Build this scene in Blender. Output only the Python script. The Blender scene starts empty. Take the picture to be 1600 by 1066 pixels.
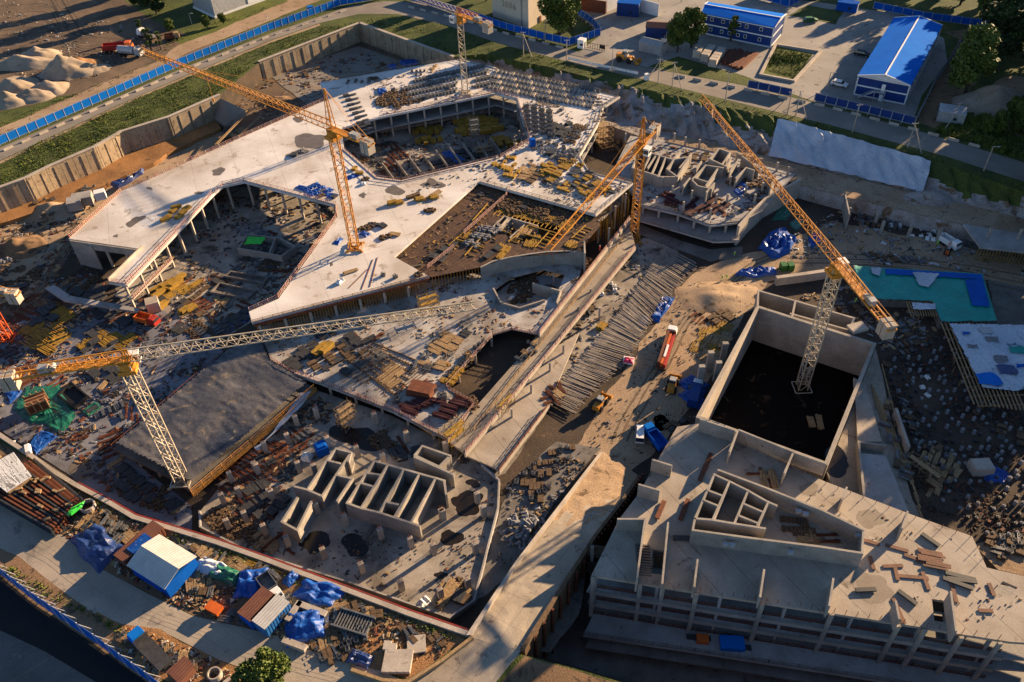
import bpy, bmesh, math, random
from mathutils import Vector, Matrix, noise
from mathutils.geometry import tessellate_polygon
rnd = random.Random(7)
R = math.radians
S = bpy.context.scene
COL = S.collection
# ------------------------------------------------------------------ camera
F, NX, NY, H = 1300.0, 60.0, 1417.0, 135.0
dn = Vector((NX / F, NY / F, 1.0)).normalized()
up = -dn
fy = (Vector((0, 0, 1)) - up * up.z).normalized()
ax = fy.cross(up)
if ax.x < 0: ax = -ax
CM = Matrix((ax, fy, up))                      # rows: world axes in (right, down, forward)
CAMP = Vector((0, 0, H))
def P(u, v, z=0.0):
    """ground point seen at photograph position u, v on the level z"""
    r = CM @ Vector(((u - 800) / F, (v - 533) / F, 1.0))
    return CAMP + r * ((z - H) / r.z)
cam = bpy.data.cameras.new('camera')
cam.sensor_width = 36; cam.lens = 36 * F / 1600; cam.clip_start = 1; cam.clip_end = 8000
co = bpy.data.objects.new('camera', cam); COL.objects.link(co)
right = CM @ Vector((1, 0, 0)); down = CM @ Vector((0, 1, 0)); fwd = CM @ Vector((0, 0, 1))
m = Matrix((right, -down, -fwd)).transposed().to_4x4(); m.translation = CAMP
co.matrix_world = m
S.camera = co
# ------------------------------------------------------------------ light
SUN_AZ, SUN_EL = 37.0, 14.5                     # degrees from +X, above the horizon
w = bpy.data.worlds.new('World'); S.world = w; w.use_nodes = True
nt = w.node_tree; bg = nt.nodes['Background']
sky = nt.nodes.new('ShaderNodeTexSky'); sky.sky_type = 'NISHITA'; sky.sun_disc = False
sky.sun_elevation = R(SUN_EL); sky.sun_rotation = R(90 - SUN_AZ)
sky.altitude = 2500; sky.ozone_density = 2.2; sky.dust_density = 0.4; sky.air_density = 1.0
nt.links.new(sky.outputs[0], bg.inputs[0]); bg.inputs[1].default_value = 0.055
sl = bpy.data.lights.new('sun', 'SUN'); sl.energy = 5.0; sl.angle = R(0.5); sl.color = (1.0, 0.71, 0.42)
so = bpy.data.objects.new('sun', sl); COL.objects.link(so)
sd = Vector((math.cos(R(SUN_EL)) * math.cos(R(SUN_AZ)), math.cos(R(SUN_EL)) * math.sin(R(SUN_AZ)), math.sin(R(SUN_EL))))
so.rotation_euler = sd.to_track_quat('Z', 'Y').to_euler(); so.location = sd * 600
S.view_settings.view_transform = 'Standard'; S.view_settings.look = 'None'
S.view_settings.exposure = 1.75; S.view_settings.gamma = 1.0
try:
    S.cycles.max_bounces = 5; S.cycles.diffuse_bounces = 1; S.cycles.use_denoising = True
except Exception: pass
# ------------------------------------------------------------------ materials
MT = {}
def mat(name, c1, c2=None, sc=0.3, rough=0.85, c3=None, sc3=2.0, t3=0.62, bump=0.0, bsc=3.0, metal=0.0, detail=8, lines=None, spec=0.3, lo=0.35, hi=0.65, linec=0.6, fine=0.12):
    """mottled surface: c1/c2 blotches, c3 smaller spots, fine grain, optional seams or ribs"""
    mm = bpy.data.materials.new(name); mm.use_nodes = True
    n = mm.node_tree.nodes; l = mm.node_tree.links; b = n['Principled BSDF']
    b.inputs['Roughness'].default_value = rough; b.inputs['Metallic'].default_value = metal
    b.inputs['Specular IOR Level'].default_value = spec
    g = n.new('ShaderNodeNewGeometry')
    def ns(scale, det=detail, dist=0.0):
        t = n.new('ShaderNodeTexNoise'); t.inputs['Scale'].default_value = scale; t.inputs['Detail'].default_value = det
        t.inputs['Roughness'].default_value = 0.62; t.inputs['Distortion'].default_value = dist
        l.new(g.outputs['Position'], t.inputs['Vector']); return t
    def ramp(src, a, bb):
        r = n.new('ShaderNodeMapRange'); r.inputs['From Min'].default_value = a; r.inputs['From Max'].default_value = bb
        l.new(src, r.inputs['Value']); return r.outputs[0]
    def mix(f, a, bb, mode='MIX'):
        x = n.new('ShaderNodeMix'); x.data_type = 'RGBA'; x.blend_type = mode
        if isinstance(f, (int, float)): x.inputs[0].default_value = f
        else: l.new(f, x.inputs[0])
        for s, i in ((a, 6), (bb, 7)):
            if isinstance(s, tuple): x.inputs[i].default_value = (*s, 1)
            else: l.new(s, x.inputs[i])
        return x.outputs[2]
    col = mix(ramp(ns(sc, dist=0.4).outputs[0], lo, hi), c1, c2 or tuple(x * 0.8 for x in c1))
    if c3: col = mix(ramp(ns(sc3, 5, 0.6).outputs[0], t3, t3 + 0.09), col, c3)
    if fine:
        f = ramp(ns(4.0, 10).outputs[0], 0.3, 0.7)
        v = n.new('ShaderNodeMapRange'); v.inputs['To Min'].default_value = 1 - fine * 2; v.inputs['To Max'].default_value = 1 + fine
        l.new(f, v.inputs['Value'])
        cc = n.new('ShaderNodeCombineColor')
        for i in range(3): l.new(v.outputs[0], cc.inputs[i])
        col = mix(1.0, col, cc.outputs[0], 'MULTIPLY')
    if lines:                                   # (angle in degrees, spacing in metres, line share[, cross spacing])
        sep = n.new('ShaderNodeVectorRotate'); sep.rotation_type = 'Z_AXIS'; sep.inputs['Angle'].default_value = -R(lines[0])
        l.new(g.outputs['Position'], sep.inputs['Vector'])
        sx = n.new('ShaderNodeSeparateXYZ'); l.new(sep.outputs[0], sx.inputs[0])
        for k, spc in enumerate(lines[1:2] + lines[3:4]):
            d = n.new('ShaderNodeMath'); d.operation = 'DIVIDE'; d.inputs[1].default_value = spc; l.new(sx.outputs[k], d.inputs[0])
            fr = n.new('ShaderNodeMath'); fr.operation = 'FRACT'; l.new(d.outputs[0], fr.inputs[0])
            lt = n.new('ShaderNodeMath'); lt.operation = 'LESS_THAN'; lt.inputs[1].default_value = lines[2] if k == 0 else lines[2] * lines[1] / spc; l.new(fr.outputs[0], lt.inputs[0])
            if isinstance(linec, tuple): col = mix(lt.outputs[0], col, linec)
            else: col = mix(lt.outputs[0], col, mix(1.0, col, (linec,) * 3, 'MULTIPLY'))
    l.new(col, b.inputs['Base Color'])
    if bump:
        bp = n.new('ShaderNodeBump'); bp.inputs['Strength'].default_value = 1.0; bp.inputs['Distance'].default_value = bump
        l.new(ns(bsc, 6).outputs[0], bp.inputs['Height']); l.new(bp.outputs[0], b.inputs['Normal'])
    MT[name] = mm
    return mm
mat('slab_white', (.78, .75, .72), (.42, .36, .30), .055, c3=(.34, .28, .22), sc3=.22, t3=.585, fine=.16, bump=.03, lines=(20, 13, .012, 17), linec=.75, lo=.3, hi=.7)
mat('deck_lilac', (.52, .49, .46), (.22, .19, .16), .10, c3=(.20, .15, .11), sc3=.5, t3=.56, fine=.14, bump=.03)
mat('shade_blue', (.22, .22, .25), (.11, .11, .125), .12, c3=(.06, .055, .055), sc3=.5, t3=.58, fine=.2)
mat('concrete', (.40, .38, .36), (.25, .235, .22), .15, c3=(.17, .14, .11), sc3=.6, t3=.62, fine=.14, bump=.03)
mat('concrete_pale', (.46, .40, .33), (.33, .28, .23), .2, c3=(.22, .18, .14), sc3=.9, t3=.62, fine=.12, bump=.02)
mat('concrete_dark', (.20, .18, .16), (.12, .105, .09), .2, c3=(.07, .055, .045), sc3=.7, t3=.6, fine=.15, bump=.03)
mat('concrete_wall', (.37, .33, .28), (.25, .225, .195), .25, c3=(.16, .13, .10), sc3=1.2, t3=.62, fine=.14, bump=.02)
mat('deck_seam', (.42, .36, .29), (.30, .25, .20), .16, c3=(.17, .135, .10), sc3=.25, t3=.60, fine=.12, bump=.02, lines=(29, 6.2, .014), linec=.35)
mat('floor_seam', (.40, .35, .29), (.15, .125, .10), .12, c3=(.06, .05, .04), sc3=.11, t3=.58, fine=.14, bump=.02)
mat('wall_old', (.42, .33, .22), (.30, .22, .14), .3, c3=(.12, .085, .05), sc3=1.0, t3=.58, fine=.18, bump=.05, lines=(0, 3.0, .04), linec=.35)
mat('ramp_road', (.38, .32, .25), (.26, .215, .165), .12, c3=(.13, .10, .08), sc3=.5, t3=.6, fine=.12, lines=(56, 6.0, .012, 3.1), linec=.55)
mat('asphalt', (.17, .155, .14), (.11, .10, .092), .1, c3=(.22, .19, .155), sc3=.4, t3=.6, fine=.14)
mat('street', (.42, .35, .27), (.28, .24, .19), .07, c3=(.20, .17, .14), sc3=.25, t3=.6, fine=.14, lines=(-33, 7, .010, 3.5), linec=.75)
mat('dirt_brown', (.20, .135, .085), (.085, .06, .042), .05, rough=.95, c3=(.24, .17, .11), sc3=.12, t3=.6, fine=.3, bump=.06, bsc=2.5)
mat('rut', (.13, .09, .06), (.20, .14, .09), .8, rough=.95, fine=.3)
mat('rut_pale', (.34, .26, .18), (.24, .18, .12), .8, rough=.95, fine=.25)
mat('road_old', (.26, .23, .195), (.185, .16, .135), .08, c3=(.28, .23, .17), sc3=.3, t3=.62, fine=.12, lines=(24, 8, .008, 3.6), linec=.7)
mat('yard_slabs', (.33, .30, .265), (.22, .20, .175), .06, c3=(.12, .105, .09), sc3=.3, t3=.6, fine=.12, lines=(19, 6, .015, 2.2), linec=.75)
mat('dirt', (.27, .165, .088), (.15, .092, .052), .06, rough=.95, c3=(.085, .055, .035), sc3=.35, t3=.55, fine=.28, bump=.06, bsc=2.5)
mat('dirt_light', (.43, .31, .20), (.28, .185, .11), .06, rough=.95, c3=(.15, .095, .055), sc3=.4, t3=.58, fine=.26, bump=.05, bsc=2.5)
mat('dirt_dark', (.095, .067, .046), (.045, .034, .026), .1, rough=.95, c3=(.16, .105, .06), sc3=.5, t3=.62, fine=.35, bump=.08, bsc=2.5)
mat('mud_orange', (.38, .19, .07), (.22, .11, .045), .12, rough=.7, c3=(.12, .07, .04), sc3=.5, t3=.6, fine=.2, bump=.15)
mat('sand', (.40, .32, .24), (.30, .23, .16), .15, rough=.95, c3=(.20, .15, .10), sc3=.6, t3=.6, fine=.2, bump=.06, bsc=2.6)
mat('grass', (.10, .125, .022), (.045, .065, .014), .09, rough=.95, c3=(.11, .085, .032), sc3=.5, t3=.58, fine=.4, bump=.4, bsc=2.2)
mat('grass_bright', (.13, .15, .022), (.075, .10, .016), .08, rough=.95, c3=(.16, .13, .05), sc3=.3, t3=.62, fine=.35, bump=.3, bsc=2.5)
mat('slope_grey', (.44, .40, .38), (.22, .17, .13), .14, rough=.95, c3=(.20, .12, .065), sc3=.25, t3=.54, fine=.3, bump=.5, bsc=.9)
mat('liner_white', (.58, .61, .66), (.38, .41, .46), .10, rough=.7, c3=(.14, .13, .12), sc3=.7, t3=.66, fine=.15, bump=.25, bsc=.7)
mat('blue_sheet', (.006, .10, .46), (.005, .075, .36), .2, rough=.45, fine=.1, spec=.05)
mat('blue_light', (.008, .16, .58), (.006, .13, .48), .2, rough=.4, fine=.08, spec=.05)
mat('blue_dark', (.010, .045, .20), (.008, .035, .16), .4, rough=.45, fine=.08, lines=(0, .6, .08), linec=.6)
mat('roof_blue', (.010, .17, .66), (.008, .14, .58), .12, rough=.85, spec=.02, fine=.05, lines=(109, 1.1, .07), linec=.8)
mat('white_paint', (.78, .77, .75), (.70, .69, .66), .5, rough=.5, fine=.05)
mat('grey_paint', (.35, .36, .36), (.27, .28, .28), .5, rough=.5, fine=.1)
mat('window_dark', (.03, .035, .045), (.02, .025, .03), 1, rough=.15, fine=0, spec=.8)
mat('crane_yellow', (.60, .27, .04), (.44, .17, .02), .5, rough=.5, c3=(.25, .10, .03), sc3=2, t3=.66, fine=.15)
mat('crane_white', (.50, .43, .33), (.36, .30, .22), .5, rough=.55, c3=(.22, .13, .07), sc3=2, t3=.66, fine=.12)
mat('crane_red', (.55, .09, .02), (.42, .07, .02), .5, rough=.5, fine=.12)
mat('crane_grey', (.36, .31, .24), (.26, .22, .17), .5, rough=.55, fine=.12)
mat('timber_yellow', (.46, .27, .04), (.28, .16, .025), 1.2, rough=.7, fine=.25)
mat('timber_raw', (.42, .28, .14), (.28, .18, .09), 1.2, rough=.85, fine=.25)
mat('timber_dark', (.16, .10, .055), (.09, .055, .03), 1.0, rough=.85, fine=.3)
mat('plywood', (.10, .055, .028), (.055, .03, .018), .35, rough=.6, c3=(.26, .17, .10), sc3=.8, t3=.63, fine=.25, lines=(40, 2.4, .03, 1.2), linec=2.4)
mat('rust', (.20, .065, .03), (.12, .04, .022), 1.0, rough=.8, fine=.25)
mat('rust_purple', (.11, .035, .035), (.065, .022, .028), 1.0, rough=.7, fine=.25)
mat('steel', (.22, .22, .22), (.13, .13, .13), 1.0, rough=.5, metal=.3, fine=.2)
mat('steel_dark', (.06, .06, .062), (.035, .035, .038), 1.0, rough=.6, fine=.25)
mat('steel_light', (.50, .50, .50), (.36, .36, .37), 1.0, rough=.45, metal=.2, fine=.15)
mat('tarp_blue', (.010, .10, .42), (.006, .05, .26), .5, rough=.42, c3=(.16, .24, .42), sc3=1.6, t3=.60, fine=.2, spec=.3, bump=.12, bsc=1.6)
mat('tarp_navy', (.012, .04, .17), (.010, .025, .10), .5, rough=.35, c3=(.30, .34, .42), sc3=1.4, t3=.62, fine=.15, spec=.6, bump=.15, bsc=1.6)
mat('tarp_green', (.010, .14, .085), (.008, .085, .055), .4, rough=.4, fine=.15, c3=(.05, .22, .10), sc3=1, t3=.64, spec=.5, bump=.12, bsc=1.4)
mat('tarp_teal', (.008, .33, .27), (.008, .25, .21), .2, rough=.5, fine=.12, bump=.08, bsc=1.0, lines=(10, 2.0, .03, 3.3), linec=.75)
mat('lime', (.05, .62, .06), (.04, .5, .05), 1, rough=.5, fine=.1)
mat('tarp_black', (.13, .12, .115), (.03, .036, .052), .07, rough=.33, c3=(.20, .16, .11), sc3=.35, t3=.58, fine=.3, spec=.5, bump=.12, bsc=.9)
mat('patchwork', (.62, .66, .72), (.45, .52, .60), .25, rough=.5, c3=(.10, .16, .22), sc3=.35, t3=.58, fine=.25, bump=.15, bsc=1.0, lines=(15, 2.9, .03, 5.5), linec=.7)
mat('orange', (.62, .13, .02), (.5, .1, .02), 1, rough=.5, fine=.15)
mat('pink', (.75, .03, .12), (.6, .03, .1), 1, rough=.5, fine=.15)
mat('red', (.42, .03, .02), (.3, .025, .02), 1, rough=.5, fine=.15)
mat('green_paint', (.03, .16, .03), (.02, .1, .02), 1, rough=.5, fine=.15)
mat('black', (.012, .012, .013), (.008, .008, .008), 1, rough=.6, fine=.1)
mat('water_dark', (.008, .006, .005), (.006, .005, .004), .1, rough=.7, spec=.05, fine=.3, c3=(.07, .045, .025), sc3=.3, t3=.6)
mat('puddle_mud', (.17, .14, .11), (.12, .10, .08), .5, rough=.35, fine=.12)
mat('stain', (.22, .18, .14), (.27, .225, .175), .6, rough=.8, fine=.15)
mat('formboard', (.22, .11, .07), (.14, .075, .05), .5, rough=.8, fine=.25)
mat('rust_red', (.26, .03, .025), (.16, .03, .025), .4, rough=.7, fine=.2)
mat('puddle_black', (.022, .017, .013), (.012, .010, .009), .5, rough=.2, fine=.1)
mat('rock', (.30, .30, .31), (.18, .18, .19), .6, rough=.9, fine=.25)
mat('skin', (.40, .24, .16), None, 1, fine=0)
mat('hivis', (.35, .65, .05), None, 1, fine=0)
mat('bark', (.09, .065, .045), (.05, .038, .028), 2, fine=.3)
mat('leaf', (.12, .16, .022), (.055, .09, .016), .35, rough=.7, c3=(.16, .17, .03), sc3=.8, t3=.55, fine=.3)
mat('weed', (.15, .18, .026), (.07, .10, .018), .3, rough=.9, c3=(.17, .13, .05), sc3=.6, t3=.6, fine=.3)
mat('leaf_dark', (.045, .070, .016), (.022, .038, .010), .3, rough=.7, c3=(.06, .08, .02), sc3=.8, t3=.6, fine=.3)
mat('stripes', (.55, .46, .40), None, 1, rough=.6, fine=.1, lines=(20, .5, .5), linec=(.36, .10, .06))
mat('stripes_dark', (.24, .22, .19), (.16, .13, .10), 1, rough=.6, fine=.2)
mat('corrugated', (.60, .58, .54), (.50, .48, .44), .4, rough=.45, metal=.1, fine=.08, lines=(-35, .55, .35), linec=.72)
mat('corrugated_brown', (.20, .085, .05), (.15, .06, .04), .4, rough=.6, fine=.15, lines=(-35, .55, .35), linec=.6)
mat('corrugated_blue', (.03, .16, .42), (.025, .12, .34), .4, rough=.4, fine=.1, lines=(-35, 1.1, .10), linec=.7)
mat('tower_wall', (.56, .47, .36), (.50, .42, .32), .2, rough=.9, fine=.08, bump=.01)
# ------------------------------------------------------------------ mesh helpers
class MB:
    def __init__(s): s.v = []; s.f = []; s.mi = []; s.cm = 0
    def add(s, vs, fs):
        o = len(s.v); s.v += [tuple(x) for x in vs]; s.f += [tuple(i + o for i in f) for f in fs]; s.mi += [s.cm] * len(fs)
    def box(s, c, d, rz=0.0, top=1.0):
        """box on its base centre c; top scales the upper face"""
        cx, cy, cz = c; a, b, h = d[0] / 2, d[1] / 2, d[2]; cs, sn = math.cos(rz), math.sin(rz); vs = []
        for z, k in ((0, 1.0), (h, top)):
            for x, y in ((-a, -b), (a, -b), (a, b), (-a, b)): vs.append((cx + (x * cs - y * sn) * k, cy + (x * sn + y * cs) * k, cz + z))
        s.add(vs, [(3, 2, 1, 0), (4, 5, 6, 7), (0, 1, 5, 4), (1, 2, 6, 5), (2, 3, 7, 6), (3, 0, 4, 7)])
    def beam(s, p, q, w, h=None):
        p, q = Vector(p), Vector(q); d = q - p
        if d.length < 1e-4: return
        d.normalize(); h = h or w
        a = d.cross(Vector((0, 0, 1))); a = a.normalized() if a.length > 1e-3 else Vector((1, 0, 0)); b = a.cross(d)
        vs = [e + a * (i * w / 2) + b * (j * h / 2) for e in (p, q) for i, j in ((-1, -1), (1, -1), (1, 1), (-1, 1))]
        s.add(vs, [(0, 1, 2, 3), (7, 6, 5, 4), (0, 4, 5, 1), (1, 5, 6, 2), (2, 6, 7, 3), (3, 7, 4, 0)])
    def tri(s, p, q, w):
        """three-sided rod"""
        p, q = Vector(p), Vector(q); d = (q - p)
        if d.length < 1e-4: return
        d.normalize(); a = d.cross(Vector((0, 0, 1))); a = a.normalized() if a.length > 1e-3 else Vector((1, 0, 0)); b = a.cross(d)
        vs = [e + (a * math.cos(t) + b * math.sin(t)) * w * .5 for e in (p, q) for t in (0.5, 2.6, 4.7)]
        s.add(vs, [(0, 1, 2), (5, 4, 3), (0, 3, 4, 1), (1, 4, 5, 2), (2, 5, 3, 0)])
    def cyl(s, p, q, r, n=8, r2=None, caps=True):
        p, q = Vector(p), Vector(q); d = (q - p).normalized(); r2 = r if r2 is None else r2
        a = d.cross(Vector((0, 0, 1))); a = a.normalized() if a.length > 1e-3 else Vector((1, 0, 0)); b = a.cross(d)
        vs = [e + (a * math.cos(2 * math.pi * i / n) + b * math.sin(2 * math.pi * i / n)) * rr for e, rr in ((p, r), (q, r2)) for i in range(n)]
        fs = [(i, (i + 1) % n, n + (i + 1) % n, n + i) for i in range(n)]
        if caps: fs += [tuple(range(n))[::-1], tuple(range(n, 2 * n))]
        s.add(vs, fs)
    def prism(s, xy, z0, z1, holes=()):
        loops = [[Vector((p[0], p[1], 0)) for p in l] for l in [xy, *holes]]
        flat = [p for l in loops for p in l]; n = len(flat)
        tr = tessellate_polygon(loops)
        vs = [(p.x, p.y, z0) for p in flat] + [(p.x, p.y, z1) for p in flat]; fs = []
        for t in tr:
            a, b, c = (flat[i] for i in t)
            if (b - a).cross(c - a).z < 0: t = (t[0], t[2], t[1])
            fs.append(tuple(i + n for i in t)); fs.append(tuple(reversed(t)))
        o = 0
        for li, l in enumerate(loops):
            ar = sum(l[i].x * l[(i + 1) % len(l)].y - l[(i + 1) % len(l)].x * l[i].y for i in range(len(l)))
            fl = (ar > 0) != (li > 0)
            for i in range(len(l)):
                a, b = o + i, o + (i + 1) % len(l)
                fs.append((a, b, b + n, a + n) if fl else (b, a, a + n, b + n))
            o += len(l)
        s.add(vs, fs)
    def sheet(s, xyz, holes=()):
        loops = [[Vector(p) for p in l] for l in [xyz, *holes]]; flat = [p for l in loops for p in l]; fs = []
        for t in tessellate_polygon([[Vector((p.x, p.y, 0)) for p in l] for l in loops]):
            a, b, c = (flat[i] for i in t)
            if (b - a).cross(c - a).z < 0: t = (t[0], t[2], t[1])
            fs.append(t)
        s.add(flat, fs)
    def wall(s, p, q, z0, z1, t):
        p, q = Vector((p[0], p[1], 0)), Vector((q[0], q[1], 0)); c = (p + q) / 2; d = q - p
        s.box((c.x, c.y, z0), (d.length + t * .98, t, z1 - z0), math.atan2(d.y, d.x))
def props(o, label=None, cat=None, group=None, kind=None):
    if label: o['label'] = label
    if cat: o['category'] = cat
    if group: o['group'] = group
    if kind: o['kind'] = kind
    return o
def build(name, mb, mats, parent=None, label=None, cat=None, group=None, kind=None, origin=None, smooth=False):
    """links ONE mesh object; under a parent the points are taken relative to it"""
    if not mb.v: return None
    if parent is not None: org = Vector(parent['org']) if 'org' in parent.keys() else Vector((0, 0, 0))
    elif origin is not None: org = Vector(origin)
    else:
        xs = [v[0] for v in mb.v]; ys = [v[1] for v in mb.v]; org = Vector(((min(xs) + max(xs)) / 2, (min(ys) + max(ys)) / 2, min(v[2] for v in mb.v)))
    me = bpy.data.meshes.new(name)
    me.from_pydata([(v[0] - org.x, v[1] - org.y, v[2] - org.z) for v in mb.v], [], mb.f)
    for mn in ([mats] if isinstance(mats, str) else mats): me.materials.append(MT[mn])
    if any(mb.mi): me.polygons.foreach_set('material_index', mb.mi)
    if smooth: me.polygons.foreach_set('use_smooth', [True] * len(mb.f))
    me.update()
    o = bpy.data.objects.new(name, me); COL.objects.link(o)
    if parent is not None: o.parent = parent
    else: o.location = org
    return props(o, label, cat, group, kind)
def empty(name, loc, label=None, cat=None, group=None, rz=0.0):
    o = bpy.data.objects.new(name, None); COL.objects.link(o); o.location = loc; o.rotation_euler.z = rz
    o.empty_display_size = 1.0; o['org'] = tuple(loc)
    return props(o, label, cat, group)
def part(name, mb, mats, root, label=None, smooth=False):
    o = build(name, mb, mats, parent=root, label=label, smooth=smooth)
    if o is not None: o['org'] = root['org']
    return o
def copy_tree(o, parent=None):
    c = o.copy(); COL.objects.link(c); c.parent = parent
    for ch in o.children: copy_tree(ch, c)
    return c
def W(pts, z=0.0): return [P(u, v, z).xy for u, v in pts]
def ang(a, b, z=0.0):
    d = P(*b, z) - P(*a, z); return math.atan2(d.y, d.x)
def along(pts, step, start=0.0):
    """points every step metres along a world polyline, with the direction there"""
    out = []; carry = start
    for a, b in zip(pts, pts[1:]):
        a, b = Vector(a[:2]), Vector(b[:2]); L = (b - a).length; d = (b - a) / max(L, 1e-6); t = carry
        while t < L: out.append((a + d * t, math.atan2(d.y, d.x))); t += step
        carry = t - L
    return out
def inside(p, poly):
    c = False; n = len(poly)
    for i in range(n):
        a, b = poly[i], poly[i - 1]
        if (a[1] > p[1]) != (b[1] > p[1]) and p[0] < (b[0] - a[0]) * (p[1] - a[1]) / (b[1] - a[1]) + a[0]: c = not c
    return c
def wobble(xy, amp, step):
    out = []
    for i in range(len(xy)):
        a, b = Vector(xy[i]), Vector(xy[(i + 1) % len(xy)]); n = max(1, int((b - a).length / step)); nrm = Vector((-(b - a).y, (b - a).x)).normalized()
        for k in range(n):
            q = a.lerp(b, k / n); out.append(q + nrm * noise.noise((q.x * .23, q.y * .23, 3.7)) * amp * (1 if n > 1 else 0))
    return out
def ground(name, pts, z, m, kind='structure', wob=0.0, label=None):
    mb = MB(); xy = W(pts, z)
    if wob: xy = wobble(xy, wob, 2.5)
    mb.sheet([(p[0], p[1], z) for p in xy]); return build(name, mb, m, kind=kind, label=label)
# ---- labels of look-alikes: the look, then how far along they come from a landmark
MARKS = []; AUTO = []
def mark(phrase, u, v, z=0.0): MARKS.append((phrase, P(u, v, z)))
def auto(o, look, cat, group=None): AUTO.append((o, look)); props(o, None, cat, group); return o
ORD = 'first second third fourth fifth sixth seventh eighth ninth tenth eleventh twelfth thirteenth fourteenth fifteenth sixteenth seventeenth eighteenth nineteenth'.split()
def ordinal(i):
    if i < 19: return ORD[i]
    t = ['twenty', 'thirty', 'forty', 'fifty', 'sixty', 'seventy', 'eighty', 'ninety', 'hundred']; tt = ['twentieth', 'thirtieth', 'fortieth', 'fiftieth', 'sixtieth', 'seventieth', 'eightieth', 'ninetieth', 'hundredth']
    n = i + 1; a, b = divmod(n, 10)
    return tt[min(a - 2, 8)] if b == 0 else t[min(a - 2, 8)] + '-' + ORD[b - 1]
def finish_labels():
    by = {}
    for o, look in AUTO:
        k = min(range(len(MARKS)), key=lambda i: (MARKS[i][1] - o.location).length)
        by.setdefault((look, k), []).append(((MARKS[k][1] - o.location).length, o))
    for (look, k), l in by.items():
        l.sort(key=lambda x: x[0])
        for i, (d, o) in enumerate(l):
            o['label'] = f'{look} near {MARKS[k][0]}' if len(l) == 1 else f'{look}, {ordinal(i)} out from {MARKS[k][0]}'

def ribbon(name, px, z, w_, m, kind='structure', zw=None):
    """strip of ground w_ metres wide along a line of photograph positions"""
    pts = [P(u, v, z).xy for u, v in px]; fine_ = []
    for i in range(len(pts) - 1):
        p0, p1, p2, p3 = pts[max(i - 1, 0)], pts[i], pts[i + 1], pts[min(i + 2, len(pts) - 1)]; n_ = max(2, int((p2 - p1).length / 1.5))
        for k in range(n_):
            t = k / n_; fine_.append(.5 * ((2 * p1) + (p2 - p0) * t + (2 * p0 - 5 * p1 + 4 * p2 - p3) * t * t + (3 * p1 - p0 - 3 * p2 + p3) * t ** 3))
    fine_.append(pts[-1]); b = MB(); vs = []
    for i, p in enumerate(fine_):
        d = (fine_[min(i + 1, len(fine_) - 1)] - fine_[max(i - 1, 0)]).normalized(); nr = Vector((-d.y, d.x)); k = w_ / 2 * (1 + .5 * noise.noise((p.x * .4, p.y * .4, 3))); q = p + nr * .25 * noise.noise((p.x * .2, p.y * .2, 9))
        vs += [(q.x + nr.x * k, q.y + nr.y * k, z), (q.x - nr.x * k, q.y - nr.y * k, z)]
    b.add(vs, [(2 * i, 2 * i + 1, 2 * i + 3, 2 * i + 2) for i in range(len(fine_) - 1)]); return build(name, b, m, kind=kind)
# ================================================================== ground
ZF = -9.0
RIM_W = [(-130, 352), (-60, 318), (0, 294), (39, 280), (79, 260), (147, 231), (189, 207), (263, 184), (341, 150)]
RIM_N = [(406, 97), (561, 37), (705, 89)]
CREST = [(705, 89), (760, 84), (800, 93), (860, 105), (930, 123), (1000, 138), (1060, 150), (1120, 165), (1215, 182), (1330, 213), (1452, 248), (1600, 300), (1800, 370)]
TOE = [(712, 104), (762, 112), (800, 124), (865, 145), (930, 168), (985, 190), (1050, 210), (1120, 227), (1200, 246), (1320, 275), (1442, 304), (1590, 340), (1790, 410)]
BERM = [(712, 112), (745, 126), (790, 139), (860, 160), (925, 186), (980, 206), (1040, 228), (1110, 248), (1185, 272), (1311, 306), (1430, 334), (1590, 372), (1790, 440)]
RIM_S = [(1850, 700), (1800, 1200), (1150, 1180), (985, 1070), (900, 1045), (812, 1022), (737, 1003), (729, 988), (640, 957), (548, 921), (420, 874), (341, 846), (276, 826), (210, 806), (171, 783), (120, 757), (84, 735), (50, 712), (0, 678), (-90, 640), (-230, 620), (-240, 430)]
rim = W(RIM_W) + W(RIM_N) + W(CREST[1:]) + W(RIM_S)
g = MB(); g.cm = 0
g.sheet([(-1800, -600, 0), (1800, -600, 0), (1800, 2600, 0), (-1800, 2600, 0)], [[(p.x, p.y, 0) for p in rim]])
g.cm = 1
ncr = len(RIM_W) + len(RIM_N) + len(CREST) - 1
n = len(rim)
for i in range(n):
    a, b = rim[i], rim[(i + 1) % n]
    if len(RIM_W) + len(RIM_N) - 1 <= i < ncr - 1: continue
    g.add([(a.x, a.y, 0), (b.x, b.y, 0), (b.x, b.y, ZF - 6), (a.x, a.y, ZF - 6)], [(0, 3, 2, 1)])
build('ground', g, ['grass', 'dirt_dark'], kind='structure', origin=(0, 0, 0))
# pit floor with the hole of the deep tank left open
TANK = [(1184.5, 479), (1366.5, 537), (1291, 724), (1091, 651)]
tank = W(TANK, -2)
def grow(xy, d):
    c = sum((Vector(p) for p in xy), Vector((0, 0))) / len(xy)
    return [c + (Vector(p) - c) * (1 + d / (Vector(p) - c).length) for p in xy]
g = MB(); fr = [(p.x, p.y, ZF) for p in (Vector((-240, -60)), Vector((300, -60)), Vector((300, 340)), Vector((-240, 340)))]
HOLE2 = [(985, 770), (1060, 705), (1300, 796), (1440, 836), (1760, 960), (1800, 1190), (1100, 1170), (985, 1069), (905, 1043), (822, 1021)]
g.sheet(fr, [[(p.x, p.y, ZF) for p in tank], [(p.x, p.y, ZF) for p in W(HOLE2, ZF)]]); build('pit_ground', g, 'dirt_dark', kind='structure')
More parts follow.
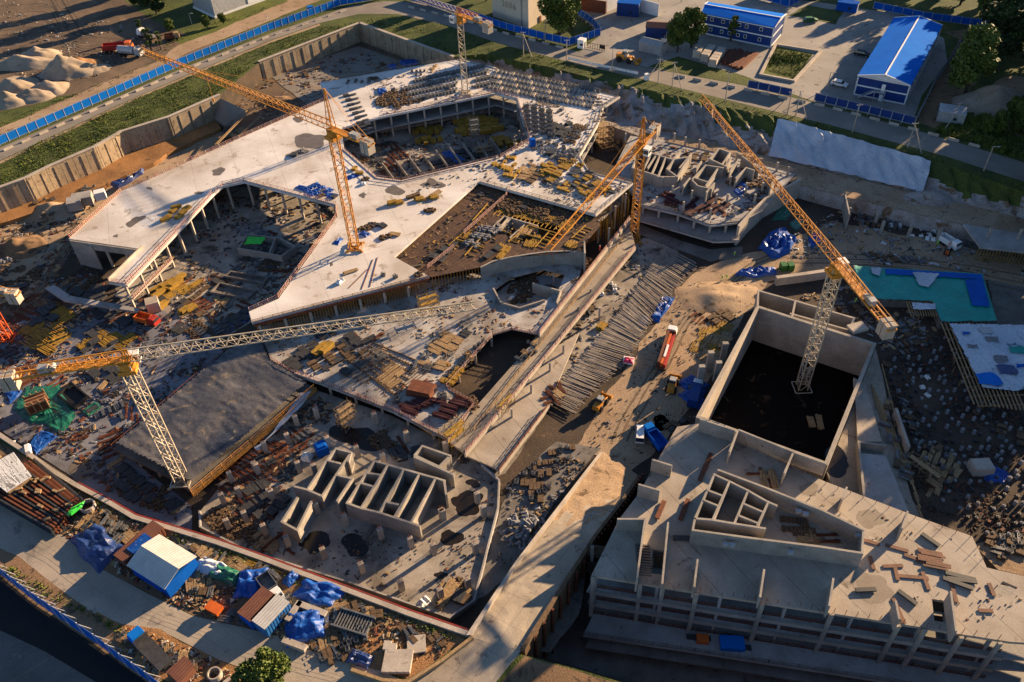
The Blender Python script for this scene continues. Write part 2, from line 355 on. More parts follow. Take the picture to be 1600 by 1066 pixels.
# embankment of the far side
cr = [P(u, v, 0) for u, v in CREST]; te = [P(u, v, -5) for u, v in TOE]; be = [P(u, v, -5) for u, v in BERM]
def strip(mb, A, B, nu, nv, amp, raise_=0.0, i0=0, i1=None, split=None, soft=False):
    i1 = len(A) - 1 if i1 is None else i1; rows = []
    for i in range(i0, i1):
        for k in range(nu):
            t = k / nu; a = A[i].lerp(A[i + 1], t); b = B[i].lerp(B[i + 1], t); rows.append((a, b))
    rows.append((A[i1], B[i1])); vs = []
    for a, b in rows:
        for j in range(nv + 1):
            p = a.lerp(b, j / nv); e = 0 if j in (0, nv) and not soft else 1
            p = p + Vector((0, 0, raise_)) + Vector((.3, -.5, .8)) * amp * e * noise.noise((p.x * .5, p.y * .12, p.z * .3))
            vs.append(p)
    fs = []; mi = []
    for i in range(len(rows) - 1):
        for j in range(nv):
            o = i * (nv + 1) + j; fs.append((o, o + 1, o + nv + 2, o + nv + 1))
            if split is not None:
                p = vs[o]; mi.append(1 if j / nv < split + .5 * noise.noise((p.x * .05, p.y * .05, 1.3)) + .3 * noise.noise((p.x * .4, p.y * .4, 2.3)) else 0)
    o0 = len(mb.f); mb.add(vs, fs)
    for k, x in enumerate(mi): mb.mi[o0 + k] = x
g = MB(); strip(g, cr, te, 14, 14, 1.6, split=.30)
strip(g, te, be, 4, 2, .4); g.mi[-1] = 0
lo = [Vector((p.x + .6, p.y - 1.6, ZF)) for p in be]
strip(g, be, lo, 6, 3, .5)
build('embankment', g, ['slope_grey', 'grass'], kind='structure', origin=(0, 0, 0))
g = MB(); strip(g, [p + Vector((0, 0, .05)) for p in te[6:]], be[6:], 4, 1, .1, raise_=.12); build('berm_path', g, 'dirt_light', kind='structure', origin=(0, 0, 0))
g = MB(); strip(g, [p + Vector((-.5, -2.5, 0)) for p in cr], [t.copy() for t in te], 16, 10, .9, raise_=.75, i0=8, i1=10, soft=True)
build('slope_liner', g, 'liner_white', label='big white sheet draped down the earth bank below the road', cat='liner', origin=te[9])
# outside ground
def road(name, pts, z, m): return ground(name, pts, z, m)
ground('sand_ground', [(-300, -30), (60, -60), (150, -30), (215, 15), (262, 45), (330, 62), (330, 78), (232, 105), (196, 128), (95, 152), (0, 176), (-80, 205), (-320, 330)], .012, 'dirt_brown', wob=2)  # dirt darkened for this field: its shade is put into the colour
ground('dirt_track', [(-90, 246), (0, 210), (80, 178), (160, 142), (240, 108), (300, 80), (420, 34), (500, 0), (540, -12), (600, -40), (560, -45), (470, -8), (400, 22), (330, 52), (276, 72), (250, 94), (160, 130), (80, 165), (0, 200), (-90, 235)], .02, 'dirt_light', wob=1)
ground('lawn', [(300, 80), (270, 62), (330, 38), (350, 20), (470, -30), (520, -30), (500, -8), (400, 26), (330, 56)], .016, 'grass_bright', wob=1)
ground('lawn', [(-90, 236), (0, 196), (90, 160), (200, 115), (232, 108), (255, 93), (160, 132), (80, 168), (0, 203), (-90, 244)], .016, 'grass_bright', wob=1)
road('road', [(-110, 282), (0, 231), (158, 163), (282, 108), (420, 53), (545, 10), (600, 2), (660, 3), (720, 24), (780, 50), (900, 80), (1010, 106), (1160, 133), (1280, 163), (1430, 203), (1530, 233), (1720, 290), (1720, 325), (1600, 284), (1480, 245), (1300, 196), (1180, 167), (1010, 125), (900, 100), (780, 68), (700, 40), (620, 22), (560, 22), (500, 36), (425, 62), (300, 114), (215, 150), (0, 251), (-110, 303)], .03, 'road_old')
ground('footpath', [(-110, 305), (0, 252), (215, 151), (300, 115), (425, 63), (500, 37), (500, 40), (425, 66), (300, 118), (215, 154), (0, 256), (-110, 309)], .04, 'dirt_light')
ground('yard', [(905, 82), (938, 55), (903, 18), (860, -30), (1000, -40), (1080, -30), (1170, -10), (1290, 5), (1330, 12), (1400, 20), (1440, 40), (1475, 60), (1480, 95), (1440, 150), (1425, 195), (1270, 158), (1236, 148), (1168, 130), (1010, 105)], .02, 'yard_slabs')
ground('lawn', [(1190, 105), (1210, 72), (1271, 84), (1243, 126), (1188, 118)], .035, 'grass_bright')
ground('lawn', [(1230, 24), (1262, 8), (1318, 18), (1306, 38)], .035, 'grass', wob=1)
ground('verge', [(1012, 104), (1060, 88), (1160, 118), (1270, 158), (1160, 132)], .028, 'grass', wob=.5)
ground('dirt_ground', [(1430, 190), (1500, 60), (1475, 50), (1560, 40), (1540, 110), (1480, 190), (1460, 200)], .024, 'dirt', wob=1)
ground('dirt_ground', [(1520, 180), (1536, 140), (1570, 120), (1640, 120), (1760, 170), (1760, 240), (1600, 220)], .024, 'dirt_light', wob=1.5)
ground('dirt_ground', [(1560, 225), (1700, 215), (1760, 290), (1700, 286), (1600, 252)], .026, 'dirt', wob=1)
ground('road', [(-180, 760), (-60, 760), (0, 785), (60, 812), (110, 845), (160, 890), (235, 930), (300, 962), (420, 990), (520, 1030), (600, 1050), (640, 1068), (740, 1003), (812, 1022), (770, 1066), (700, 1110), (500, 1110), (420, 1060), (340, 1030), (250, 985), (190, 975), (140, 955), (80, 910), (30, 870), (0, 857), (-180, 800)], .03, 'street')
ground('dirt_ground', [(-180, 790), (0, 853), (30, 866), (80, 906), (140, 951), (190, 972), (260, 990), (250, 1080), (160, 1016), (60, 948), (0, 900), (-180, 810)], .028, 'dirt', wob=.3); ground('road', [(-260, 800), (-120, 830), (0, 900), (110, 982), (200, 1046), (240, 1074), (340, 1150), (-260, 1180)], .02, 'black'); ground('road', [(-200, 980), (0, 985), (70, 1018), (150, 1066), (230, 1130), (-200, 1130)], .035, 'asphalt')  # black sheet past the fence: asphalt with its shade put into the colour
ground('dirt_ground', [(-160, 690), (0, 690), (50, 722), (120, 764), (210, 812), (341, 852), (548, 928), (728, 996), (640, 1062), (520, 1030), (430, 1010), (330, 975), (300, 962), (235, 930), (160, 890), (110, 845), (60, 812), (0, 785), (-160, 760)], .012, 'dirt', wob=.4)
ground('dirt_ground', [(150, 955), (190, 975), (250, 985), (340, 1030), (420, 1060), (360, 1090), (260, 1066), (190, 1015)], .035, 'mud_orange', wob=.5)
ground('dirt_ground', [(820, 1026), (900, 1048), (985, 1074), (1100, 1150), (760, 1150), (770, 1080)], .012, 'dirt', wob=.3)
ground('dirt_ground', [(560, 1000), (620, 965), (700, 985), (728, 1000), (640, 1058), (590, 1040)], .022, 'mud_orange', wob=.5)
# pit floor patches
FLC = [0]
def fl(name, pts, dz, m, wob=1.0, z=None):
    FLC[0] += 1; dz += FLC[0] * .0025; return ground(name, pts, (ZF if z is None else z) + dz, m, wob=wob)
def bench(name, pts, z, m):
    b = MB(); b.prism(wobble(W(pts, z), .6, 3), ZF - .1, z); return build(name, b, m, kind='structure')
bench('concrete_pad', [(345, 158), (406, 122), (412, 119), (560, 64), (700, 120), (480, 180), (420, 205), (350, 215)], -7.4, 'dirt_brown')
bench('concrete_pad', [(420, 118), (560, 72), (690, 118), (560, 150), (480, 165)], -7.3, 'road_old')
fl('dirt_ground', [(60, 330), (190, 262), (350, 205), (420, 190), (420, 230), (230, 300), (110, 380)], .03, 'dirt_light')
bench('mud_ground', [(-60, 345), (0, 316), (105, 272), (150, 250), (190, 232), (262, 206), (330, 178), (345, 200), (260, 240), (240, 255), (160, 290), (60, 330), (-20, 356)], -7.6, 'mud_orange')
fl('dirt_ground', [(-120, 345), (60, 330), (110, 380), (90, 430), (60, 470), (-100, 470)], .02, 'dirt_light')
fl('dirt_ground', [(-100, 470), (60, 470), (110, 430), (170, 450), (100, 540), (20, 600), (-160, 620)], .02, 'dirt')
fl('courtyard_ground', [(230, 390), (260, 350), (345, 290), (520, 300), (530, 350), (470, 430), (400, 500), (330, 540), (200, 500), (180, 450)], .04, 'floor_seam', .4)
fl('courtyard_ground', [(520, 210), (600, 175), (820, 150), (835, 225), (780, 260), (620, 300), (540, 250)], .04, 'floor_seam', .4)
fl('haul_road', [(1300, 345), (1480, 380), (1700, 430), (1700, 470), (1550, 440), (1400, 425), (1330, 420), (1200, 440), (1165, 480), (1130, 560), (1075, 640), (1030, 700), (985, 735), (900, 700), (930, 640), (990, 560), (1040, 480), (1080, 430), (1150, 400), (1230, 380)], .05, 'dirt_light', 1.2)
fl('concrete_pad', [(1500, 340), (1700, 370), (1720, 500), (1560, 520), (1540, 425), (1480, 400)], .04, 'concrete_dark', .5)
fl('pile_field', [(1370, 540), (1480, 510), (1560, 620), (1700, 640), (1760, 900), (1560, 870), (1440, 800), (1400, 700)], .03, 'dirt_dark', 1)
fl('dirt_ground', [(1520, 850), (1600, 840), (1760, 860), (1760, 960), (1600, 900), (1560, 890)], .06, 'dirt_light', 1)
fl('concrete_pad', [(880, 480), (1005, 372), (1060, 380), (1060, 400), (930, 560), (857, 640), (790, 740), (740, 760), (760, 690), (850, 560)], .05, 'floor_seam', .4)
fl('mud_ground', [(800, 760), (870, 690), (940, 700), (900, 740), (830, 840), (780, 880), (775, 820)], .05, 'concrete_dark', .8)
fl('concrete_pad', [(770, 820), (850, 800), (830, 870), (760, 930), (740, 940)], .07, 'concrete_dark', .5)
fl('concrete_pad', [(880, 860), (920, 860), (905, 960), (860, 1020), (820, 1015)], .06, 'concrete_dark', .5)
for k in range(7): ribbon('wheel_track', [(1250 - k * 3, 385 + k * 3), (1180 + k * 2, 405 + k * 2), (1120 + k * 2, 450 + k), (1085 - k * 4, 500), (1050 - k * 5, 570), (1010 - k * 6, 640), (985 - k * 6, 690)], ZF + .062 + k * .004, .55, 'rut' if k % 2 else 'rut_pale')
for k in range(6): ribbon('wheel_track', [(1230, 395 + k * 3), (1300, 392 + k * 4), (1400, 398 + k * 4), (1500, 408 + k * 5), (1600, 425 + k * 6)], ZF + .09 + k * .004, .5, 'rut' if k % 2 else 'rut_pale')
for k in range(8): ribbon('wheel_track', [(-60, 20 + k * 7), (30, 8 + k * 6), (80, 10 + k * 6), (100, 50 + k * 3), (130, 72 + k * 2), (200, 66 + k * 3), (260, 90 + k)], .02 + k * .003, .6, 'rut' if k % 2 else 'dirt_dark')
for k in range(5): ribbon('wheel_track', [(60 + k * 9, -20), (90 + k * 8, 30), (110 + k * 9, 55), (180 + k * 4, 60), (250, 72 + k * 2)], .046 + k * .003, .6, 'dirt_dark' if k % 2 else 'rut')
for k in range(5): ribbon('wheel_track', [(-40, 800 + k * 9), (60, 835 + k * 9), (150, 895 + k * 10), (260, 950 + k * 7), (420, 1005 + k * 8), (560, 1050 + k * 6)], .036 + k * .003, .35, 'street')
for k in range(5): ribbon('wheel_track', [(-20, 350 + k * 8), (60, 340 + k * 7), (120, 330 + k * 8), (90, 400 + k * 6), (40, 470 + k * 6)], ZF + .06 + k * .004, .6, 'rut')
# ================================================================== main frame building
DECK_A = [(107, 373), (190, 297), (231, 280), (363, 220), (509, 156), (500, 129), (714, 92), (765, 102), (780, 108), (969, 151), (943, 168), (935, 194), (906, 244), (921, 268), (989, 286), (931, 336), (748, 284), (616, 401), (671, 432), (394, 505), (389, 487), (435, 467), (479, 406), (527, 339), (525, 322), (381, 284), (348, 291), (333, 304), (199, 446), (169, 441), (220, 389)]
HOLE_A = [(533, 200), (594, 183), (774, 146), (806, 155), (826, 218), (780, 245), (627, 282), (590, 277), (537, 232)]
rA = empty('concrete_frame_building', P(560, 330, ZF), 'huge unfinished concrete frame with a pale irregular deck and two open courtyards', 'building')
b = MB(); b.prism(W(DECK_A), -.7, 0, [W(HOLE_A)]); part('deck', b, 'slab_white', rA)
def columns(root, pts, z0, z1, w=.6, m='concrete_pale', extra=None):
    for q in pts:
        b = MB(); b.box((q[0], q[1], z0), (w, w, z1 - z0)); part('column', b, m, root)
def inset(pts, d, px=True):
    xy = W(pts) if px else [Vector(p) for p in pts]; out = []
    n = len(xy)
    ar = sum(xy[i].x * xy[(i + 1) % n].y - xy[(i + 1) % n].x * xy[i].y for i in range(n)); sg = 1 if ar > 0 else -1
    for i in range(n):
        a, b_, c = xy[i - 1], xy[i], xy[(i + 1) % n]
        n1 = Vector((-(b_ - a).y, (b_ - a).x)).normalized() * sg; n2 = Vector((-(c - b_).y, (c - b_).x)).normalized() * sg
        k = (n1 + n2); k = k.normalized() if k.length > .3 else n1
        out.append(b_ + k * d / max(.5, k.dot(n1)))
    return out
cp = []
inA = inset(DECK_A, 1.0); inH = inset(HOLE_A, -1.0)
for loop, st in ((inA, 6.5), (inH, 6.0)):
    for q, a in along(loop + loop[:1], st, 1.0):
        if all((q - x).length > 3.5 for x in cp): cp.append(q)
inA2 = inset(DECK_A, 7.5); dk = W(DECK_A); hl = W(HOLE_A)
for q, a in along(inA2 + inA2[:1], 7.5, 2.0):
    if inside(q, dk) and not inside(q, hl) and all((q - x).length > 4.5 for x in cp) and len(cp) < 99: cp.append(q)
columns(rA, cp, ZF, -.5)
# middle storey, where the courtyards show it
low = [(509, 156), (500, 129), (714, 92), (780, 108), (965, 151), (943, 170), (933, 194), (904, 244), (921, 268), (985, 287), (929, 334), (748, 286), (640, 290), (590, 282), (530, 232)]
b = MB(); b.prism(inset(low, .15), -5.1, -4.5, [inset(HOLE_A, -.15)]); part('lower_deck', b, 'concrete', rA)
b = MB(); b.prism(inset([(199, 446), (169, 441), (205, 404), (238, 398), (262, 386)], .1), -5.1, -4.5); part('lower_deck', b, 'concrete_pale', rA)
# end wall and solid walls below the deck
b = MB(); z = 0
for p, q, z0 in (((107.5, 374), (140, 381), ZF), ((190, 300), (231, 283), ZF), ((250, 277), (330, 240), ZF), ((505, 150), (503, 135), ZF), ((585, 115), (640, 107), ZF)):
    a, c = W([p, q]); d = Vector((.35, -.1)); b.wall(a + d, c + d, z0, -.72, .4)
part('wall', b, 'concrete_wall', rA)
b = MB(); a, c = W([(110, 376), (219, 391)]); b.wall(a, c, -2.2, .02, .35); part('edge_beam', b, 'concrete_wall', rA)
b = MB(); a, c = W([(169, 439), (221, 388)]); b.wall(a + Vector((.3, 0)), c + Vector((.3, 0)), -.9, .9, .3); part('parapet', b, 'concrete_pale', rA)
def rail(root, pts, z, h=1.15, m='stripes', zpx=None, off=.25, name='guard_rail', world=False):
    xy = [Vector(p) for p in pts] if world else W(pts, z if zpx is None else zpx)
    b = MB()
    for a, c in zip(xy, xy[1:]):
        L = (c - a).length; nn = max(1, round(L / 2.6)); nr = Vector((-(c - a).y, (c - a).x)).normalized() * off
        for k in range(nn + 1):
            q = a.lerp(c, k / nn); b.box((q.x, q.y, z), (.11, .11, h + .15))
        for zz in (h, h * .55): b.beam((a.x, a.y, z + zz), (c.x, c.y, z + zz), .05, .12)
        b.beam((a.x, a.y, z + .12), (c.x, c.y, z + .12), .05, .2)
    return part(name, b, m, root)
inr = lambda pts: [tuple(P(u, v).xy) for u, v in pts]
rail(rA, [(109, 372), (191, 298), (232, 281), (364, 221), (508, 157)], 0)
rail(rA, [(171, 440), (197, 444), (333, 302), (348, 289), (381, 282), (525, 320), (526, 339), (478, 405), (434, 466), (390, 486)], 0)
rail(rA, [(593, 181), (774, 144), (808, 154), (828, 218)], 0); rail(rA, [(828, 220), (781, 247), (627, 284), (588, 279), (535, 233)], 0)
rail(rA, [(502, 128), (714, 93), (780, 109), (967, 151), (941, 168), (933, 194), (904, 244)], 0, m='stripes_dark')
rail(rA, [(904, 244), (920, 269), (987, 287), (930, 335), (750, 284)], 0, m='crane_grey')
rail(rA, [(395, 504), (670, 432)], 0, h=.8, m='rust', name='starter_bars')
rail(rA, [(592, 190), (774, 156), (806, 165)], -4.5, zpx=-.2, m='stripes_dark')
rail(rA, [(201, 446), (262, 386)], -4.5, zpx=-.1, m='stripes')
# formwork deck inside the wedge, at two levels, on a forest of props
FW = [(750, 286), (931, 338), (938, 352), (903, 393), (860, 397), (795, 402), (748, 418), (674, 433), (619, 402)]
OP = [(778, 352), (800, 330), (888, 356), (862, 382), (800, 378)]
b = MB(); b.prism(W(FW, -1.2), -1.4, -1.2, [W(OP, -1.2)]); part('formwork_deck', b, 'plywood', rA)
b = MB(); b.prism(grow(W(OP, -1.2), .8), -5.3, -5.0); part('formwork_deck', b, 'timber_dark', rA)
fw = W(FW, -1.2); op = W(OP, -1.2); aw = ang((619, 402), (748, 286))
b = MB()
for k in range(62):                              # yellow joists laid over the opening
    t = k / 61; a = P(765 + t * 137, 325 + t * 33, -1.1).lerp(P(765, 325, -1.1), 0); d = Vector((math.cos(aw), math.sin(aw), 0))
    if 5 < k < 58: b.beam(a + d * 3.2, a - d * (1.2 if k % 3 else 3.0), .14, .2)
part('joist_row', b, 'timber_yellow', rA)
b = MB()
for (u0, v0, u1, v1) in ((701, 384, 732, 355), (726, 399, 757, 366), (738, 345, 762, 318), (794, 378, 826, 352), (836, 386, 858, 362), (752, 352, 790, 362), (826, 352, 868, 364), (820, 366, 858, 376), (706, 372, 748, 384), (893, 372, 915, 352)):
    b.beam(P(u0, v0, -.9), P(u1, v1, -.9), .22, .3)
    for k in range(5):
        t = .1 + k * .2; c0 = P(u0 + (u1 - u0) * t, v0 + (v1 - v0) * t, -1.05); b.beam(c0, c0 + Vector((2.2, -1.5, 0)), .14, .16)
part('joist_row', b, 'timber_yellow', rA)
b = MB()
for (u0, v0, u1, v1) in ((668, 421, 710, 388), (725, 367, 793, 307), (790, 310, 796, 296)):
    a, c = P(u0, v0, -1.2), P(u1, v1, -1.2); nn = int((c - a).length / 1.5)
    for k in range(nn + 1): q = a.lerp(c, k / nn); b.box(q, (.1, .1, 1.5))
    for zz in (.5, 1.0, 1.45): b.beam(a + Vector((0, 0, zz)), c + Vector((0, 0, zz)), .08, .15)
part('guard_rail', b, 'stripes', rA)
for p4 in (((776, 349), (789, 339), (794, 342), (783, 354)), ((766, 360), (775, 351), (782, 356), (772, 366))):      # small shaft boxes
    xy = W(p4, -1.0); b = MB()
    for i in range(4): b.wall(xy[i], xy[(i + 1) % 4], -5, -.6 + i * .006, .25)
    part('shaft_box', b, 'concrete_pale', rA)
b = MB()
for p, q in (((783, 356), (800, 341)), ((797, 372), (819, 353)), ((795, 341), (840, 354))):
    a, c = W([p, q], -1.2); b.wall(a, c, -5, -.9, .35)
part('wall', b, 'concrete_pale', rA)
# props under the long front edge
b = MB()
e0, e1 = P(397, 503), P(668, 433)
for i in range(62):
    for j, off in enumerate((.8, 2.6, 4.6)):
        q = e0.lerp(e1, (i + .4) / 62) + Vector((-.35, .95, 0)) * off; b.beam((q.x, q.y, -6.5), (q.x, q.y, -.7), .12)
e0, e1 = P(676, 434, -1.2), P(748, 419, -1.2)
for i in range(16):
    q = e0.lerp(e1, i / 15) + Vector((-.2, .9, 0)); b.beam((q.x, q.y, -6), (q.x, q.y, -1.4), .13)
e0, e1 = P(865, 396, -1.2), P(934, 352, -1.2)
for i in range(26):
    for off in (.3, 1.8, 3.3): q = e0.lerp(e1, i / 25) + Vector((-.8, .5, 0)) * off; b.beam((q.x, q.y, -6), (q.x, q.y, -1.4), .1)
part('prop_row', b, 'crane_yellow', rA)
b = MB(); a, c = P(400, 500), P(668, 431); d = Vector((-.3, .95, 0)); b.wall((a + d * 6.5), (c + d * 6.5), ZF, -.72, .3); part('wall', b, 'concrete_dark', rA)
b = MB(); a, c = P(396, 505.5), P(670, 433); b.beam(a + Vector((.05, -.25, -.55)), c + Vector((.05, -.25, -.55)), .2, .75); part('edge_formwork', b, 'rust', rA)
# curved wall of the round hall
b = MB(); cv = [(752, 417), (770, 408), (795, 402), (825, 397), (855, 393), (885, 392), (913, 394)]
xy = W(cv, -1.0); xy = [xy[0]] + xy
for i in range(1, len(xy) - 1): b.wall(xy[i], xy[i + 1], -6.5, -1 + .004 * (i % 2), .45)
part('curved_wall', b, 'concrete_wall', rA)
b = MB(); a, c = W([(913, 378), (914, 396)], 1); b.wall(a, c, -6.5, 1.2, .4); part('wall', b, 'concrete_pale', rA)
b = MB()                                          # dark props and scaffold under the far end
for k in range(150):
    q = P(rnd.uniform(905, 985), rnd.uniform(300, 360), -4)
    if inside(q.xy, W([(931, 338), (985, 292), (990, 330), (940, 375), (905, 400)], -4)): b.beam((q.x, q.y, -8.8), (q.x, q.y, -1.3), .09)
part('prop_row', b, 'timber_yellow', rA)
columns(rA, [P(u, v, -4.5).xy for u, v in ((961, 338), (977, 318), (951, 372), (935, 360))], ZF, -1.0, .5)
# ================================================================== middle deck building
DK_D = [(405, 512), (424, 565), (453, 583), (505, 601), (613, 643), (700, 688), (743, 633), (695, 604), (770, 522), (800, 513), (843, 522), (903, 440), (915, 398), (860, 402), (760, 424), (672, 438)]
rD = empty('middle_deck_building', P(600, 590, ZF), 'lower concrete deck crowded with formwork below the long crane jib', 'building')
RH = [(772, 452), (800, 432), (850, 420), (883, 428), (872, 455), (850, 470), (812, 482), (783, 474)]
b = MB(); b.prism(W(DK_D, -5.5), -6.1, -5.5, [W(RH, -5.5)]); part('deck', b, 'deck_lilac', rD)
b = MB(); b.prism(grow(W(RH, -5.5), 1.0), -8.6, -8.2); part('round_floor', b, 'concrete', rD)
columns(rD, [q for q, a in along(inset([(x, y) for x, y in DK_D], 1.0, True), 6.5, 1)][:0] + [q for q, a in along([Vector(p) for p in W([(430, 566), (453, 581), (505, 598), (613, 640), (698, 684), (738, 633), (694, 606), (768, 524)], -5.5)], 7.5, 2)], ZF, -5.9, .55)
rail(rD, [(425, 563), (453, 581), (505, 599), (613, 641), (700, 686), (742, 633), (697, 606), (770, 524), (800, 515), (843, 524)], -5.5, m='stripes')
b = MB(); xy = W([(771, 451), (783, 473), (812, 481), (850, 469)], -4.8)
for i in range(3): b.wall(xy[i], xy[i + 1], -8.2, -4.7 + .005 * i, .4)
part('curved_wall', b, 'concrete_wall', rD)
b = MB(); xy = W([(833, 445), (876, 457), (870, 475)], -5.0)
for i in range(2): b.wall(xy[i], xy[i + 1], -8.2, -4.4 + .005 * i, .35)
part('wall', b, 'concrete_pale', rD)
# long ramp strips beside it
b = MB(); b.prism(W([(985, 352), (993, 386), (868, 538), (810, 607), (726, 708), (703, 692), (745, 634), (843, 523), (905, 440)], -6.0), -6.6, -6.0); part('ramp_deck', b, 'ramp_road', rD)
b = MB()
a, c = W([(984, 341), (843, 520)], -4.6); b.wall(a, c, -6.6, -4.6, .5); part('parapet', b, 'concrete_pale', rD)
b = MB(); a, c = W([(992, 386), (727, 708)], -5.4); b.wall(a, c, -6.6, -5.4, .45); part('parapet', b, 'concrete_pale', rD)
b = MB(); b.prism(W([(872, 540), (905, 520), (857, 632), (781, 735), (728, 712), (810, 612)], -7.2), -7.8, -7.2); part('ramp_deck', b, 'deck_seam', rD)
b = MB(); a, c = W([(857, 633), (780, 735)], -6.6); b.wall(a, c, -7.8, -6.5, .45); part('parapet', b, 'concrete_pale', rD)
rail(rD, [(984, 341), (843, 520)], -4.6, h=.9); rail(rD, [(992, 386), (868, 539), (727, 708)], -5.4, h=.9, m='stripes'); rail(rD, [(857, 633), (780, 735)], -6.5, h=.8, m='rust')
rail(rD, [(975, 372), (740, 672)], -6.0, h=.9, m='timber_raw')
for i, (u, v) in enumerate(((903, 498), (911, 415), (857, 430), (936, 500), (878, 540), (922, 470), (873, 476), (865, 448), (880, 560), (859, 588), (830, 622), (800, 660))):
    q = P(u, v, ZF); b = MB(); b.box(q, (.45, .45, 4.2 if i < 8 else 4.6)); part('column', b, 'concrete_pale', rD)
# ================================================================== covered slab with black sheets
rG = empty('sheeted_slab_building', P(340, 660, ZF), 'concrete slab covered with crumpled dark plastic sheets under the white crane mast', 'building')
DK_G = [(176, 701), (355, 549), (410, 528), (426, 566), (453, 585), (490, 605), (300, 769), (268, 748)]
b = MB(); b.prism(W(DK_G, -6.5), -7.2, -6.5); part('deck', b, 'concrete_dark', rG)
xy = W([(182, 700), (357, 553), (408, 534), (424, 567), (484, 605), (302, 762), (270, 744)], -6.5)
b = MB(); mnx, mny = min(p.x for p in xy), min(p.y for p in xy); nx, ny = 130, 130; st = .5; vs = []; idx = {}
for i in range(nx):
    for j in range(ny):
        x, y = mnx + i * st, mny + j * st
        if inside((x, y), xy):
            r = .30 * (.5 - abs(noise.noise((x * .32 + y * .45, y * .10 - x * .06, 0)))) + .30 * noise.noise((x * .2, y * .2, 5)) + .16 * (.5 - abs(noise.noise((x * 1.1 + y, y * .3 - x * .3, 8)))) + .10 * noise.noise((x * 1.5, y * 1.5, 2))
            idx[i, j] = len(vs); vs.append((x, y, -4.95 + r))
fs = [(idx[i, j], idx[i + 1, j], idx[i + 1, j + 1], idx[i, j + 1]) for i, j in idx if (i + 1, j) in idx and (i, j + 1) in idx and (i + 1, j + 1) in idx]
b.add(vs, fs); part('cover_sheet', b, 'tarp_black', rG, smooth=True)
b = MB(); b.prism(wobble(W([(398, 700), (424, 675), (470, 614), (486, 611), (480, 622), (436, 672), (402, 704)], -6.0), .8, 1.5), -6.16, -6.0); part('pale_sheet', b, 'liner_white', rG)
rail(rG, [(300, 771), (392, 693), (491, 607)], -6.5, h=1.3, m='crane_yellow'); rail(rG, [(303, 776), (396, 697), (495, 611)], -6.5, h=1.0, m='crane_yellow')
rail(rG, [(176, 700), (222, 662), (262, 628), (355, 549)], -6.5, m='rust')
b = MB(); b.wall(*W([(300, 770), (491, 606)], -6.6), -7.9, -6.55, .3); part('edge_beam', b, 'timber_raw', rG)
columns(rG, [q for q, a in along(W([(296, 766), (486, 605)], -6.6), 6, 1)] + [q for q, a in along(W([(182, 700), (270, 746)], -6.6), 6, 1)], ZF, -7.1, .55)
# ================================================================== lower floor with the cell walls
ZI = -8.3
rI = empty('basement_building', P(560, 800, ZF), 'unfinished basement with tall concrete cell walls and rows of stub columns', 'building')
DK_I = [(312, 800), (313, 826), (385, 863), (550, 915), (703, 970), (742, 942), (779, 797), (781, 752), (753, 728), (727, 712), (703, 695), (613, 650), (495, 610), (400, 690)]
b = MB(); b.prism(W(DK_I, ZI), ZI - .6, ZI); part('floor', b, 'floor_seam', rI)
b = MB(); ed = W([(313, 802), (314, 826), (385, 862), (550, 914), (703, 968), (741, 941), (778, 797), (780, 753), (753, 729)], ZI)
for i in range(len(ed) - 1): b.wall(ed[i], ed[i + 1], ZI - .7, ZI + .75 + .006 * (i % 3), .35)
part('parapet', b, 'concrete', rI)
ZT = -4.0
def cell(root, segs, zt, zb, t=.45, m='concrete_wall'):
    for i, s in enumerate(segs):
        xy = W(s, zt); b = MB()
        for k in range(len(xy) - 1): b.wall(xy[k], xy[k + 1], zb - .01 * (i % 5), zt + .007 * ((i * 3 + k) % 11), t + .006 * (i % 4))
        part('cell_wall', b, m, root)
cell(rI, [[(460, 760), (480, 765), (503, 775)], [(480, 765), (509, 721)], [(511, 719), (525, 701)], [(525, 701), (548, 707)], [(548, 707), (544, 720)], [(511, 719), (531, 724)], [(545, 712), (503, 775)],
          [(525, 742), (550, 748)], [(525, 742), (503, 775)], [(550, 748), (527, 782)], [(542, 786), (585, 720)], [(585, 720), (681, 747)], [(681, 747), (642, 817)], [(542, 786), (564, 794), (593, 801), (642, 817), (655, 822)],
          [(605, 728), (564, 794)], [(630, 735), (602, 784)], [(602, 784), (593, 801)], [(654, 743), (616, 808)], [(573, 739), (593, 742)], [(562, 754), (583, 760)], [(602, 784), (621, 788)], [(681, 747), (694, 751), (697, 772)],
          [(440, 815), (464, 778)], [(464, 828), (486, 784)], [(440, 815), (464, 828)], [(648, 711), (660, 697), (703, 712)], [(648, 711), (686, 729), (703, 712)], [(648, 714), (708, 741)]], ZT, ZI)
stubs = [(447, 678), (510, 683), (556, 698), (597, 710), (464, 722), (489, 726), (422, 766), (492, 786), (537, 805), (593, 826), (640, 840), (676, 850), (691, 797), (706, 743), (446, 838), (503, 857), (563, 880), (625, 907), (687, 920), (730, 904), (742, 849), (755, 791), (689, 796), (395, 722), (419, 764), (492, 638), (411, 691), (584, 646), (634, 675), (695, 691), (399, 725), (344, 772), (357, 738), (380, 800), (352, 812), (370, 762), (410, 820), (530, 640), (460, 650), (745, 770)]
for i, (u, v) in enumerate(stubs):
    q = P(u, v, ZI + 3.4); b = MB(); b.box((q.x, q.y, ZI), (1.1, .8, 3.4), .5)
    c = part('column', b, 'concrete_pale', rI); b = MB()
    for dx in (-.25, 0, .25):
        for dy in (-.15, .15): b.tri((q.x + dx, q.y + dy, ZI + 3.3), (q.x + dx * 1.1, q.y + dy * 1.1, ZI + 4.5), .06)
    part('rebar_tuft', b, 'rust', c)
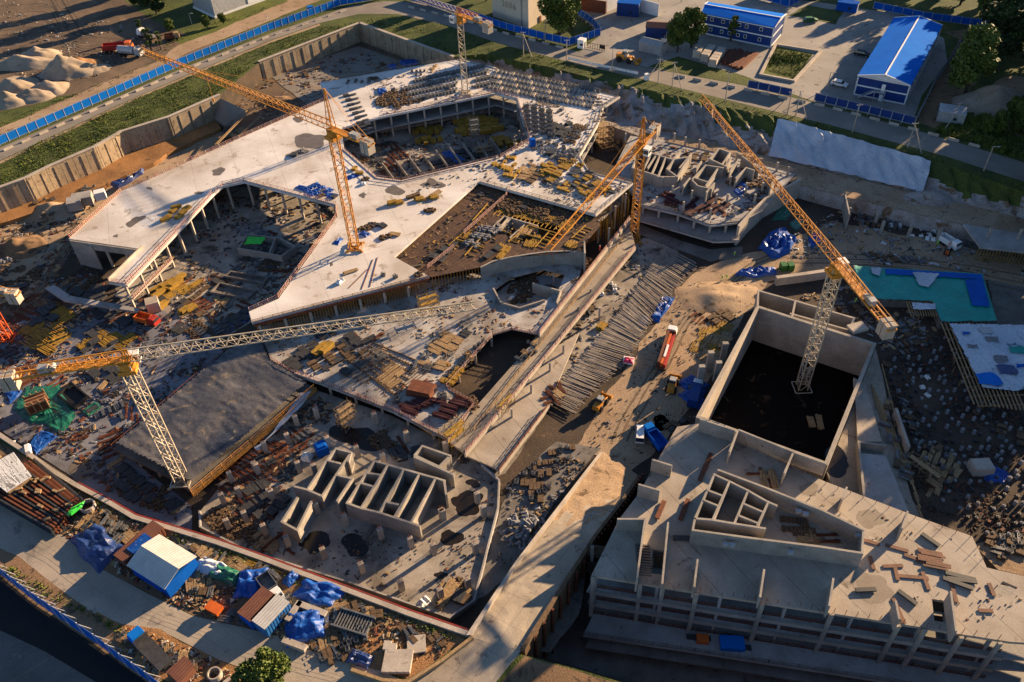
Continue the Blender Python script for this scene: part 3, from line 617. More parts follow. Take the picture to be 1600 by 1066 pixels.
# ================================================================== far building with shafts
ZN = -3.2
rN = empty('shaft_building', P(1100, 300, ZF), 'unfinished block with open concrete shafts beside the earth bank', 'building')
DK_N = [(960, 262), (985, 212), (1040, 222), (1150, 245), (1245, 270), (1190, 330), (1158, 348), (1110, 353), (1060, 335), (1003, 322), (985, 300)]
b = MB(); b.prism(W(DK_N, ZN), ZN - .6, ZN); part('deck', b, 'concrete', rN)
b = MB(); b.prism(W([(985, 330), (1005, 325), (1060, 340), (1115, 357), (1160, 352), (1155, 377), (1115, 378), (1060, 362), (1000, 345)], -6), -6.5, -6.0); part('lower_deck', b, 'concrete', rN)
b = MB(); b.prism(W([(990, 345), (1060, 375), (1110, 390), (1160, 385), (1160, 400), (1110, 408), (1060, 390), (985, 360)], -8.6), -8.9, -8.6); part('lower_deck', b, 'concrete_dark', rN)
cell(rN, [[(1000, 234), (1052, 249)], [(1000, 234), (988, 262)], [(1018, 238), (1005, 266)], [(1031, 243), (1018, 272)], [(1040, 246), (1028, 276)], [(1062, 237), (1042, 264)], [(1077, 245), (1058, 276)], [(1042, 264), (1058, 276), (1028, 276)], [(1052, 249), (1077, 245)], [(988, 262), (1036, 277)],
          [(1109, 248), (1124, 232)], [(1124, 232), (1141, 238)], [(1141, 238), (1128, 257)], [(1109, 248), (1128, 257), (1135, 260), (1142, 246)], [(1082, 280), (1103, 258)], [(1103, 258), (1130, 262)], [(1121, 264), (1103, 290)], [(1086, 278), (1105, 284)], [(1082, 282), (1090, 290), (1112, 295)], [(1160, 244), (1185, 262)], [(1140, 268), (1152, 252)], [(1150, 278), (1166, 262), (1178, 266)], [(1062, 262), (1080, 240)], [(1012, 262), (1024, 244)], [(1068, 290), (1078, 278)], [(1196, 276), (1210, 282), (1204, 292)], [(990, 232), (1004, 222)], [(1088, 262), (1096, 252)], [(1104, 300), (1116, 286)]], 0.4, ZN)
columns(rN, [P(u, v, ZN).xy for u, v in ((1080, 312), (1050, 305), (1135, 318), (1190, 300), (1150, 252), (1120, 246), (1070, 228), (1020, 225), (1000, 292), (1165, 300), (1140, 290), (1230, 275), (1178, 318), (1000, 215), (1025, 322), (1067, 330), (1109, 340), (1147, 338), (1118, 318), (1053, 222), (1092, 232), (1168, 262), (1166, 278), (1213, 268), (977, 222), (1041, 250), (1010, 262), (1206, 288))], ZN, ZN + 3.2, .55)
columns(rN, [P(u, v, ZN).xy for u, v in ((1005, 320), (1030, 328), (1060, 334), (1085, 344), (1110, 351), (1135, 350), (1156, 346))], ZF, ZN - .5, .6)
b = MB(); cv = [(1155, 352), (1172, 333), (1196, 310), (1226, 294), (1250, 280)]; xy = W(cv, -2.2)
for i in range(len(xy) - 1): b.wall(xy[i], xy[i + 1], ZF, -2.2 + .005 * i, .7)
part('curved_wall', b, 'concrete_pale', rN)
rail(rN, [(1003, 320), (1060, 333), (1110, 351), (1157, 346)], ZN, m='stripes_dark'); rail(rN, [(1000, 344), (1060, 361), (1115, 377), (1155, 376)], -6, m='stripes_dark'); rail(rN, [(1040, 222), (1150, 245), (1243, 270)], ZN, m='stripes_dark')
# ================================================================== deep tank
rK = empty('deep_tank', P(1230, 600, -14), 'deep rectangular concrete tank with black water around a crane foot', 'tank')
for i in range(4):
    a, c = tank[i], tank[(i + 1) % 4]; d = (c - a).normalized() * .5; b = MB(); b.wall(a + (d if i % 2 else -d * 0), c - (d if i % 2 else -d * 0), -14, -2 + (.012 if i % 2 else 0), .8)
    part('tank_wall', b, 'concrete_wall' if i != 3 else 'concrete_pale', rK)  # sun-facing west wall paler: its sunlight is put into the colour
b = MB(); b.prism(tank, -14.2, -13.6); part('tank_floor', b, 'concrete_dark', rK)
cell(rK, [[(1185, 454), (1243, 470), (1335, 497)], [(1185, 454), (1184, 477)], [(1243, 470), (1238, 494)], [(1335, 497), (1325, 522)], [(1236, 490), (1328, 516)]], -3.2, ZF, .5, 'concrete_wall')
w_ = MB(); w_.sheet([(p.x, p.y, -13.0) for p in tank]); build('water', w_, 'water_dark', kind='structure')
b = MB(); a = P(1340, 512, -2.2); b.box((a.x, a.y, -2.6), (4.2, 3, .7), .3); part('ledge', b, 'concrete_pale', rK)
rQ = empty('terrace_frame', P(1350, 650, ZF), 'low concrete terraces stepping down beside the deep tank', 'terrace')
for j, (pts, z0, z1) in enumerate((([(1368, 545), (1380, 590), (1392, 660), (1425, 780), (1440, 806), (1432, 806), (1300, 762), (1292, 738)], -8.9, -7.4), ([(1334, 590), (1352, 600), (1378, 690), (1340, 690), (1338, 650)], -7.4, -6.6), ([(1342, 708), (1384, 712), (1420, 800), (1350, 785)], -7.4, -6.0))):
    b = MB(); b.prism(W(pts, z1), z0, z1); part('terrace', b, ['ramp_road', 'concrete_pale', 'concrete'][j], rQ)
b = MB(); a, c = W([(1401, 639), (1420, 696)], -5.2); b.wall(a, c, ZF, -5.2, .6); part('wall', b, 'concrete_pale', rQ)
b = MB(); a, c = W([(1342, 690), (1383, 696)], -5); b.wall(a, c, ZF, -5, .5); a, c = W([(1342, 690), (1352, 790)], -5); b.wall(a, c, ZF, -5.006, .5); part('wall', b, 'concrete_wall', rQ)
b = MB()
for k in range(12): b.beam(P(1378 + k * 5.0, 570 + k * 20, -7.2), P(1384 + k * 5.4, 594 + k * 20, -7.1), .25); b.beam(P(1362 + k * 3, 600 + k * 6, -7.2), P(1370 + k * 6, 640 + k * 13, -7.2), .2)
part('timber_edge', b, 'timber_raw', rQ)
# ================================================================== lower right building
h2 = W(HOLE2, ZF); g = MB()
g.sheet([(p.x, p.y, -17) for p in grow(h2, 6)])
for i in range(len(h2)):
    a, b_ = h2[i], h2[(i + 1) % len(h2)]; g.add([(a.x, a.y, ZF), (b_.x, b_.y, ZF), (b_.x, b_.y, -17), (a.x, a.y, -17)], [(0, 3, 2, 1)])
build('pit_ground', g, 'concrete_dark', kind='structure')
DK_L = [(1058, 667), (1091, 662), (1288, 752), (1432, 807), (1519, 838), (1542, 887), (1620, 905), (1700, 930), (1690, 1010), (1579, 1003), (1495, 990), (1458, 983), (1200, 943), (1085, 925), (924, 899), (967, 812), (999, 770), (1020, 732)]
HL = [[(1456, 936), (1484, 940), (1488, 974), (1460, 970)], [(1567, 908), (1590, 918), (1579, 932), (1555, 924)], [(1020, 858), (1040, 861), (1035, 898), (1017, 896)]]
rL = empty('stepped_building', P(1200, 900, -14), 'unfinished three storey block with a broad sunlit deck and a walled core', 'building')
b = MB(); b.prism(W(DK_L, 1), .35, 1, [W(h, 1) for h in HL]); part('deck', b, 'deck_seam', rL)
FR = W([(924, 899), (1085, 925), (1200, 943), (1458, 983), (1495, 990), (1579, 1003)], 1)
lo2 = [p.copy() for p in W(DK_L, 1)]
for zl in (-3.6, -7.8):
    b = MB(); b.prism(inset(lo2, -.5 if zl > -5 else -.3, False), zl - .6, zl, [grow(W(HL[0], 1), .6)]); part('deck', b, 'concrete', rL)
ZB = -12.0
l3 = W([(911, 993), (1085, 1019), (1200, 1037), (1420, 1071), (1600, 1098), (1700, 1070), (1640, 960), (1440, 870), (1270, 810), (1060, 750), (1010, 810), (960, 890)], ZB)
b = MB(); b.prism(l3, ZB - .6, ZB); part('deck', b, 'concrete', rL)
b = MB(); b.prism(inset([p + Vector((0, -1.5)) for p in l3], .2, False), -14.6, -14.1); part('deck', b, 'concrete_dark', rL)
cl = [q for q, a in along([p + Vector((.1, .6)) for p in FR], 5.6, .8)]
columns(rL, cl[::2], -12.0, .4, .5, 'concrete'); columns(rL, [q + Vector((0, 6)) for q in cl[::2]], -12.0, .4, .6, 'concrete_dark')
b = MB(); q0 = FR[0] + Vector((1.0, -.1)); 
for zz in (-3.6, -7.8):
    b = MB()
    for i in range(len(FR) - 1): a, c = FR[i] + Vector((0, -.35)), FR[i + 1] + Vector((0, -.35)); b.wall(a, c, zz - .95, zz + .03 + .004 * (i % 2), .45)
    part('edge_beam', b, 'concrete_wall', rL)
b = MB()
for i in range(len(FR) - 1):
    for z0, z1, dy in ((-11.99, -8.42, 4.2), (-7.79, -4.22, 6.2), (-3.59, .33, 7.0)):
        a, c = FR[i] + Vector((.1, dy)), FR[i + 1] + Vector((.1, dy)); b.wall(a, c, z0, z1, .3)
part('wall', b, 'dirt_dark', rL)  # dark backs of the bays: shade inside the storeys put into their colour
for u, v in ((926, 900), (1000, 908), (1035, 912), (1087, 925), (1190, 940), (1298, 956), (1402, 974), (1443, 981), (1500, 992), (1560, 1001)):
    q = P(u, v, 1).xy; b = MB(); b.box((q.x, q.y - .55, ZB), (.75, .45, 13.2)); part('pilaster', b, 'concrete_wall', rL)
for zz, dy in ((-3.6, .5), (-7.8, .5), (-12.0, -.1)):
    rail(rL, [p + Vector((0, dy)) for p in FR], zz, h=1.0, m='rust', world=True)
rail(rL, W([(913, 992), (1085, 1018), (1200, 1036), (1420, 1070), (1600, 1097)], ZB), ZB, m='stripes_dark', world=True)
columns(rL, [q + Vector((0, 1.5)) for q, a in along(W([(913, 992), (1200, 1037), (1600, 1097)], ZB), 6, 2)], -17, -12.5, .7, 'concrete')
ZC = 5.2
S5 = lambda x, y: (1060 + x / 4.44, 640 + y / 4.44)
cell(rL, [[S5(250, 450), S5(115, 755)], [S5(250, 450), S5(360, 500), S5(480, 560), S5(620, 640), S5(680, 665)], [S5(115, 755), S5(235, 765), S5(380, 790), S5(600, 825)], [S5(355, 500), S5(240, 760)], [S5(485, 560), S5(390, 785)], [S5(625, 640), S5(550, 800)], [S5(205, 560), S5(310, 600)], [S5(180, 630), S5(275, 668)], [S5(460, 655), S5(575, 705)], [S5(420, 735), S5(555, 790)],
          [S5(280, 420), S5(600, 540), S5(1000, 700), S5(1285, 835)], [S5(100, 835), S5(500, 890), S5(980, 950), S5(1275, 995)], [S5(1285, 835), S5(1275, 995)], [S5(100, 835), S5(115, 758)]], ZC, 1.0, .4, 'concrete_wall')
b = MB()                                           # pale boxes at core wall openings: light showing through, put into the colour
for x, y in ((330, 930), (375, 935), (780, 985), (835, 700 - 0), (885, 718), (1250, 868)):
    q = P(*S5(x, y), 4.3); b.box((q.x, q.y, 3.6), (1.0, .55, .8), -.25)
part('opening', b, 'steel_light', rL)
b = MB()
for x, y, ww in ((215, 905, 2.0), (495, 925, 2.4), (940, 1000, 1.6), (640, 950, 1.6)):
    q = P(*S5(x, y), 2.0); b.box((q.x, q.y, 1.0), (ww, .62, 2.6), -.2)
part('doorway', b, 'timber_dark', rL)
cell(rL, [[(1020, 718), (1049, 727)], [(999, 757), (1030, 766)], [(966, 811), (1008, 811)], [(1008, 811), (995, 906)], [(1044, 817), (1035, 911)], [(1090, 875), (1085, 916)], [(1194, 891), (1188, 932)], [(1302, 905), (1296, 946)], [(1095, 655), (1148, 672)], [(1153, 673), (1140, 705)], [(1155, 672), (1240, 706)], [(1240, 706), (1226, 738)], [(1242, 707), (1290, 724)], [(1323, 762), (1316, 780)], [(1418, 800), (1410, 825)], [(1400, 940), (1405, 966)], [(1486, 925), (1494, 985)]], 4.6, 1.0, .35, 'concrete_wall')
b = MB()                                           # stair in the front bay
for k in range(12):
    q = P(1003 + k * .4, 855 + k * 4, 1).lerp(P(1003, 905, 1), 0); b.box((q.x, q.y, 1.0 - k * .01 + .02), (2.6, .3, .05 + .12 * (12 - k) / 2), -.15)
part('stair', b, 'concrete_dark', rL)
b = MB(); wl = along(W([(924, 899), (1200, 943), (1458, 983), (1579, 1003)], 1), 1.9, .5)
for q, a in wl: b.beam((q.x, q.y + .3, .9), (q.x, q.y + .3, 2.3), .07)
bk = along(W([(1091, 664), (1288, 754), (1432, 809), (1519, 840), (1542, 887)], 1), 2.4, 1)
for q, a in bk: b.beam((q.x, q.y - .4, .9), (q.x, q.y - .4, 2.2), .07)
part('starter_bars', b, 'rust', rL)
PCN = [0]
def piece(u, v, z, d, rz, m, look, name='board', cat='board', grp=None, top=1.0):
    PCN[0] += 1; q = P(u, v, z) + Vector((0, 0, (PCN[0] % 37) * .005)); b = MB(); b.box((0, 0, 0), d, 0, top); o = build(name, b, m, origin=(0, 0, 0)); o.location = q; o.rotation_euler.z = rz
    return auto(o, look, cat, grp)
# ================================================================== sloping haul ramp
RW = [(942, 706), (884, 786), (810, 883), (735, 996)]; RE = [(997, 742), (970, 786), (927, 841), (814, 1017)]
rR = empty('haul_ramp', P(850, 880, ZF), 'long paved earth ramp climbing from the pit to the lower street', 'ramp')
zs = [-8.9, -6.2, -3.6, 0.05]
A = [P(u, v, z) for (u, v), z in zip(RW, zs)]; B = [P(u, v, z) for (u, v), z in zip(RE, zs)]
b = MB(); rows_ = []; NR = 60
for k in range(NR + 1):
    t = k / NR * 3; i = min(2, int(t)); a_, c_ = A[i].lerp(A[i + 1], t - i), B[i].lerp(B[i + 1], t - i); rows_.append([a_.lerp(c_, j / 10) for j in range(11)])
vs = [p + Vector((0, 0, .10 * noise.noise((p.x * .5, p.y * .5, 1)))) for r_ in rows_ for p in r_]
b.add(vs, [(k * 11 + j, k * 11 + j + 1, (k + 1) * 11 + j + 1, (k + 1) * 11 + j) for k in range(NR) for j in range(10)])
for k in range(NR):
    for j in range(10): b.mi[k * 10 + j] = 1 if k / NR + .25 * noise.noise((k * .3, j * .5, 3)) < .42 else 0
part('road_surface', b, ['ramp_road', 'dirt_light'], rR)
for L, sgn in ((A, -1), (B, 1)):
    b = MB()
    for i in range(3):
        p, q = L[i] + Vector((sgn * .3, 0, 0)), L[i + 1] + Vector((sgn * .3, 0, 0))
        
        d = Vector((sgn * .4, 0, 0)); u = Vector((0, 0, .9 - .003 * i)); dz0, dz1 = Vector((0, 0, -17 - p.z)), Vector((0, 0, -17 - q.z))
        b.add([p - d + dz0, p + d + dz0, q + d + dz1, q - d + dz1, p - d + u * (-.03 if i == 0 else 1), p + d + u * (-.03 if i == 0 else 1), q + d + u, q - d + u], [(4, 5, 6, 7), (0, 4, 7, 3), (1, 2, 6, 5), (0, 1, 5, 4), (2, 3, 7, 6)])
    part('parapet', b, 'concrete_pale' if sgn < 0 else 'timber_dark', rR)
b = MB()
for i in range(3):
    for k in range(9):
        p = B[i].lerp(B[i + 1], k / 9) + Vector((1.0, -.1, 0)); b.box((p.x, p.y, -17), (.4, .4, 17.3 + p.z))
part('pile_wall', b, 'rust', rR)
build('road', (lambda m_: (m_.sheet([tuple(P(u, v, .055)) for u, v in ((735, 996), (814, 1017), (770, 1072), (640, 1180), (560, 1180), (640, 1066), (650, 1062))]), m_)[1])(MB()), 'ramp_road', kind='structure')
# low white kerb wall round the rim and the rusty fence on it
rk = empty('kerb_wall', P(420, 870, 0), 'low pale kerb wall with a red strip round the lower edge of the pit', 'wall')
kp = W([(-80, 640), (0, 681), (50, 714), (84, 738), (120, 760), (171, 787), (210, 810), (276, 830), (341, 850), (420, 878), (548, 926), (640, 961), (728, 991)])
b = MB()
for i in range(len(kp) - 1): b.wall(kp[i], kp[i + 1], -.2, .55 + .004 * (i % 3), .9)
part('kerb', b, 'concrete_pale', rk)
b = MB()
for i in range(4, len(kp) - 1):
    d = Vector((.2, .75)); b.wall(kp[i] + d, kp[i + 1] + d, .0, .35 + .004 * (i % 3), .3)
part('red_strip', b, 'rust_red', rk)
rk = empty('kerb_wall', P(700, 1040, 0), 'low brown edge wall along the sunlit ramp road', 'wall')
b = MB(); kp = W([(552, 1050), (600, 1066), (640, 1068), (690, 1036), (737, 1000)])
for i in range(len(kp) - 1): b.wall(kp[i], kp[i + 1], -.1, .85 + .004 * (i % 3), .55)
part('kerb', b, 'timber_raw', rk)
# rebar mat
rb = empty('rebar_mat', P(960, 540, ZF), 'long mat of loose reinforcement bars laid beside the haul road', 'rebar')
L0 = [P(u, v, -8.2) for u, v in ((1040, 386), (985, 470), (932, 538), (859, 628))]; L1 = [P(u, v, -8.2) for u, v in ((1090, 412), (1016, 500), (985, 555), (893, 645))]
def lerpl(L, t):
    t = min(t, .9999) * (len(L) - 1); i = int(t); return L[i].lerp(L[i + 1], t - i)
b = MB()
for k in range(260):
    t = k / 260; a, c = lerpl(L0, t), lerpl(L1, t); j = rnd.uniform(-.25, .25)
    d = (c - a).normalized(); b.tri(a - d * (rnd.uniform(0, 1.2)) + Vector((0, j * .3, rnd.uniform(-.1, .15))), c + d * rnd.uniform(-1.0, 1.0) + Vector((0, j, rnd.uniform(-.1, .2))), .13)
part('cross_bar', b, 'concrete_pale', rb)
b = MB()
for s in (.1, .3, .5, .7, .9):
    for k in range(12):
        a = lerpl(L0, k / 12).lerp(lerpl(L1, k / 12), s); c = lerpl(L0, (k + 1) / 12).lerp(lerpl(L1, (k + 1) / 12), s); b.tri(a + Vector((0, 0, -.15)), c + Vector((0, 0, -.15)), .16)
part('long_bar', b, 'rust', rb)
# ================================================================== retaining walls
for pts, lab, m in ((RIM_W, 'old stained retaining wall of concrete panels along the grassy bank', 'wall_old'), ([(406, 97), (561, 37)], 'sunlit tan retaining wall at the far corner of the pit', 'wall_old'), ([(563, 37), (707, 89)], 'shaded brown retaining wall running away from the far pit corner', 'wall_old')):
    xy = W(pts); c = sum(xy, Vector((0, 0))) / len(xy); r = empty('retaining_wall', (c.x, c.y, ZF), lab, 'wall')
    b = MB()
    for i in range(len(xy) - 1): b.wall(xy[i], xy[i + 1], ZF, .25 + .005 * (i % 3), .9)
    part('wall_panel', b, m, r)
    b = MB()
    for q, a in along(xy, 4.6, 1): n_ = Vector((math.sin(a), -math.cos(a))) * .55; b.box((q.x + n_.x, q.y + n_.y, ZF), (.2, .16, 8.6), a)
    part('buttress', b, 'wall_old', r)
    b = MB()
    for i in range(len(xy) - 1): b.wall(xy[i], xy[i + 1], .27 + .006 * (i % 2), .5 + .005 * (i % 3), 1.3)
    part('cap', b, 'concrete_pale', r)
# concrete slope and stair in the far corner
b = MB(); s4 = [P(341, 152, -1), P(383, 172, -1), P(352, 196, -7), P(325, 180, -7)]; b.add(s4 + [p - Vector((0, 0, 2)) for p in s4], [(0, 1, 2, 3), (0, 4, 5, 1), (1, 5, 6, 2), (2, 6, 7, 3)]); build('slope_slab', b, 'road_old', label='grey concrete slope slab at the end of the old retaining wall', cat='slab')
for k, (p, q) in enumerate((((387, 174), (336, 226)), ((405, 182), (372, 214)))):
    b = MB(); a, c = P(*p, -4), P(*q, -6); b.beam(a, c, .25); b.beam(a + Vector((.7, .3, 0)), c + Vector((.7, .3, 0)), .25)
    for t in range(9): x = a.lerp(c, t / 8); b.beam(x, x + Vector((.7, .3, 0)), .12)
    build('timber_ladder', b, 'timber_raw', label=('long' if k == 0 else 'shorter') + ' pale timber walkway on the concrete slope behind the big deck', cat='walkway')
# ================================================================== fences
def panel_fence(label, pts, h, pw, m, z=0, brace=True, world=None, side=-1):
    xy = world or W(pts, z); c = sum(xy, Vector((0, 0))) / len(xy); r = empty('sheet_fence', (c.x, c.y, z), label, 'fence')
    fr = MB(); cnt = 0
    for i in range(len(xy) - 1):
        L = (xy[i + 1] - xy[i]).length; nn = max(1, round(L / pw)); d = (xy[i + 1] - xy[i]) / nn; a = math.atan2(d.y, d.x); nr = Vector((math.sin(a), -math.cos(a))) * -side
        for k in range(nn):
            p = xy[i] + d * k; q = p + d; b = MB(); b.wall(p + d * .04, q - d * .04, z + .25, z + h + rnd.uniform(-.04, .04), .06)
            if cnt < 100: part('panel', b, m, r)
            cnt += 1
            fr.box((p.x, p.y, z), (.16, .16, h + .1))
            for zz in (.35, h - .1): fr.beam((p.x, p.y, z + zz), (q.x, q.y, z + zz), .10)
            if brace:
                e = p + nr * 1.5; fr.beam((p.x, p.y, z + h * .92), (e.x, e.y, z + .1), .09); fr.beam((p.x, p.y, z + .1), (e.x, e.y, z + .1), .09)
    part('post_frame', fr, 'steel_light', r)
    return r
panel_fence('long bright blue sheet fence beside the road with barrier blocks', [(-100, 275), (0, 228), (158, 159), (282, 104), (420, 49), (532, 9), (600, -2)], 3.2, 3.4, 'blue_light', brace=False)
panel_fence('dark blue sheet fence in front of the tan tower', [(635, 0), (700, 17), (740, 30), (780, 44), (815, 54), (850, 63), (890, 72)], 3.2, 3.4, 'blue_sheet', brace=False)
panel_fence('short blue fence at the guard booth beneath the tree', [(890, 72), (938, 56), (926, 40), (903, 24)], 3.2, 3.4, 'blue_sheet', side=1)
panel_fence('short dark blue fence below the fenced lawn plot', [(1168, 138), (1200, 144), (1236, 152)], 3.0, 3.4, 'blue_dark')
panel_fence('blue fence before the gable end of the blue roofed block', [(1272, 158), (1340, 174), (1427, 196)], 3.0, 3.4, 'blue_dark')
panel_fence('dark fence beside the trees climbing from the road', [(1428, 196), (1458, 135), (1490, 88), (1519, 42)], 3.0, 3.6, 'blue_dark', brace=False)
panel_fence('far blue fence behind the blue roofed block', [(1364, 14), (1440, 30), (1500, 38), (1557, 46)], 3.0, 3.6, 'blue_sheet', brace=False)
panel_fence('far blue fence beside the lawn at the top of the yard', [(1176, -4), (1205, 4), (1232, 12), (1262, -4)], 3.2, 3.6, 'blue_sheet', brace=False)
panel_fence('tall blue fence with white struts above the dark verge', [(-120, 820), (0, 897), (60, 944), (110, 978), (160, 1012), (200, 1042), (240, 1070), (330, 1140)], 4.8, 3.4, 'blue_sheet', side=1)
panel_fence('low pale barrier fence along the bank beside the gate', [(888, 94), (925, 103), (960, 110), (997, 118)], 1.3, 4.2, 'white_paint', brace=False)
# concrete barrier blocks along the roads
b = MB(); prof = [(-.35, 0), (.35, 0), (.35, .25), (.14, .45), (.1, .95), (-.1, .95), (-.14, .45), (-.35, .25)]
vs = [(x, y, z) for x in (-1.3, 1.3) for y, z in prof]; b.add(vs, [(i, (i + 1) % 8, (i + 1) % 8 + 8, i + 8) for i in range(8)] + [tuple(range(8))[::-1], tuple(range(8, 16))])
bar = build('barrier_block', b, 'concrete_pale', origin=(0, 0, 0)); firstbar = [bar]
def proto_copy(proto, first, loc, rz, sc=1.0):
    o = first.pop() if first else copy_tree(proto)
    o.location = loc; o.rotation_euler.z = rz
    if sc != 1.0: o.scale = (sc,) * 3 if isinstance(sc, (int, float)) else sc
    return o
mark('the sand heaps', 110, 100); mark('the pale hall', 350, 20); mark('the tan tower', 810, 45); mark('the guard booth', 909, 75); mark('the rusty bundle yard', 1150, 100); mark('the blue roofed block', 1375, 160); mark('the earth mound', 1560, 160)
for pts, n_, look in (([(-20, 248), (158, 168), (282, 113), (420, 58), (545, 15)], 6.4, 'red and white concrete barrier block by the fence'), ([(640, 12), (720, 31), (790, 53), (880, 76)], 6.4, 'pale barrier block on the shaded road'), ([(1060, 120), (1160, 140), (1215, 152), (1285, 166), (1430, 204), (1535, 232)], 6.2, 'red striped barrier block on the far road')):
    for q, a in along(W(pts), n_, 1.0): auto(proto_copy(bar, firstbar, (q.x, q.y, .03), a, (1.25, 1.25, .8)), look, 'barrier', 'barrier blocks along the road')
# ================================================================== yard buildings
def gabled(name, label, px, he, hr, wallm, roofm, bands=True, wins=None, base=0.0, longaxis=0):
    """px: roof corners (four) on the eaves level, first edge is the one the camera looks at"""
    c = [P(u, v, he).xy for u, v in px]; ctr = sum(c, Vector((0, 0))) / 4
    r = empty(name, (ctr.x, ctr.y, base), label, 'building')
    wl_ = [ctr + (p - ctr) * .965 for p in c]
    b = MB(); b.prism(wl_, base, he - .05); part('wall', b, wallm, r)
    if longaxis == 0: e = [(0, 1), (3, 2)]       # gables on the edges 0-1 and 3-2
    else: e = [(1, 2), (0, 3)]
    m0 = (c[e[0][0]] + c[e[0][1]]) / 2; m1 = (c[e[1][0]] + c[e[1][1]]) / 2; t = .18
    v3 = lambda p, z: (p.x, p.y, z)
    rf = MB()
    for sd_ in (0, 1):
        a0, a1 = c[e[0][sd_]], c[e[1][sd_]]
        vs = [v3(a0, he), v3(a1, he), v3(m1, he + hr), v3(m0, he + hr), v3(a0, he - t), v3(a1, he - t), v3(m1, he + hr - t), v3(m0, he + hr - t)]
        rf.add(vs, [(0, 1, 2, 3), (7, 6, 5, 4), (0, 4, 5, 1), (0, 3, 7, 4), (1, 5, 6, 2)])
    ro = part('roof', rf, roofm, r)
    rb_ = MB(); rb_.beam(v3(m0, he + hr + .05), v3(m1, he + hr + .05), .5, .12)
    for sd_ in (0, 1):
        for mm_, k in ((m0, 0), (m1, 1)): rb_.beam(v3(c[e[k][sd_]], he), v3(mm_, he + hr), .28, .3)
    part('roof_trim', rb_, 'white_paint', r)
    gb = MB()
    for k, mm_ in ((0, m0), (1, m1)):
        a0, a1 = ctr + (c[e[k][0]] - ctr) * .975, ctr + (c[e[k][1]] - ctr) * .975; mm2 = ctr + (mm_ - ctr) * .975
        gb.add([v3(a0, he - .2), v3(a1, he - .2), v3(mm2, he + hr - .25)], [(0, 1, 2)])
    part('gable', gb, 'white_paint', r)
    if bands:
        bb = MB()
        for i in range(4):
            a, d = ctr + (c[i] - ctr) * .969, ctr + (c[(i + 1) % 4] - ctr) * .969
            for zz, hh in ((base + .25, .5), ((he + base) / 2, .45), (he - .5, .35)): bb.beam(v3(a, zz), v3(d, zz), .12, hh)
            bb.beam(v3(a, base), v3(a, he - .2), .35, .35)
        part('wall_band', bb, 'white_paint', r)
    for (i, ts, zz) in wins or []:
        a, d = ctr + (c[i] - ctr) * .968, ctr + (c[(i + 1) % 4] - ctr) * .968; dr = (d - a).normalized()
        for t_ in ts:
            q = a.lerp(d, t_); f = MB(); f.beam(v3(q - dr * .65, zz), v3(q + dr * .65, zz), .14, 1.35); fo = part('window', f, 'white_paint', r)
            g_ = MB(); g_.beam(v3(q - dr * .5, zz), v3(q + dr * .5, zz), .2, 1.05); part('pane', g_, 'window_dark', fo)
    return r
bt = [.06, .16, .26, .38, .50, .60, .70, .80, .93]
gabled('site_office', 'long two storey blue site office with rows of white windows', [(1095, 20), (1211, 43), (1229, 22), (1106, 3)], 8.0, 1.2, 'blue_dark', 'roof_blue', wins=[(0, [.06, .15, .31, .42, .54, .64, .84], 6.2), (0, [.06, .15, .31, .42, .54, .64, .84], 2.3)], longaxis=1)
ro = gabled('office_block', 'big two storey block with blue gabled roof and outside stair', [(1340, 118), (1423, 134), (1473, 39.5), (1397, 27.5)], 7.3, 2.0, 'blue_dark', 'roof_blue', wins=[(1, bt, 5.6), (1, bt, 2.0)])
b = MB(); dr_ = (P(1423, 134, 7.3) - P(1340, 118, 7.3)).normalized(); c0 = P(1340, 118, 7.3) + dr_ * 8.5; nn_ = Vector((dr_.y, -dr_.x, 0)); c0.z = 0
b.beam(c0 + nn_ * .1 + Vector((0, 0, 4.8)) - dr_ * .0, c0 + nn_ * .1 + Vector((0, 0, 4.8)) + dr_ * 1.2, .3, 2.4); b.beam(c0 + nn_ * .1 + Vector((0, 0, 1.2)), c0 + nn_ * .1 + Vector((0, 0, 1.2)) + dr_ * 1.2, .3, 2.4); part('door', b, 'white_paint', ro)
b = MB(); pl = c0 + nn_ * 1.1 + Vector((0, 0, 3.6)); b.beam(pl - dr_ * 1.6, pl + dr_ * 1.8, 1.6, .15); b.beam(pl - dr_ * 1.6, pl - dr_ * 6.5 - Vector((0, 0, 3.4)), 1.2, .2)
for s_ in (-1.5, 1.7):
    b.beam(pl + dr_ * s_ + nn_ * .7, pl + dr_ * s_ + nn_ * .7 - Vector((0, 0, 3.6)), .15)
b.beam(pl - dr_ * 1.6 + nn_ * .75 + Vector((0, 0, 1)), pl + dr_ * 1.8 + nn_ * .75 + Vector((0, 0, 1)), .1); b.beam(pl - dr_ * 1.6 + nn_ * .75 + Vector((0, 0, 1)), pl - dr_ * 6.5 + nn_ * .6 - Vector((0, 0, 2.4)), .1); part('stair', b, 'steel_light', ro)
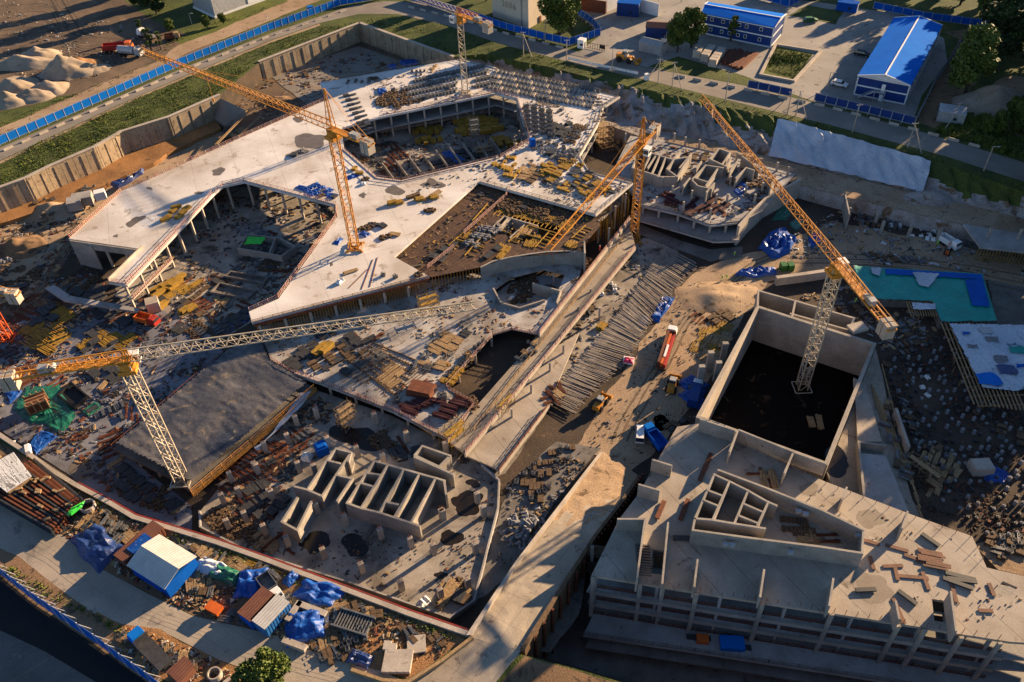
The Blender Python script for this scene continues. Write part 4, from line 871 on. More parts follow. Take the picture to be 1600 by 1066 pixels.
# tan tower with raised digits
rt = empty('tan_tower', P(812, 30, 0), 'tan windowless tower block with a raised year on its wall', 'building')
t0, t1, t2 = P(770, 26).xy, P(826, 45).xy, P(857.5, 27).xy; t3 = t0 + t2 - t1
b = MB(); b.prism([t0, t1, t2, t3], 0, 26); part('wall', b, 'tower_wall', rt)
b = MB(); e = (t1 - t0).normalized(); nn = Vector((e.y, -e.x)); q = t0.lerp(t1, .82) + nn * .12; b.box((q.x, q.y, 0), (.5, .3, 26.1), math.atan2(e.y, e.x)); part('downpipe', b, 'concrete_wall', rt)
b = MB(); e2 = (t2 - t1).normalized(); n2 = Vector((e2.y, -e2.x)); q = t1.lerp(t2, .55) + n2 * .15; b.box((q.x, q.y, 0), (1.3, .4, 2.6), math.atan2(e2.y, e2.x)); part('door', b, 'rust', rt)
tc = bpy.data.curves.new('digits', 'FONT'); tc.body = '2006'; tc.size = 3.4; tc.extrude = .06; tc.align_x = 'CENTER'; tc.space_character = 1.25; 
tm_ = bpy.data.objects.new('digits', tc); COL.objects.link(tm_); bpy.context.view_layer.update(); dm_ = bpy.data.meshes.new_from_object(tm_); bpy.data.objects.remove(tm_); bpy.data.curves.remove(tc); dm_.materials.clear(); dm_.materials.append(MT['wall_old']); dm_.name = 'digits'
to = bpy.data.objects.new('digits', dm_); COL.objects.link(to); to.parent = rt; q = t0.lerp(t1, .47) + nn * .08
zt = 5
for k in range(200):
    zt = 5 + k * .1; r_ = CM.transposed() @ (Vector((q.x, q.y, zt)) - CAMP)
    if 533 + F * r_.y / r_.z < 8: break
to.location = Vector((q.x, q.y, zt - 1.2)) - Vector(rt['org']); to.rotation_euler = (R(90), 0, math.atan2(e.y, e.x))
# pale hall at the top edge
rh = empty('pale_hall', P(380, 0, 0), 'white and grey panel hall standing on the lawn behind the fence', 'building')
a, c, d = P(304, 13).xy, P(337, 28.5).xy, P(415, 0).xy; d = c + (d - c) * 2.2; b = MB(); b.prism([a, c, d, a + d - c], 0, 9); part('wall', b, 'steel_light', rh)
b = MB(); b.wall(c + (a - c) * .02, c + (d - c) * .99, 0, .9, .8); b.wall(a, c, 0, .906, .8); part('plinth', b, 'white_paint', rh)
b = MB(); e = (d - c).normalized(); nn = Vector((e.y, -e.x)); q = c + e * 26 + nn * .1; b.box((q.x, q.y, .9), (18, .2, 7), math.atan2(e.y, e.x)); part('wall_panel', b, 'white_paint', rh)
b = MB(); b.prism(grow([a, c, d, a + d - c], .6), 9, 9.5); part('roof', b, 'steel_light', rh)
# ---- boxes with a shape: cabins, containers, sheds
def cabin(label, u, v, z, rz, d, wm, rm, cat='cabin', name='site_cabin', gable=0.0, door=True, group=None, raw=None):
    q = raw or P(u, v, z); r = empty(name, q, label, cat, group); L, Wd, Hh = d; X = Vector((math.cos(rz), math.sin(rz), 0)); Y = Vector((-X.y, X.x, 0))
    b = MB(); b.box(q, (L, Wd, Hh), rz)
    for k in range(int(L / .6)):
        for s_ in (-1, 1): e = q + X * (-L / 2 + .3 + k * .6) + Y * s_ * (Wd / 2 + .02); b.box(e, (.22, .08, Hh - .1), rz)
    part('body', b, wm, r)
    b = MB()
    if gable: 
        e0, e1 = q - X * (L / 2 + .2), q + X * (L / 2 + .2)
        for s_ in (-1, 1):
            vs = [e0 + Y * s_ * (Wd / 2 + .3) + Vector((0, 0, Hh)), e1 + Y * s_ * (Wd / 2 + .3) + Vector((0, 0, Hh)), e1 + Vector((0, 0, Hh + gable)), e0 + Vector((0, 0, Hh + gable))]
            b.add(vs + [x + Vector((0, 0, .12)) for x in vs], [(0, 1, 2, 3), (7, 6, 5, 4), (0, 4, 5, 1), (2, 6, 7, 3), (0, 3, 7, 4), (1, 5, 6, 2)])
    else:
        b.box(q + Vector((0, 0, Hh)), (L + .15, Wd + .15, .14), rz)
    part('roof', b, rm, r)
    if door:
        b = MB(); e = q + X * (L / 2 + .03); b.box(e + Vector((0, 0, .15)), (.1, Wd * .42, Hh * .8), rz); part('door', b, 'steel_light', r)
        b = MB(); e = q - Y * (Wd / 2 + .08) + X * L * .15; b.box(e + Vector((0, 0, 1.1)), (1.1, .1, .9), rz); part('window', b, 'window_dark', r)
    return r
ay = ang((1335, 147), (1414, 162))
cabin('dark blue container behind the white panel wall of the yard', 982, 22, 0, ay + .2, (9, 5.5, 5.2), 'blue_dark', 'blue_sheet', 'container', 'shipping_container')
cabin('small white guard booth at the site gate', 909, 74, 0, ay, (2.6, 2.6, 3.2), 'white_paint', 'white_paint', 'booth', 'guard_booth')
cabin('small blue site hut beside the top lawn', 1323, 16, 0, ay, (8, 4, 3.4), 'blue_sheet', 'blue_sheet', 'cabin')
cabin('brown roofed low shed beside the big yard trees', 1031, 55, 0, ay + .3, (11, 6, 4.0), 'blue_dark', 'corrugated_brown', 'shed', 'shed', gable=1.0)
cabin('grey round topped store beside the yard trees', 1019, 80, 0, ay - .1, (9, 5, 3.4), 'grey_paint', 'grey_paint', 'shed', 'shed', gable=1.2, door=False)
cabin('small blue site hut past the upper lawn', 1262, -4, 0, ay, (7, 4, 3), 'blue_sheet', 'blue_sheet', 'cabin')
cabin('tumbledown white shed on the grass beside the fence corner', 1484, 186, 0, ay + .1, (8, 6, 3.4), 'grey_paint', 'steel_light', 'shed', 'shed')
for k, (u0, v0, u1, v1, m_, lb) in enumerate(((948, 19, 963, 12, 'white_paint', 'white panel wall beside the dark blue container'), (1000, 18, 1028, 26, 'white_paint', 'long white panel wall with faint marks behind the yard'), (905, 16, 946, 22, 'rust', 'brown board wall at the top of the yard'))):
    b = MB(); b.wall(P(u0, v0).xy, P(u1, v1).xy, 0, 5.2, .3); build('panel_wall', b, m_, label=lb, cat='wall')
# gate
rg = empty('gate', P(930, 77, 0), 'dark barred gate beside the white guard booth', 'gate'); b = MB(); a, c = P(915, 75), P(944, 81)
for k in range(9): x = a.lerp(c, k / 8); b.box(x, (.15, .15, 2.4))
b.beam(a + Vector((0, 0, 2.3)), c + Vector((0, 0, 2.3)), .12); b.beam(a + Vector((0, 0, .4)), c + Vector((0, 0, .4)), .12); part('bars', b, 'steel_dark', rg)
b = MB(); b.wall(P(937, 78).xy, P(945, 80).xy, .6, 2.2, .1); part('sign_board', b, 'black', rg)
# plots and material stores in the yard
b = MB(); pts = W([(1188, 118), (1212, 71), (1282, 82), (1240, 128)])
for i in range(4): b.wall(pts[i], pts[(i + 1) % 4], 0, .7 + .005 * i, 1.0)
build('plot_kerb', b, 'concrete_pale', label='thick pale kerb framing the fenced lawn plot', cat='kerb')
for k, (u, v, n_, ln) in enumerate(((1093, 84, 2, 6.5), (1108, 86, 3, 11), (1122, 92, 3, 13.5))):
    r = empty('block_stack', P(u, v, 0), ['short', 'middle', 'longest'][k] + ' stack of pale concrete blocks beside the rusty bundles', 'blocks', 'block stacks in the yard'); a = ang((1105, 105), (1130, 72))
    b = MB(); X = Vector((math.cos(a), math.sin(a), 0))
    for j in range(int(ln / 2.4)):
        q = P(u, v, 0) + X * (j * 2.5 - ln / 2); b.box(q, (2.3, 3.0, 1.4), a); b.box(q + Vector((0, 0, 1.45)), (2.2, 2.9, 1.4), a)
    part('block', b, 'concrete_pale', r)
b = MB(); c4 = [P(u, v, 0) for u, v in ((1117, 100), (1143, 78), (1186, 84), (1156, 112))]
for k in range(34):
    p, q = c4[0].lerp(c4[3], k / 33), c4[1].lerp(c4[2], k / 33); j = rnd.uniform(-1, 1) * .6; d = (q - p).normalized()
    b.beam(p + d * rnd.uniform(0, 3) + Vector((0, 0, .5)), q - d * rnd.uniform(0, 3) + Vector((0, 0, .5)), .35, .5 + rnd.uniform(0, .9))
build('rusty_beam_store', b, 'rust', label='rust brown field of steel beams stored in the yard', cat='steel')
# ---- utility poles
def hgt(u, v, v2, z=0):
    q = P(u, v, z); lo_, hi_ = z, z + 60
    for _ in range(40):
        mm_ = (lo_ + hi_) / 2; r_ = CM.transposed() @ (Vector((q.x, q.y, mm_)) - CAMP)
        if 533 + F * r_.y / r_.z > v2: lo_ = mm_
        else: hi_ = mm_
    return lo_ - z
def pole(u, v, v2, leg=None, lamp=False):
    h = hgt(u, v, v2); q = P(u, v, 0); r = empty('utility_pole', q); b = MB(); b.cyl(q, q + Vector((0, 0, h)), .2, 7, .12); part('shaft', b, 'concrete_pale', r)
    if leg: 
        e = P(*leg, 0); b = MB(); b.cyl(e, q + Vector((0, 0, h * .93)), .16, 6, .12); part('strut', b, 'concrete_pale', r)
    b = MB()
    if lamp: b.beam(q + Vector((0, 0, h)), q + Vector((1.2, -.6, h + .2)), .12); b.box(q + Vector((1.3, -.6, h + .1)), (.8, .3, .15))
    else:
        b.beam(q + Vector((-1, 0, h - .3)), q + Vector((1, 0, h - .3)), .12)
        for s_ in (-.9, 0, .9): b.cyl(q + Vector((s_, 0, h - .25)), q + Vector((s_, 0, h + .1)), .06, 5)
    part('lamp_head' if lamp else 'crossarm', b, 'steel_light', r)
    return auto(r, 'braced pale utility pole' if leg else ('slim street lamp post' if lamp else 'single pale utility pole'), 'pole', 'utility poles along the road')
for a_ in ((818, 87.5, 50, (831, 89)), (885, 97, 62), (956, 113, 75), (1028, 131, 92, (1016, 118)), (1050, 137, 97, (1066, 142)), (1133, 158, 114), (1230, 179, 143, (1210, 173)), (1243, 181, 142, (1260, 187)), (1332, 207, 163), (1418, 231, 192, (1440, 240)), (1492, 185, 160, (1475, 205))): pole(*a_)
for a_ in ((852, 64, 31), (1537, 267, 229), (1292, 140, 113), (300, 38, 21)): pole(a_[0], a_[1], a_[2], None, True)
for k in range(5): 
    q = P(1032 + k * 3.2, 98 - k * 6, 0); b = MB(); b.cyl(q, q + Vector((0, 0, 9)), .1, 6, .07); auto(build('flagpole', b, 'steel_light'), 'thin bare flagpole beside the trees', 'flagpole', 'flagpoles by the yard gate')
b = MB(); q = P(1030, 98, 0); b.cyl(q, q + Vector((0, 0, 9.5)), .1, 6, .07); fpl = build('flagpole', b, 'steel_light', label='flagpole flying a small pale flag beside the yard trees', cat='flagpole'); fpl['org'] = tuple(fpl.location)
b = MB(); b.add([q + Vector((.1, 0, 9.3)), q + Vector((2, -.2, 9.0)), q + Vector((1.9, -.3, 7.8)), q + Vector((.1, 0, 8.1))], [(0, 1, 2, 3)]); part('flag', b, 'steel_light', fpl)
# ================================================================== tower cranes
def crane(label, base, H_, tip, mastm, jibm, cj, wdt=2.0, apex=0, jz=None, cab=True, sections=None, jib2=None, weights=2, lower=None, hook=None, tipz=None):
    q = P(*base); zj = base[2] + H_; top = Vector((q.x, q.y, zj)); tp = P(tip[0], tip[1], zj + 1 if tipz is None else tipz); tp.z = zj + 1
    d = (tp - top); d.z = 0; Lj = d.length; d.normalize(); s = Vector((-d.y, d.x, 0)); r = empty('tower_crane', q, label, 'crane'); Z = Vector((0, 0, 1))
    h = wdt / 2; n_ = max(4, int(H_ / (wdt * 1.15))); st_ = H_ / n_
    def lattice(z0, k0, k1, m_):
        b = MB()
        for i, j in ((-h, -h), (h, -h), (h, h), (-h, h)): b.beam((q.x + i, q.y + j, z0 + k0 * st_), (q.x + i, q.y + j, z0 + k1 * st_), .24)
        cn = [(-h, -h), (h, -h), (h, h), (-h, h)]
        for k in range(k0, k1):
            z = z0 + k * st_
            for f_ in range(4):
                a, c = cn[f_], cn[(f_ + 1) % 4]; b.tri((q.x + a[0], q.y + a[1], z), (q.x + c[0], q.y + c[1], z), .16)
                if (k + f_) % 2: a, c = c, a
                b.tri((q.x + a[0], q.y + a[1], z), (q.x + c[0], q.y + c[1], z + st_), .17)
                b.tri((q.x + a[0] * .0 + (a[0] + c[0]) / 2, q.y + (a[1] + c[1]) / 2, z), (q.x + a[0], q.y + a[1], z + st_ / 2), .12)
        return part('mast', b, m_, r)
    if lower: lattice(base[2], 0, int(n_ * lower[0]), lower[1]); lattice(base[2], int(n_ * lower[0]), n_, mastm)
    else: lattice(base[2], 0, n_, mastm)
    b = MB()
    for i, j in ((-1, -1), (1, -1), (1, 1), (-1, 1)): b.beam((q.x, q.y, base[2] + .25), (q.x + i * wdt * 1.1, q.y + j * wdt * 1.1, base[2] + .25), .4, .5)
    for i, j, k, l in ((-1, -1, 1, -1), (1, -1, 1, 1), (1, 1, -1, 1), (-1, 1, -1, -1)): b.beam((q.x + i * wdt * .9, q.y + j * wdt * .9, base[2] + .5), (q.x + k * wdt * .9, q.y + l * wdt * .9, base[2] + .5), .25, .3)
    part('foot_frame', b, mastm, r)
    b = MB(); b.cyl(top - Z * 1.0, top + Z * .6, wdt * .72, 14); b.box(top - Z * 1.9, (wdt * 1.5, wdt * 1.5, .9), math.atan2(d.y, d.x)); part('slewing_ring', b, 'crane_yellow' if jibm != 'crane_grey' else 'crane_yellow', r)
    def tri_jib(L, m_, hh, ww, name, sgn, t0=0.0, t1=None, taper=.55):
        b = MB(); t1 = t1 or L; nn = max(3, int((t1 - t0) / 2.1)); o = top + Z * .8
        def pts(t):
            k = 1 - (1 - taper) * (t / L); c = o + d * sgn * t; return c + s * ww / 2, c - s * ww / 2, c + Z * hh * k
        for i in range(nn):
            A_, B_ = pts(t0 + (t1 - t0) * i / nn), pts(t0 + (t1 - t0) * (i + 1) / nn); mid = [(x + y) / 2 for x, y in zip(A_, B_)]
            b.beam(A_[0], B_[0], .2); b.beam(A_[1], B_[1], .2); b.beam(A_[2], B_[2], .22)
            b.tri(A_[0], A_[1], .12); b.tri(A_[0], B_[1], .12)
            for e_ in (0, 1): b.tri(A_[e_], mid[2], .14); b.tri(mid[2], B_[e_], .14)
        return part(name, b, m_, r)
    hh, ww = (2.3, 1.7)
    if jib2: tri_jib(Lj, jib2[1], hh, ww, 'jib', 1, 0, Lj * jib2[0]); tri_jib(Lj, jibm, hh, ww, 'jib', 1, Lj * jib2[0], Lj)
    else: tri_jib(Lj, jibm, hh, ww, 'jib', 1)
    b = MB(); o = top + Z * .8                       # counter jib deck
    for sg in (-1, 1): b.beam(o + s * sg * .9, o + s * sg * .9 - d * cj, .3, .35); b.beam(o + s * sg * .95 + Z * 1.1, o + s * sg * .95 - d * cj + Z * 1.1, .08)
    k_ = int(cj / 1.4)
    for k in range(k_ + 1): b.beam(o + s * .9 - d * (cj * k / k_), o - s * .9 - d * (cj * k / k_), .15); b.beam(o + s * .95 - d * (cj * k / k_), o + s * .95 - d * (cj * k / k_) + Z * 1.1, .06)
    b.beam(o + Z * .1, o - d * cj * .6 + Z * .1, 1.5, .06)
    part('counter_jib', b, jib2[1] if jib2 else jibm, r)
    if not apex: tri_jib(cj * .62, jib2[1] if jib2 else jibm, hh, ww, 'counter_truss', -1, taper=.9)
    for k in range(weights):
        b = MB(); c = o - d * (cj - 1.0 - k * 1.5); 
        for e_ in range(3): b.box(c - Z * 2.6 + d * (e_ * .42 - .4), (.40, 2.3, 3.4), math.atan2(d.y, d.x), top=.98)
        part('counterweight', b, 'concrete_pale', r)
    b = MB(); c = o - d * (cj * .62); b.box(c + Z * .2, (1.8, 1.4, 1.2), math.atan2(d.y, d.x)); b.cyl(c + d * 1.6 + s * .7 + Z * .8, c + d * 1.6 - s * .7 + Z * .8, .55, 10); part('winch', b, 'grey_paint', r)
    if apex:
        b = MB(); ap = o + Z * apex
        for i, j in ((-1, -1), (1, -1), (1, 1), (-1, 1)): b.beam(o + d * i * .8 + s * j * .8, ap + d * i * .12 + s * j * .12, .2)
        for k in range(1, 7):
            t = k / 7; w_2 = .8 * (1 - t * .85); zz = o + Z * apex * t
            cc = [zz + d * i * w_2 + s * j * w_2 for i, j in ((-1, -1), (1, -1), (1, 1), (-1, 1))]
            for f_ in range(4): b.tri(cc[f_], cc[(f_ + 1) % 4], .12)
        part('apex_frame', b, jibm, r)
        b = MB(); b.tri(ap, o + d * Lj * .62 + Z * 2, .12); b.tri(ap, o + d * Lj * .3 + Z * 2.2, .12)
        for sg in (-.8, .8): b.tri(ap, o - d * (cj - .5) + s * sg, .14)
        part('tie_bar', b, jibm, r)
    if cab:
        c = top + s * (-1.9 if cab is True else cab) + d * 1.1 - Z * 1.6; b = MB(); b.box(c, (2.0, 1.5, 2.1), math.atan2(d.y, d.x)); cb = part('cab', b, 'white_paint', r)
        b = MB(); b.box(c + d * .15 + Z * .7, (2.0, 1.3, 1.0), math.atan2(d.y, d.x)); b.box(c + Z * .8, (1.4, 1.6, .8), math.atan2(d.y, d.x)); part('window', b, 'window_dark', cb)
        b = MB(); b.box(c + Z * 2.1, (2.2, 1.7, .12), math.atan2(d.y, d.x)); part('cab_roof', b, 'white_paint', cb)
    if hook:
        c = o + d * Lj * hook[0]; b = MB(); b.box(c - Z * .5, (1.8, 1.5, .4), math.atan2(d.y, d.x)); part('trolley', b, 'steel', r)
        b = MB(); b.tri(c - Z * .4, c - Z * hook[1], .07); b.box(c - Z * (hook[1] + .9), (.5, .3, .9)); part('hook', b, 'crane_yellow', r)
    return r
crane('yellow tower crane with peaked top rising through the big pale deck', (555, 388, 0), 35.5, (222, 80), 'crane_yellow', 'crane_yellow', 14, 2.1, 10.5, hook=(.62, 6), cab=-2.4)
crane('white masted crane by the dark sheets with long jib over the site', (285, 752, -6.5), 35.6, (742, 478), 'crane_white', 'crane_white', 22.5, 2.2, jib2=(.02, 'crane_yellow'), hook=(.9, 14), cab=2.0)
crane('short orange yellow crane beside the shaft building with steep jib', (990, 376, -9), 31.0, (855, 389), 'crane_yellow', 'crane_yellow', 11, 2.0, 7.5, hook=(.42, 3), cab=2.2)
crane('white masted crane standing in the deep tank with orange jib', (1252, 608, -13.6), 37.5, (1097, 153), 'crane_white', 'crane_yellow', 22, 2.2, cab=-2.0)
crane('pale grey crane on the far edge of the deck in front of the road', (727, 147, 0), 27.5, (640, -6), 'crane_white', 'crane_white', 15, 2.0, jib2=(.05, 'crane_yellow'), cab=2.0)
crane('red masted crane at the dirt track beside the site entrance', (14, 530, -9), 15, (-230, 450), 'crane_red', 'crane_yellow', 10, 1.8, 5.0, cab=False, lower=(.75, 'crane_red'))
# ================================================================== landmarks that the labels of look-alikes count from
for ph, u, v, z in (('the yellow crane foot', 555, 388, 0), ('the grey crane foot', 727, 147, 0), ('the orange crane foot', 990, 374, -8), ('the white crane foot', 285, 750, -5), ('the deck corner stair', 175, 440, 0), ('the lime cloth', 398, 376, -8),
                    ('the first courtyard', 440, 330, -8), ('the second courtyard', 690, 220, -8), ('the round hall', 830, 440, -5), ('the rebar mat', 960, 520, -8), ('the dark red bundles', 690, 640, -5), ('the tower of cells', 610, 770, -8),
                    ('the black sheets', 350, 620, -5), ('the green ground tarp', 75, 625, -8), ('the narrow deck tip', 395, 490, 0), ('the big blue tarp heap', 1212, 382, -8), ('the deep tank', 1230, 600, -8), ('the walled core', 1180, 800, 1), ('the deck shaft', 1475, 955, 1),
                    ('the teal cover', 1440, 460, -7), ('the patchwork cover', 1540, 560, -7), ('the shaft building', 1100, 290, -3), ('the long timber lorry', 1040, 550, -8), ('the ramp foot', 960, 700, -8), ('the big blue shed', 262, 885, 0), ('the striped cabin', 430, 960, 0),
                    ('the blue cargo mound', 480, 975, 0), ('the bush by the street', 425, 1050, 0), ('the steel shelf store', 60, 770, 0), ('the lower blue fence', 150, 1000, 0), ('the opening joists', 830, 350, -1), ('the pale slab stack', 650, 1005, 0), ('the deck edge formwork', 560, 560, -5)):
    mark(ph, u, v, z)
# ================================================================== prototypes of the loose material
PR = {}
def stack(n, L, wd, hd, layers, jit, m, name, cross=True, gap=1.15, r=rnd):
    b = MB()
    for k in range(layers):
        for i in range(n):
            y = (i - (n - 1) / 2) * wd * gap; x = r.uniform(-jit, jit); b.box((x, y + r.uniform(-.1, .1) * jit, k * hd * 1.04 + (.12 if cross else 0)), (L * r.uniform(.9, 1.03), wd, hd), r.uniform(-.02, .02) * (1 + jit * 3))
    if cross:
        for x in (-L * .32, L * .32): b.box((x, 0, 0), (.15, n * wd * gap, .12))
    return b
def reg(kind, name, cat, look, mats, mbs, grp):
    PR[kind] = dict(name=name, cat=cat, look=look, grp=grp, mats=mats, mbs=mbs, objs=None)
def rods(n, L, w_, spread, hh):
    b = MB()
    for i in range(n):
        a = rnd.uniform(-.12, .12) * spread; x, y, z = rnd.uniform(-.4, .4), rnd.uniform(-w_, w_) / 2, rnd.uniform(.05, hh); l = L * rnd.uniform(.7, 1)
        b.beam((x - l / 2 * math.cos(a), y - l / 2 * math.sin(a), z), (x + l / 2 * math.cos(a), y + l / 2 * math.sin(a), z + rnd.uniform(-.05, .05)), .09)
    return b
def heap(n, Rr, s0, s1, seed=0):
    b = MB(); q = random.Random(seed)
    for i in range(n):
        a, d = q.uniform(0, 6.28), Rr * math.sqrt(q.random()); z = max(0, (1 - d / Rr)) * Rr * .35 * q.random()
        b.box((d * math.cos(a), d * math.sin(a) * .7, z), (q.uniform(s0, s1), q.uniform(s0, s1) * .5, q.uniform(.1, .5)), q.uniform(0, 3.1), q.uniform(.8, 1))
    return b
def cloth(Rx, Ry, hh, seed, n=20):
    b = MB(); vs = []; fs = []
    for i in range(n + 1):
        for j in range(n + 1):
            x, y = -1 + 2 * i / n, -1 + 2 * j / n; e = max(0, 1 - max(abs(x), abs(y)) ** 4)
            k = 1 + .22 * noise.noise((x * 1.5, y * 1.5, seed)); z = e * hh * (.55 + .5 * noise.noise((x * 2, y * 2, seed + 4))) + e * .13 * hh * noise.noise((x * 5, y * 5, seed + 9)) + e * .10 * hh * (.5 - abs(noise.noise((x * 3 + y * 2, y * 1.2, seed + 2)))) + .04
            vs.append((x * Rx * k, y * Ry * k, max(.02, z)))
    for i in range(n):
        for j in range(n): o = i * (n + 1) + j; fs.append((o, o + n + 1, o + n + 2, o + 1))
    b.add(vs, fs); return b
def crate_():
    b = MB(); 
    for i in (-.6, .6):
        for j in (-.45, .45): b.box((i, j, 0), (.1, .1, 1.05))
    for z in (.05, .35, .65, .98):
        for j in (-.45, .45): b.box((0, j, z), (1.25, .05, .1))
        for i in (-.6, .6): b.box((i, 0, z), (.05, .95, .1))
    for k in range(7): b.box((rnd.uniform(-.3, .3), -.35 + k * .11, .15), (.9, .09, rnd.uniform(.3, .7)))
    return b
def longtie():
    b = MB()
    for k in range(3): b.box((-.36 + k * .36, rnd.uniform(-.3, .3), 0), (.2, 3.3, .6), 0, .9)
    b.box((0, -1, .6), (1.0, .14, .1)); b.box((0, 1, .6), (1.0, .14, .1))
    return b
reg('ybeam', 'beam_stack', 'timber', 'yellow formwork beam stack', ['timber_yellow'], [stack(6, 2.6, .17, .2, 4, .15, 0, '', gap=1.35), stack(7, 2.2, .17, .2, 3, .4, 0, '', gap=1.4), stack(5, 3.0, .17, .2, 5, .1, 0, '', gap=1.3)], 'yellow beam stacks on the site')
reg('yloose', 'beam_pile', 'timber', 'loosely spread yellow beam pile', ['timber_yellow'], [stack(8, 4.2, .16, .16, 1, .6, 0, '', gap=2.3), stack(7, 3.6, .16, .16, 2, .7, 0, '', gap=2.0)], 'loose yellow beam piles')
reg('ply', 'board_stack', 'boards', 'brown formwork board stack', ['timber_dark'], [stack(1, 2.4, 1.25, .06, 9, .06, 0, ''), stack(2, 2.2, .8, .07, 6, .12, 0, '')], 'brown board stacks')
reg('raw', 'timber_pile', 'timber', 'pale timber pile', ['timber_raw'], [stack(8, 3.4, .18, .12, 3, .25, 0, ''), stack(6, 4.4, .2, .12, 2, .4, 0, '')], 'pale timber piles')
reg('dark', 'board_pile', 'boards', 'dark panel pile', ['steel_dark'], [stack(4, 2.6, .45, .12, 5, .15, 0, ''), stack(5, 3.4, .3, .14, 3, .3, 0, '')], 'dark panel piles')
reg('rod', 'rebar_bundle', 'rebar', 'rusty rebar bundle', ['rust'], [rods(26, 6, .7, 1, .4), rods(18, 4.5, 1.0, 2, .3)], 'rebar bundles')
reg('prop', 'prop_bundle', 'props', 'grey steel prop bundle', ['steel'], [rods(26, 3.4, .9, .6, .7), rods(22, 2.8, 1.1, .5, .6)], 'steel prop bundles')
reg('crate', 'wire_crate', 'crate', 'grey wire crate of fittings', ['steel'], [crate_(), crate_()], 'wire crates of fittings')
reg('heap', 'scrap_heap', 'scrap', 'small mixed scrap heap', ['timber_dark'], [heap(26, 1.7, .3, 1.2, 1), heap(32, 2.3, .3, 1.6, 2)], 'small scrap heaps')
reg('heapg', 'scrap_heap', 'scrap', 'small grey rubble heap', ['rock'], [heap(30, 1.6, .3, .9, 3), heap(26, 2.0, .3, 1.1, 4)], 'small rubble heaps')
reg('blue', 'blue_tarp', 'tarp', 'crumpled blue tarp', ['tarp_blue'], [cloth(1.6, 1.1, .9, 1), cloth(2.2, 1.3, .8, 2)], 'small blue tarps')
reg('white', 'white_sack', 'sack', 'white bulk sack', ['white_paint'], [cloth(.75, .7, 1.3, 3, 10), cloth(.9, .6, 1.0, 5, 10)], 'white bulk sacks')
reg('tie', 'girder_bundle', 'girders', 'grey precast rib bundle', ['steel'], [longtie(), longtie()], 'precast rib bundles on the deck')
reg('red', 'rebar_bundle', 'rebar', 'dark red rebar bundle', ['rust_purple'], [rods(70, 4.6, 1.1, .25, .9), rods(70, 4.2, 1.2, .25, .85)], 'dark red rebar bundles')
reg('drum', 'cable_drum', 'drum', 'small cable drum', ['timber_raw'], [(lambda b: (b.cyl((0, -.5, .7), (0, -.4, .7), .7, 12), b.cyl((0, .4, .7), (0, .5, .7), .7, 12), b.cyl((0, -.4, .7), (0, .4, .7), .35, 10), b)[3])(MB())] * 2, 'cable drums')
CN = {}
def put(kind, u, v, z, rz=None, sc=1.0, look=None, m=None, jit=.12):
    CN[PR[kind]['name']] = CN.get(PR[kind]['name'], 0) + 1
    if CN[PR[kind]['name']] > 285: kind = min(('ply', 'dark', 'prop', 'rod', 'crate'), key=lambda k_: CN.get(PR[k_]['name'], 0)); CN[PR[kind]['name']] = CN.get(PR[kind]['name'], 0) + 1
    p = PR[kind]
    if p['objs'] is None: p['objs'] = {}
    i = rnd.randrange(len(p['mbs'])); key = (i, m)
    if key not in p['objs']:
        me_o = build(p['name'], p['mbs'][i], m or p['mats'], origin=(0, 0, 0)); p['objs'][key] = me_o; o = me_o
    else: o = p['objs'][key].copy(); COL.objects.link(o)
    o.location = P(u, v, z) + Vector((0, 0, .012)); o.rotation_euler.z = (rnd.uniform(0, math.pi) if rz is None else rz + rnd.uniform(-jit, jit)); o.scale = (sc,) * 3
    return auto(o, look or p['look'], p['cat'], p['grp'])
def scatter(mix_, poly, z, n, rz=None, sc=(.6, 1.0), sep=2.0, jit=.35):
    """mix_: 'kind kind kind' drawn from at random; poly in photograph pixels on the level z"""
    n = int(n * 1.4); ks = mix_.split(); xs = [p[0] for p in poly]; ys = [p[1] for p in poly]; got = []; t = 0; pw = W(poly, z); base = rnd.uniform(0, 3.14) if rz is None else rz
    while len(got) < n and t < n * 60:
        t += 1
        if got and rnd.random() < .72:            # set down beside one that is there already, in line with it
            g_, k_, a_, s_ = rnd.choice(got[-6:]); off = rnd.choice((-1, 1)); d = Vector((-math.sin(a_), math.cos(a_), 0)) if rnd.random() < .7 else Vector((math.cos(a_), math.sin(a_), 0)) * 2.2
            q = g_ + d * off * rnd.uniform(1.25, 1.7) * s_ * 1.25; k = k_; a = a_; s__ = s_
        else:
            u, v = rnd.uniform(min(xs), max(xs)), rnd.uniform(min(ys), max(ys)); q = P(u, v, z); k = rnd.choice(ks); a = base + rnd.choice((0, 0, math.pi / 2)) + rnd.uniform(-jit, jit) * .6; s__ = rnd.uniform(*sc)
        if not inside(q.xy, pw) or any((q - g_[0]).length < 1.15 * s__ for g_ in got): continue
        got.append((q, k, a, s__)); o = put(k, 0, 0, z, a, s__ * rnd.uniform(.92, 1.08), jit=.06); o.location = q + Vector((0, 0, .012))
DA = ang((616, 401), (748, 284))                      # along the long deck directions
DB = ang((748, 284), (931, 336)); DG = ang((176, 701), (355, 549), -5)
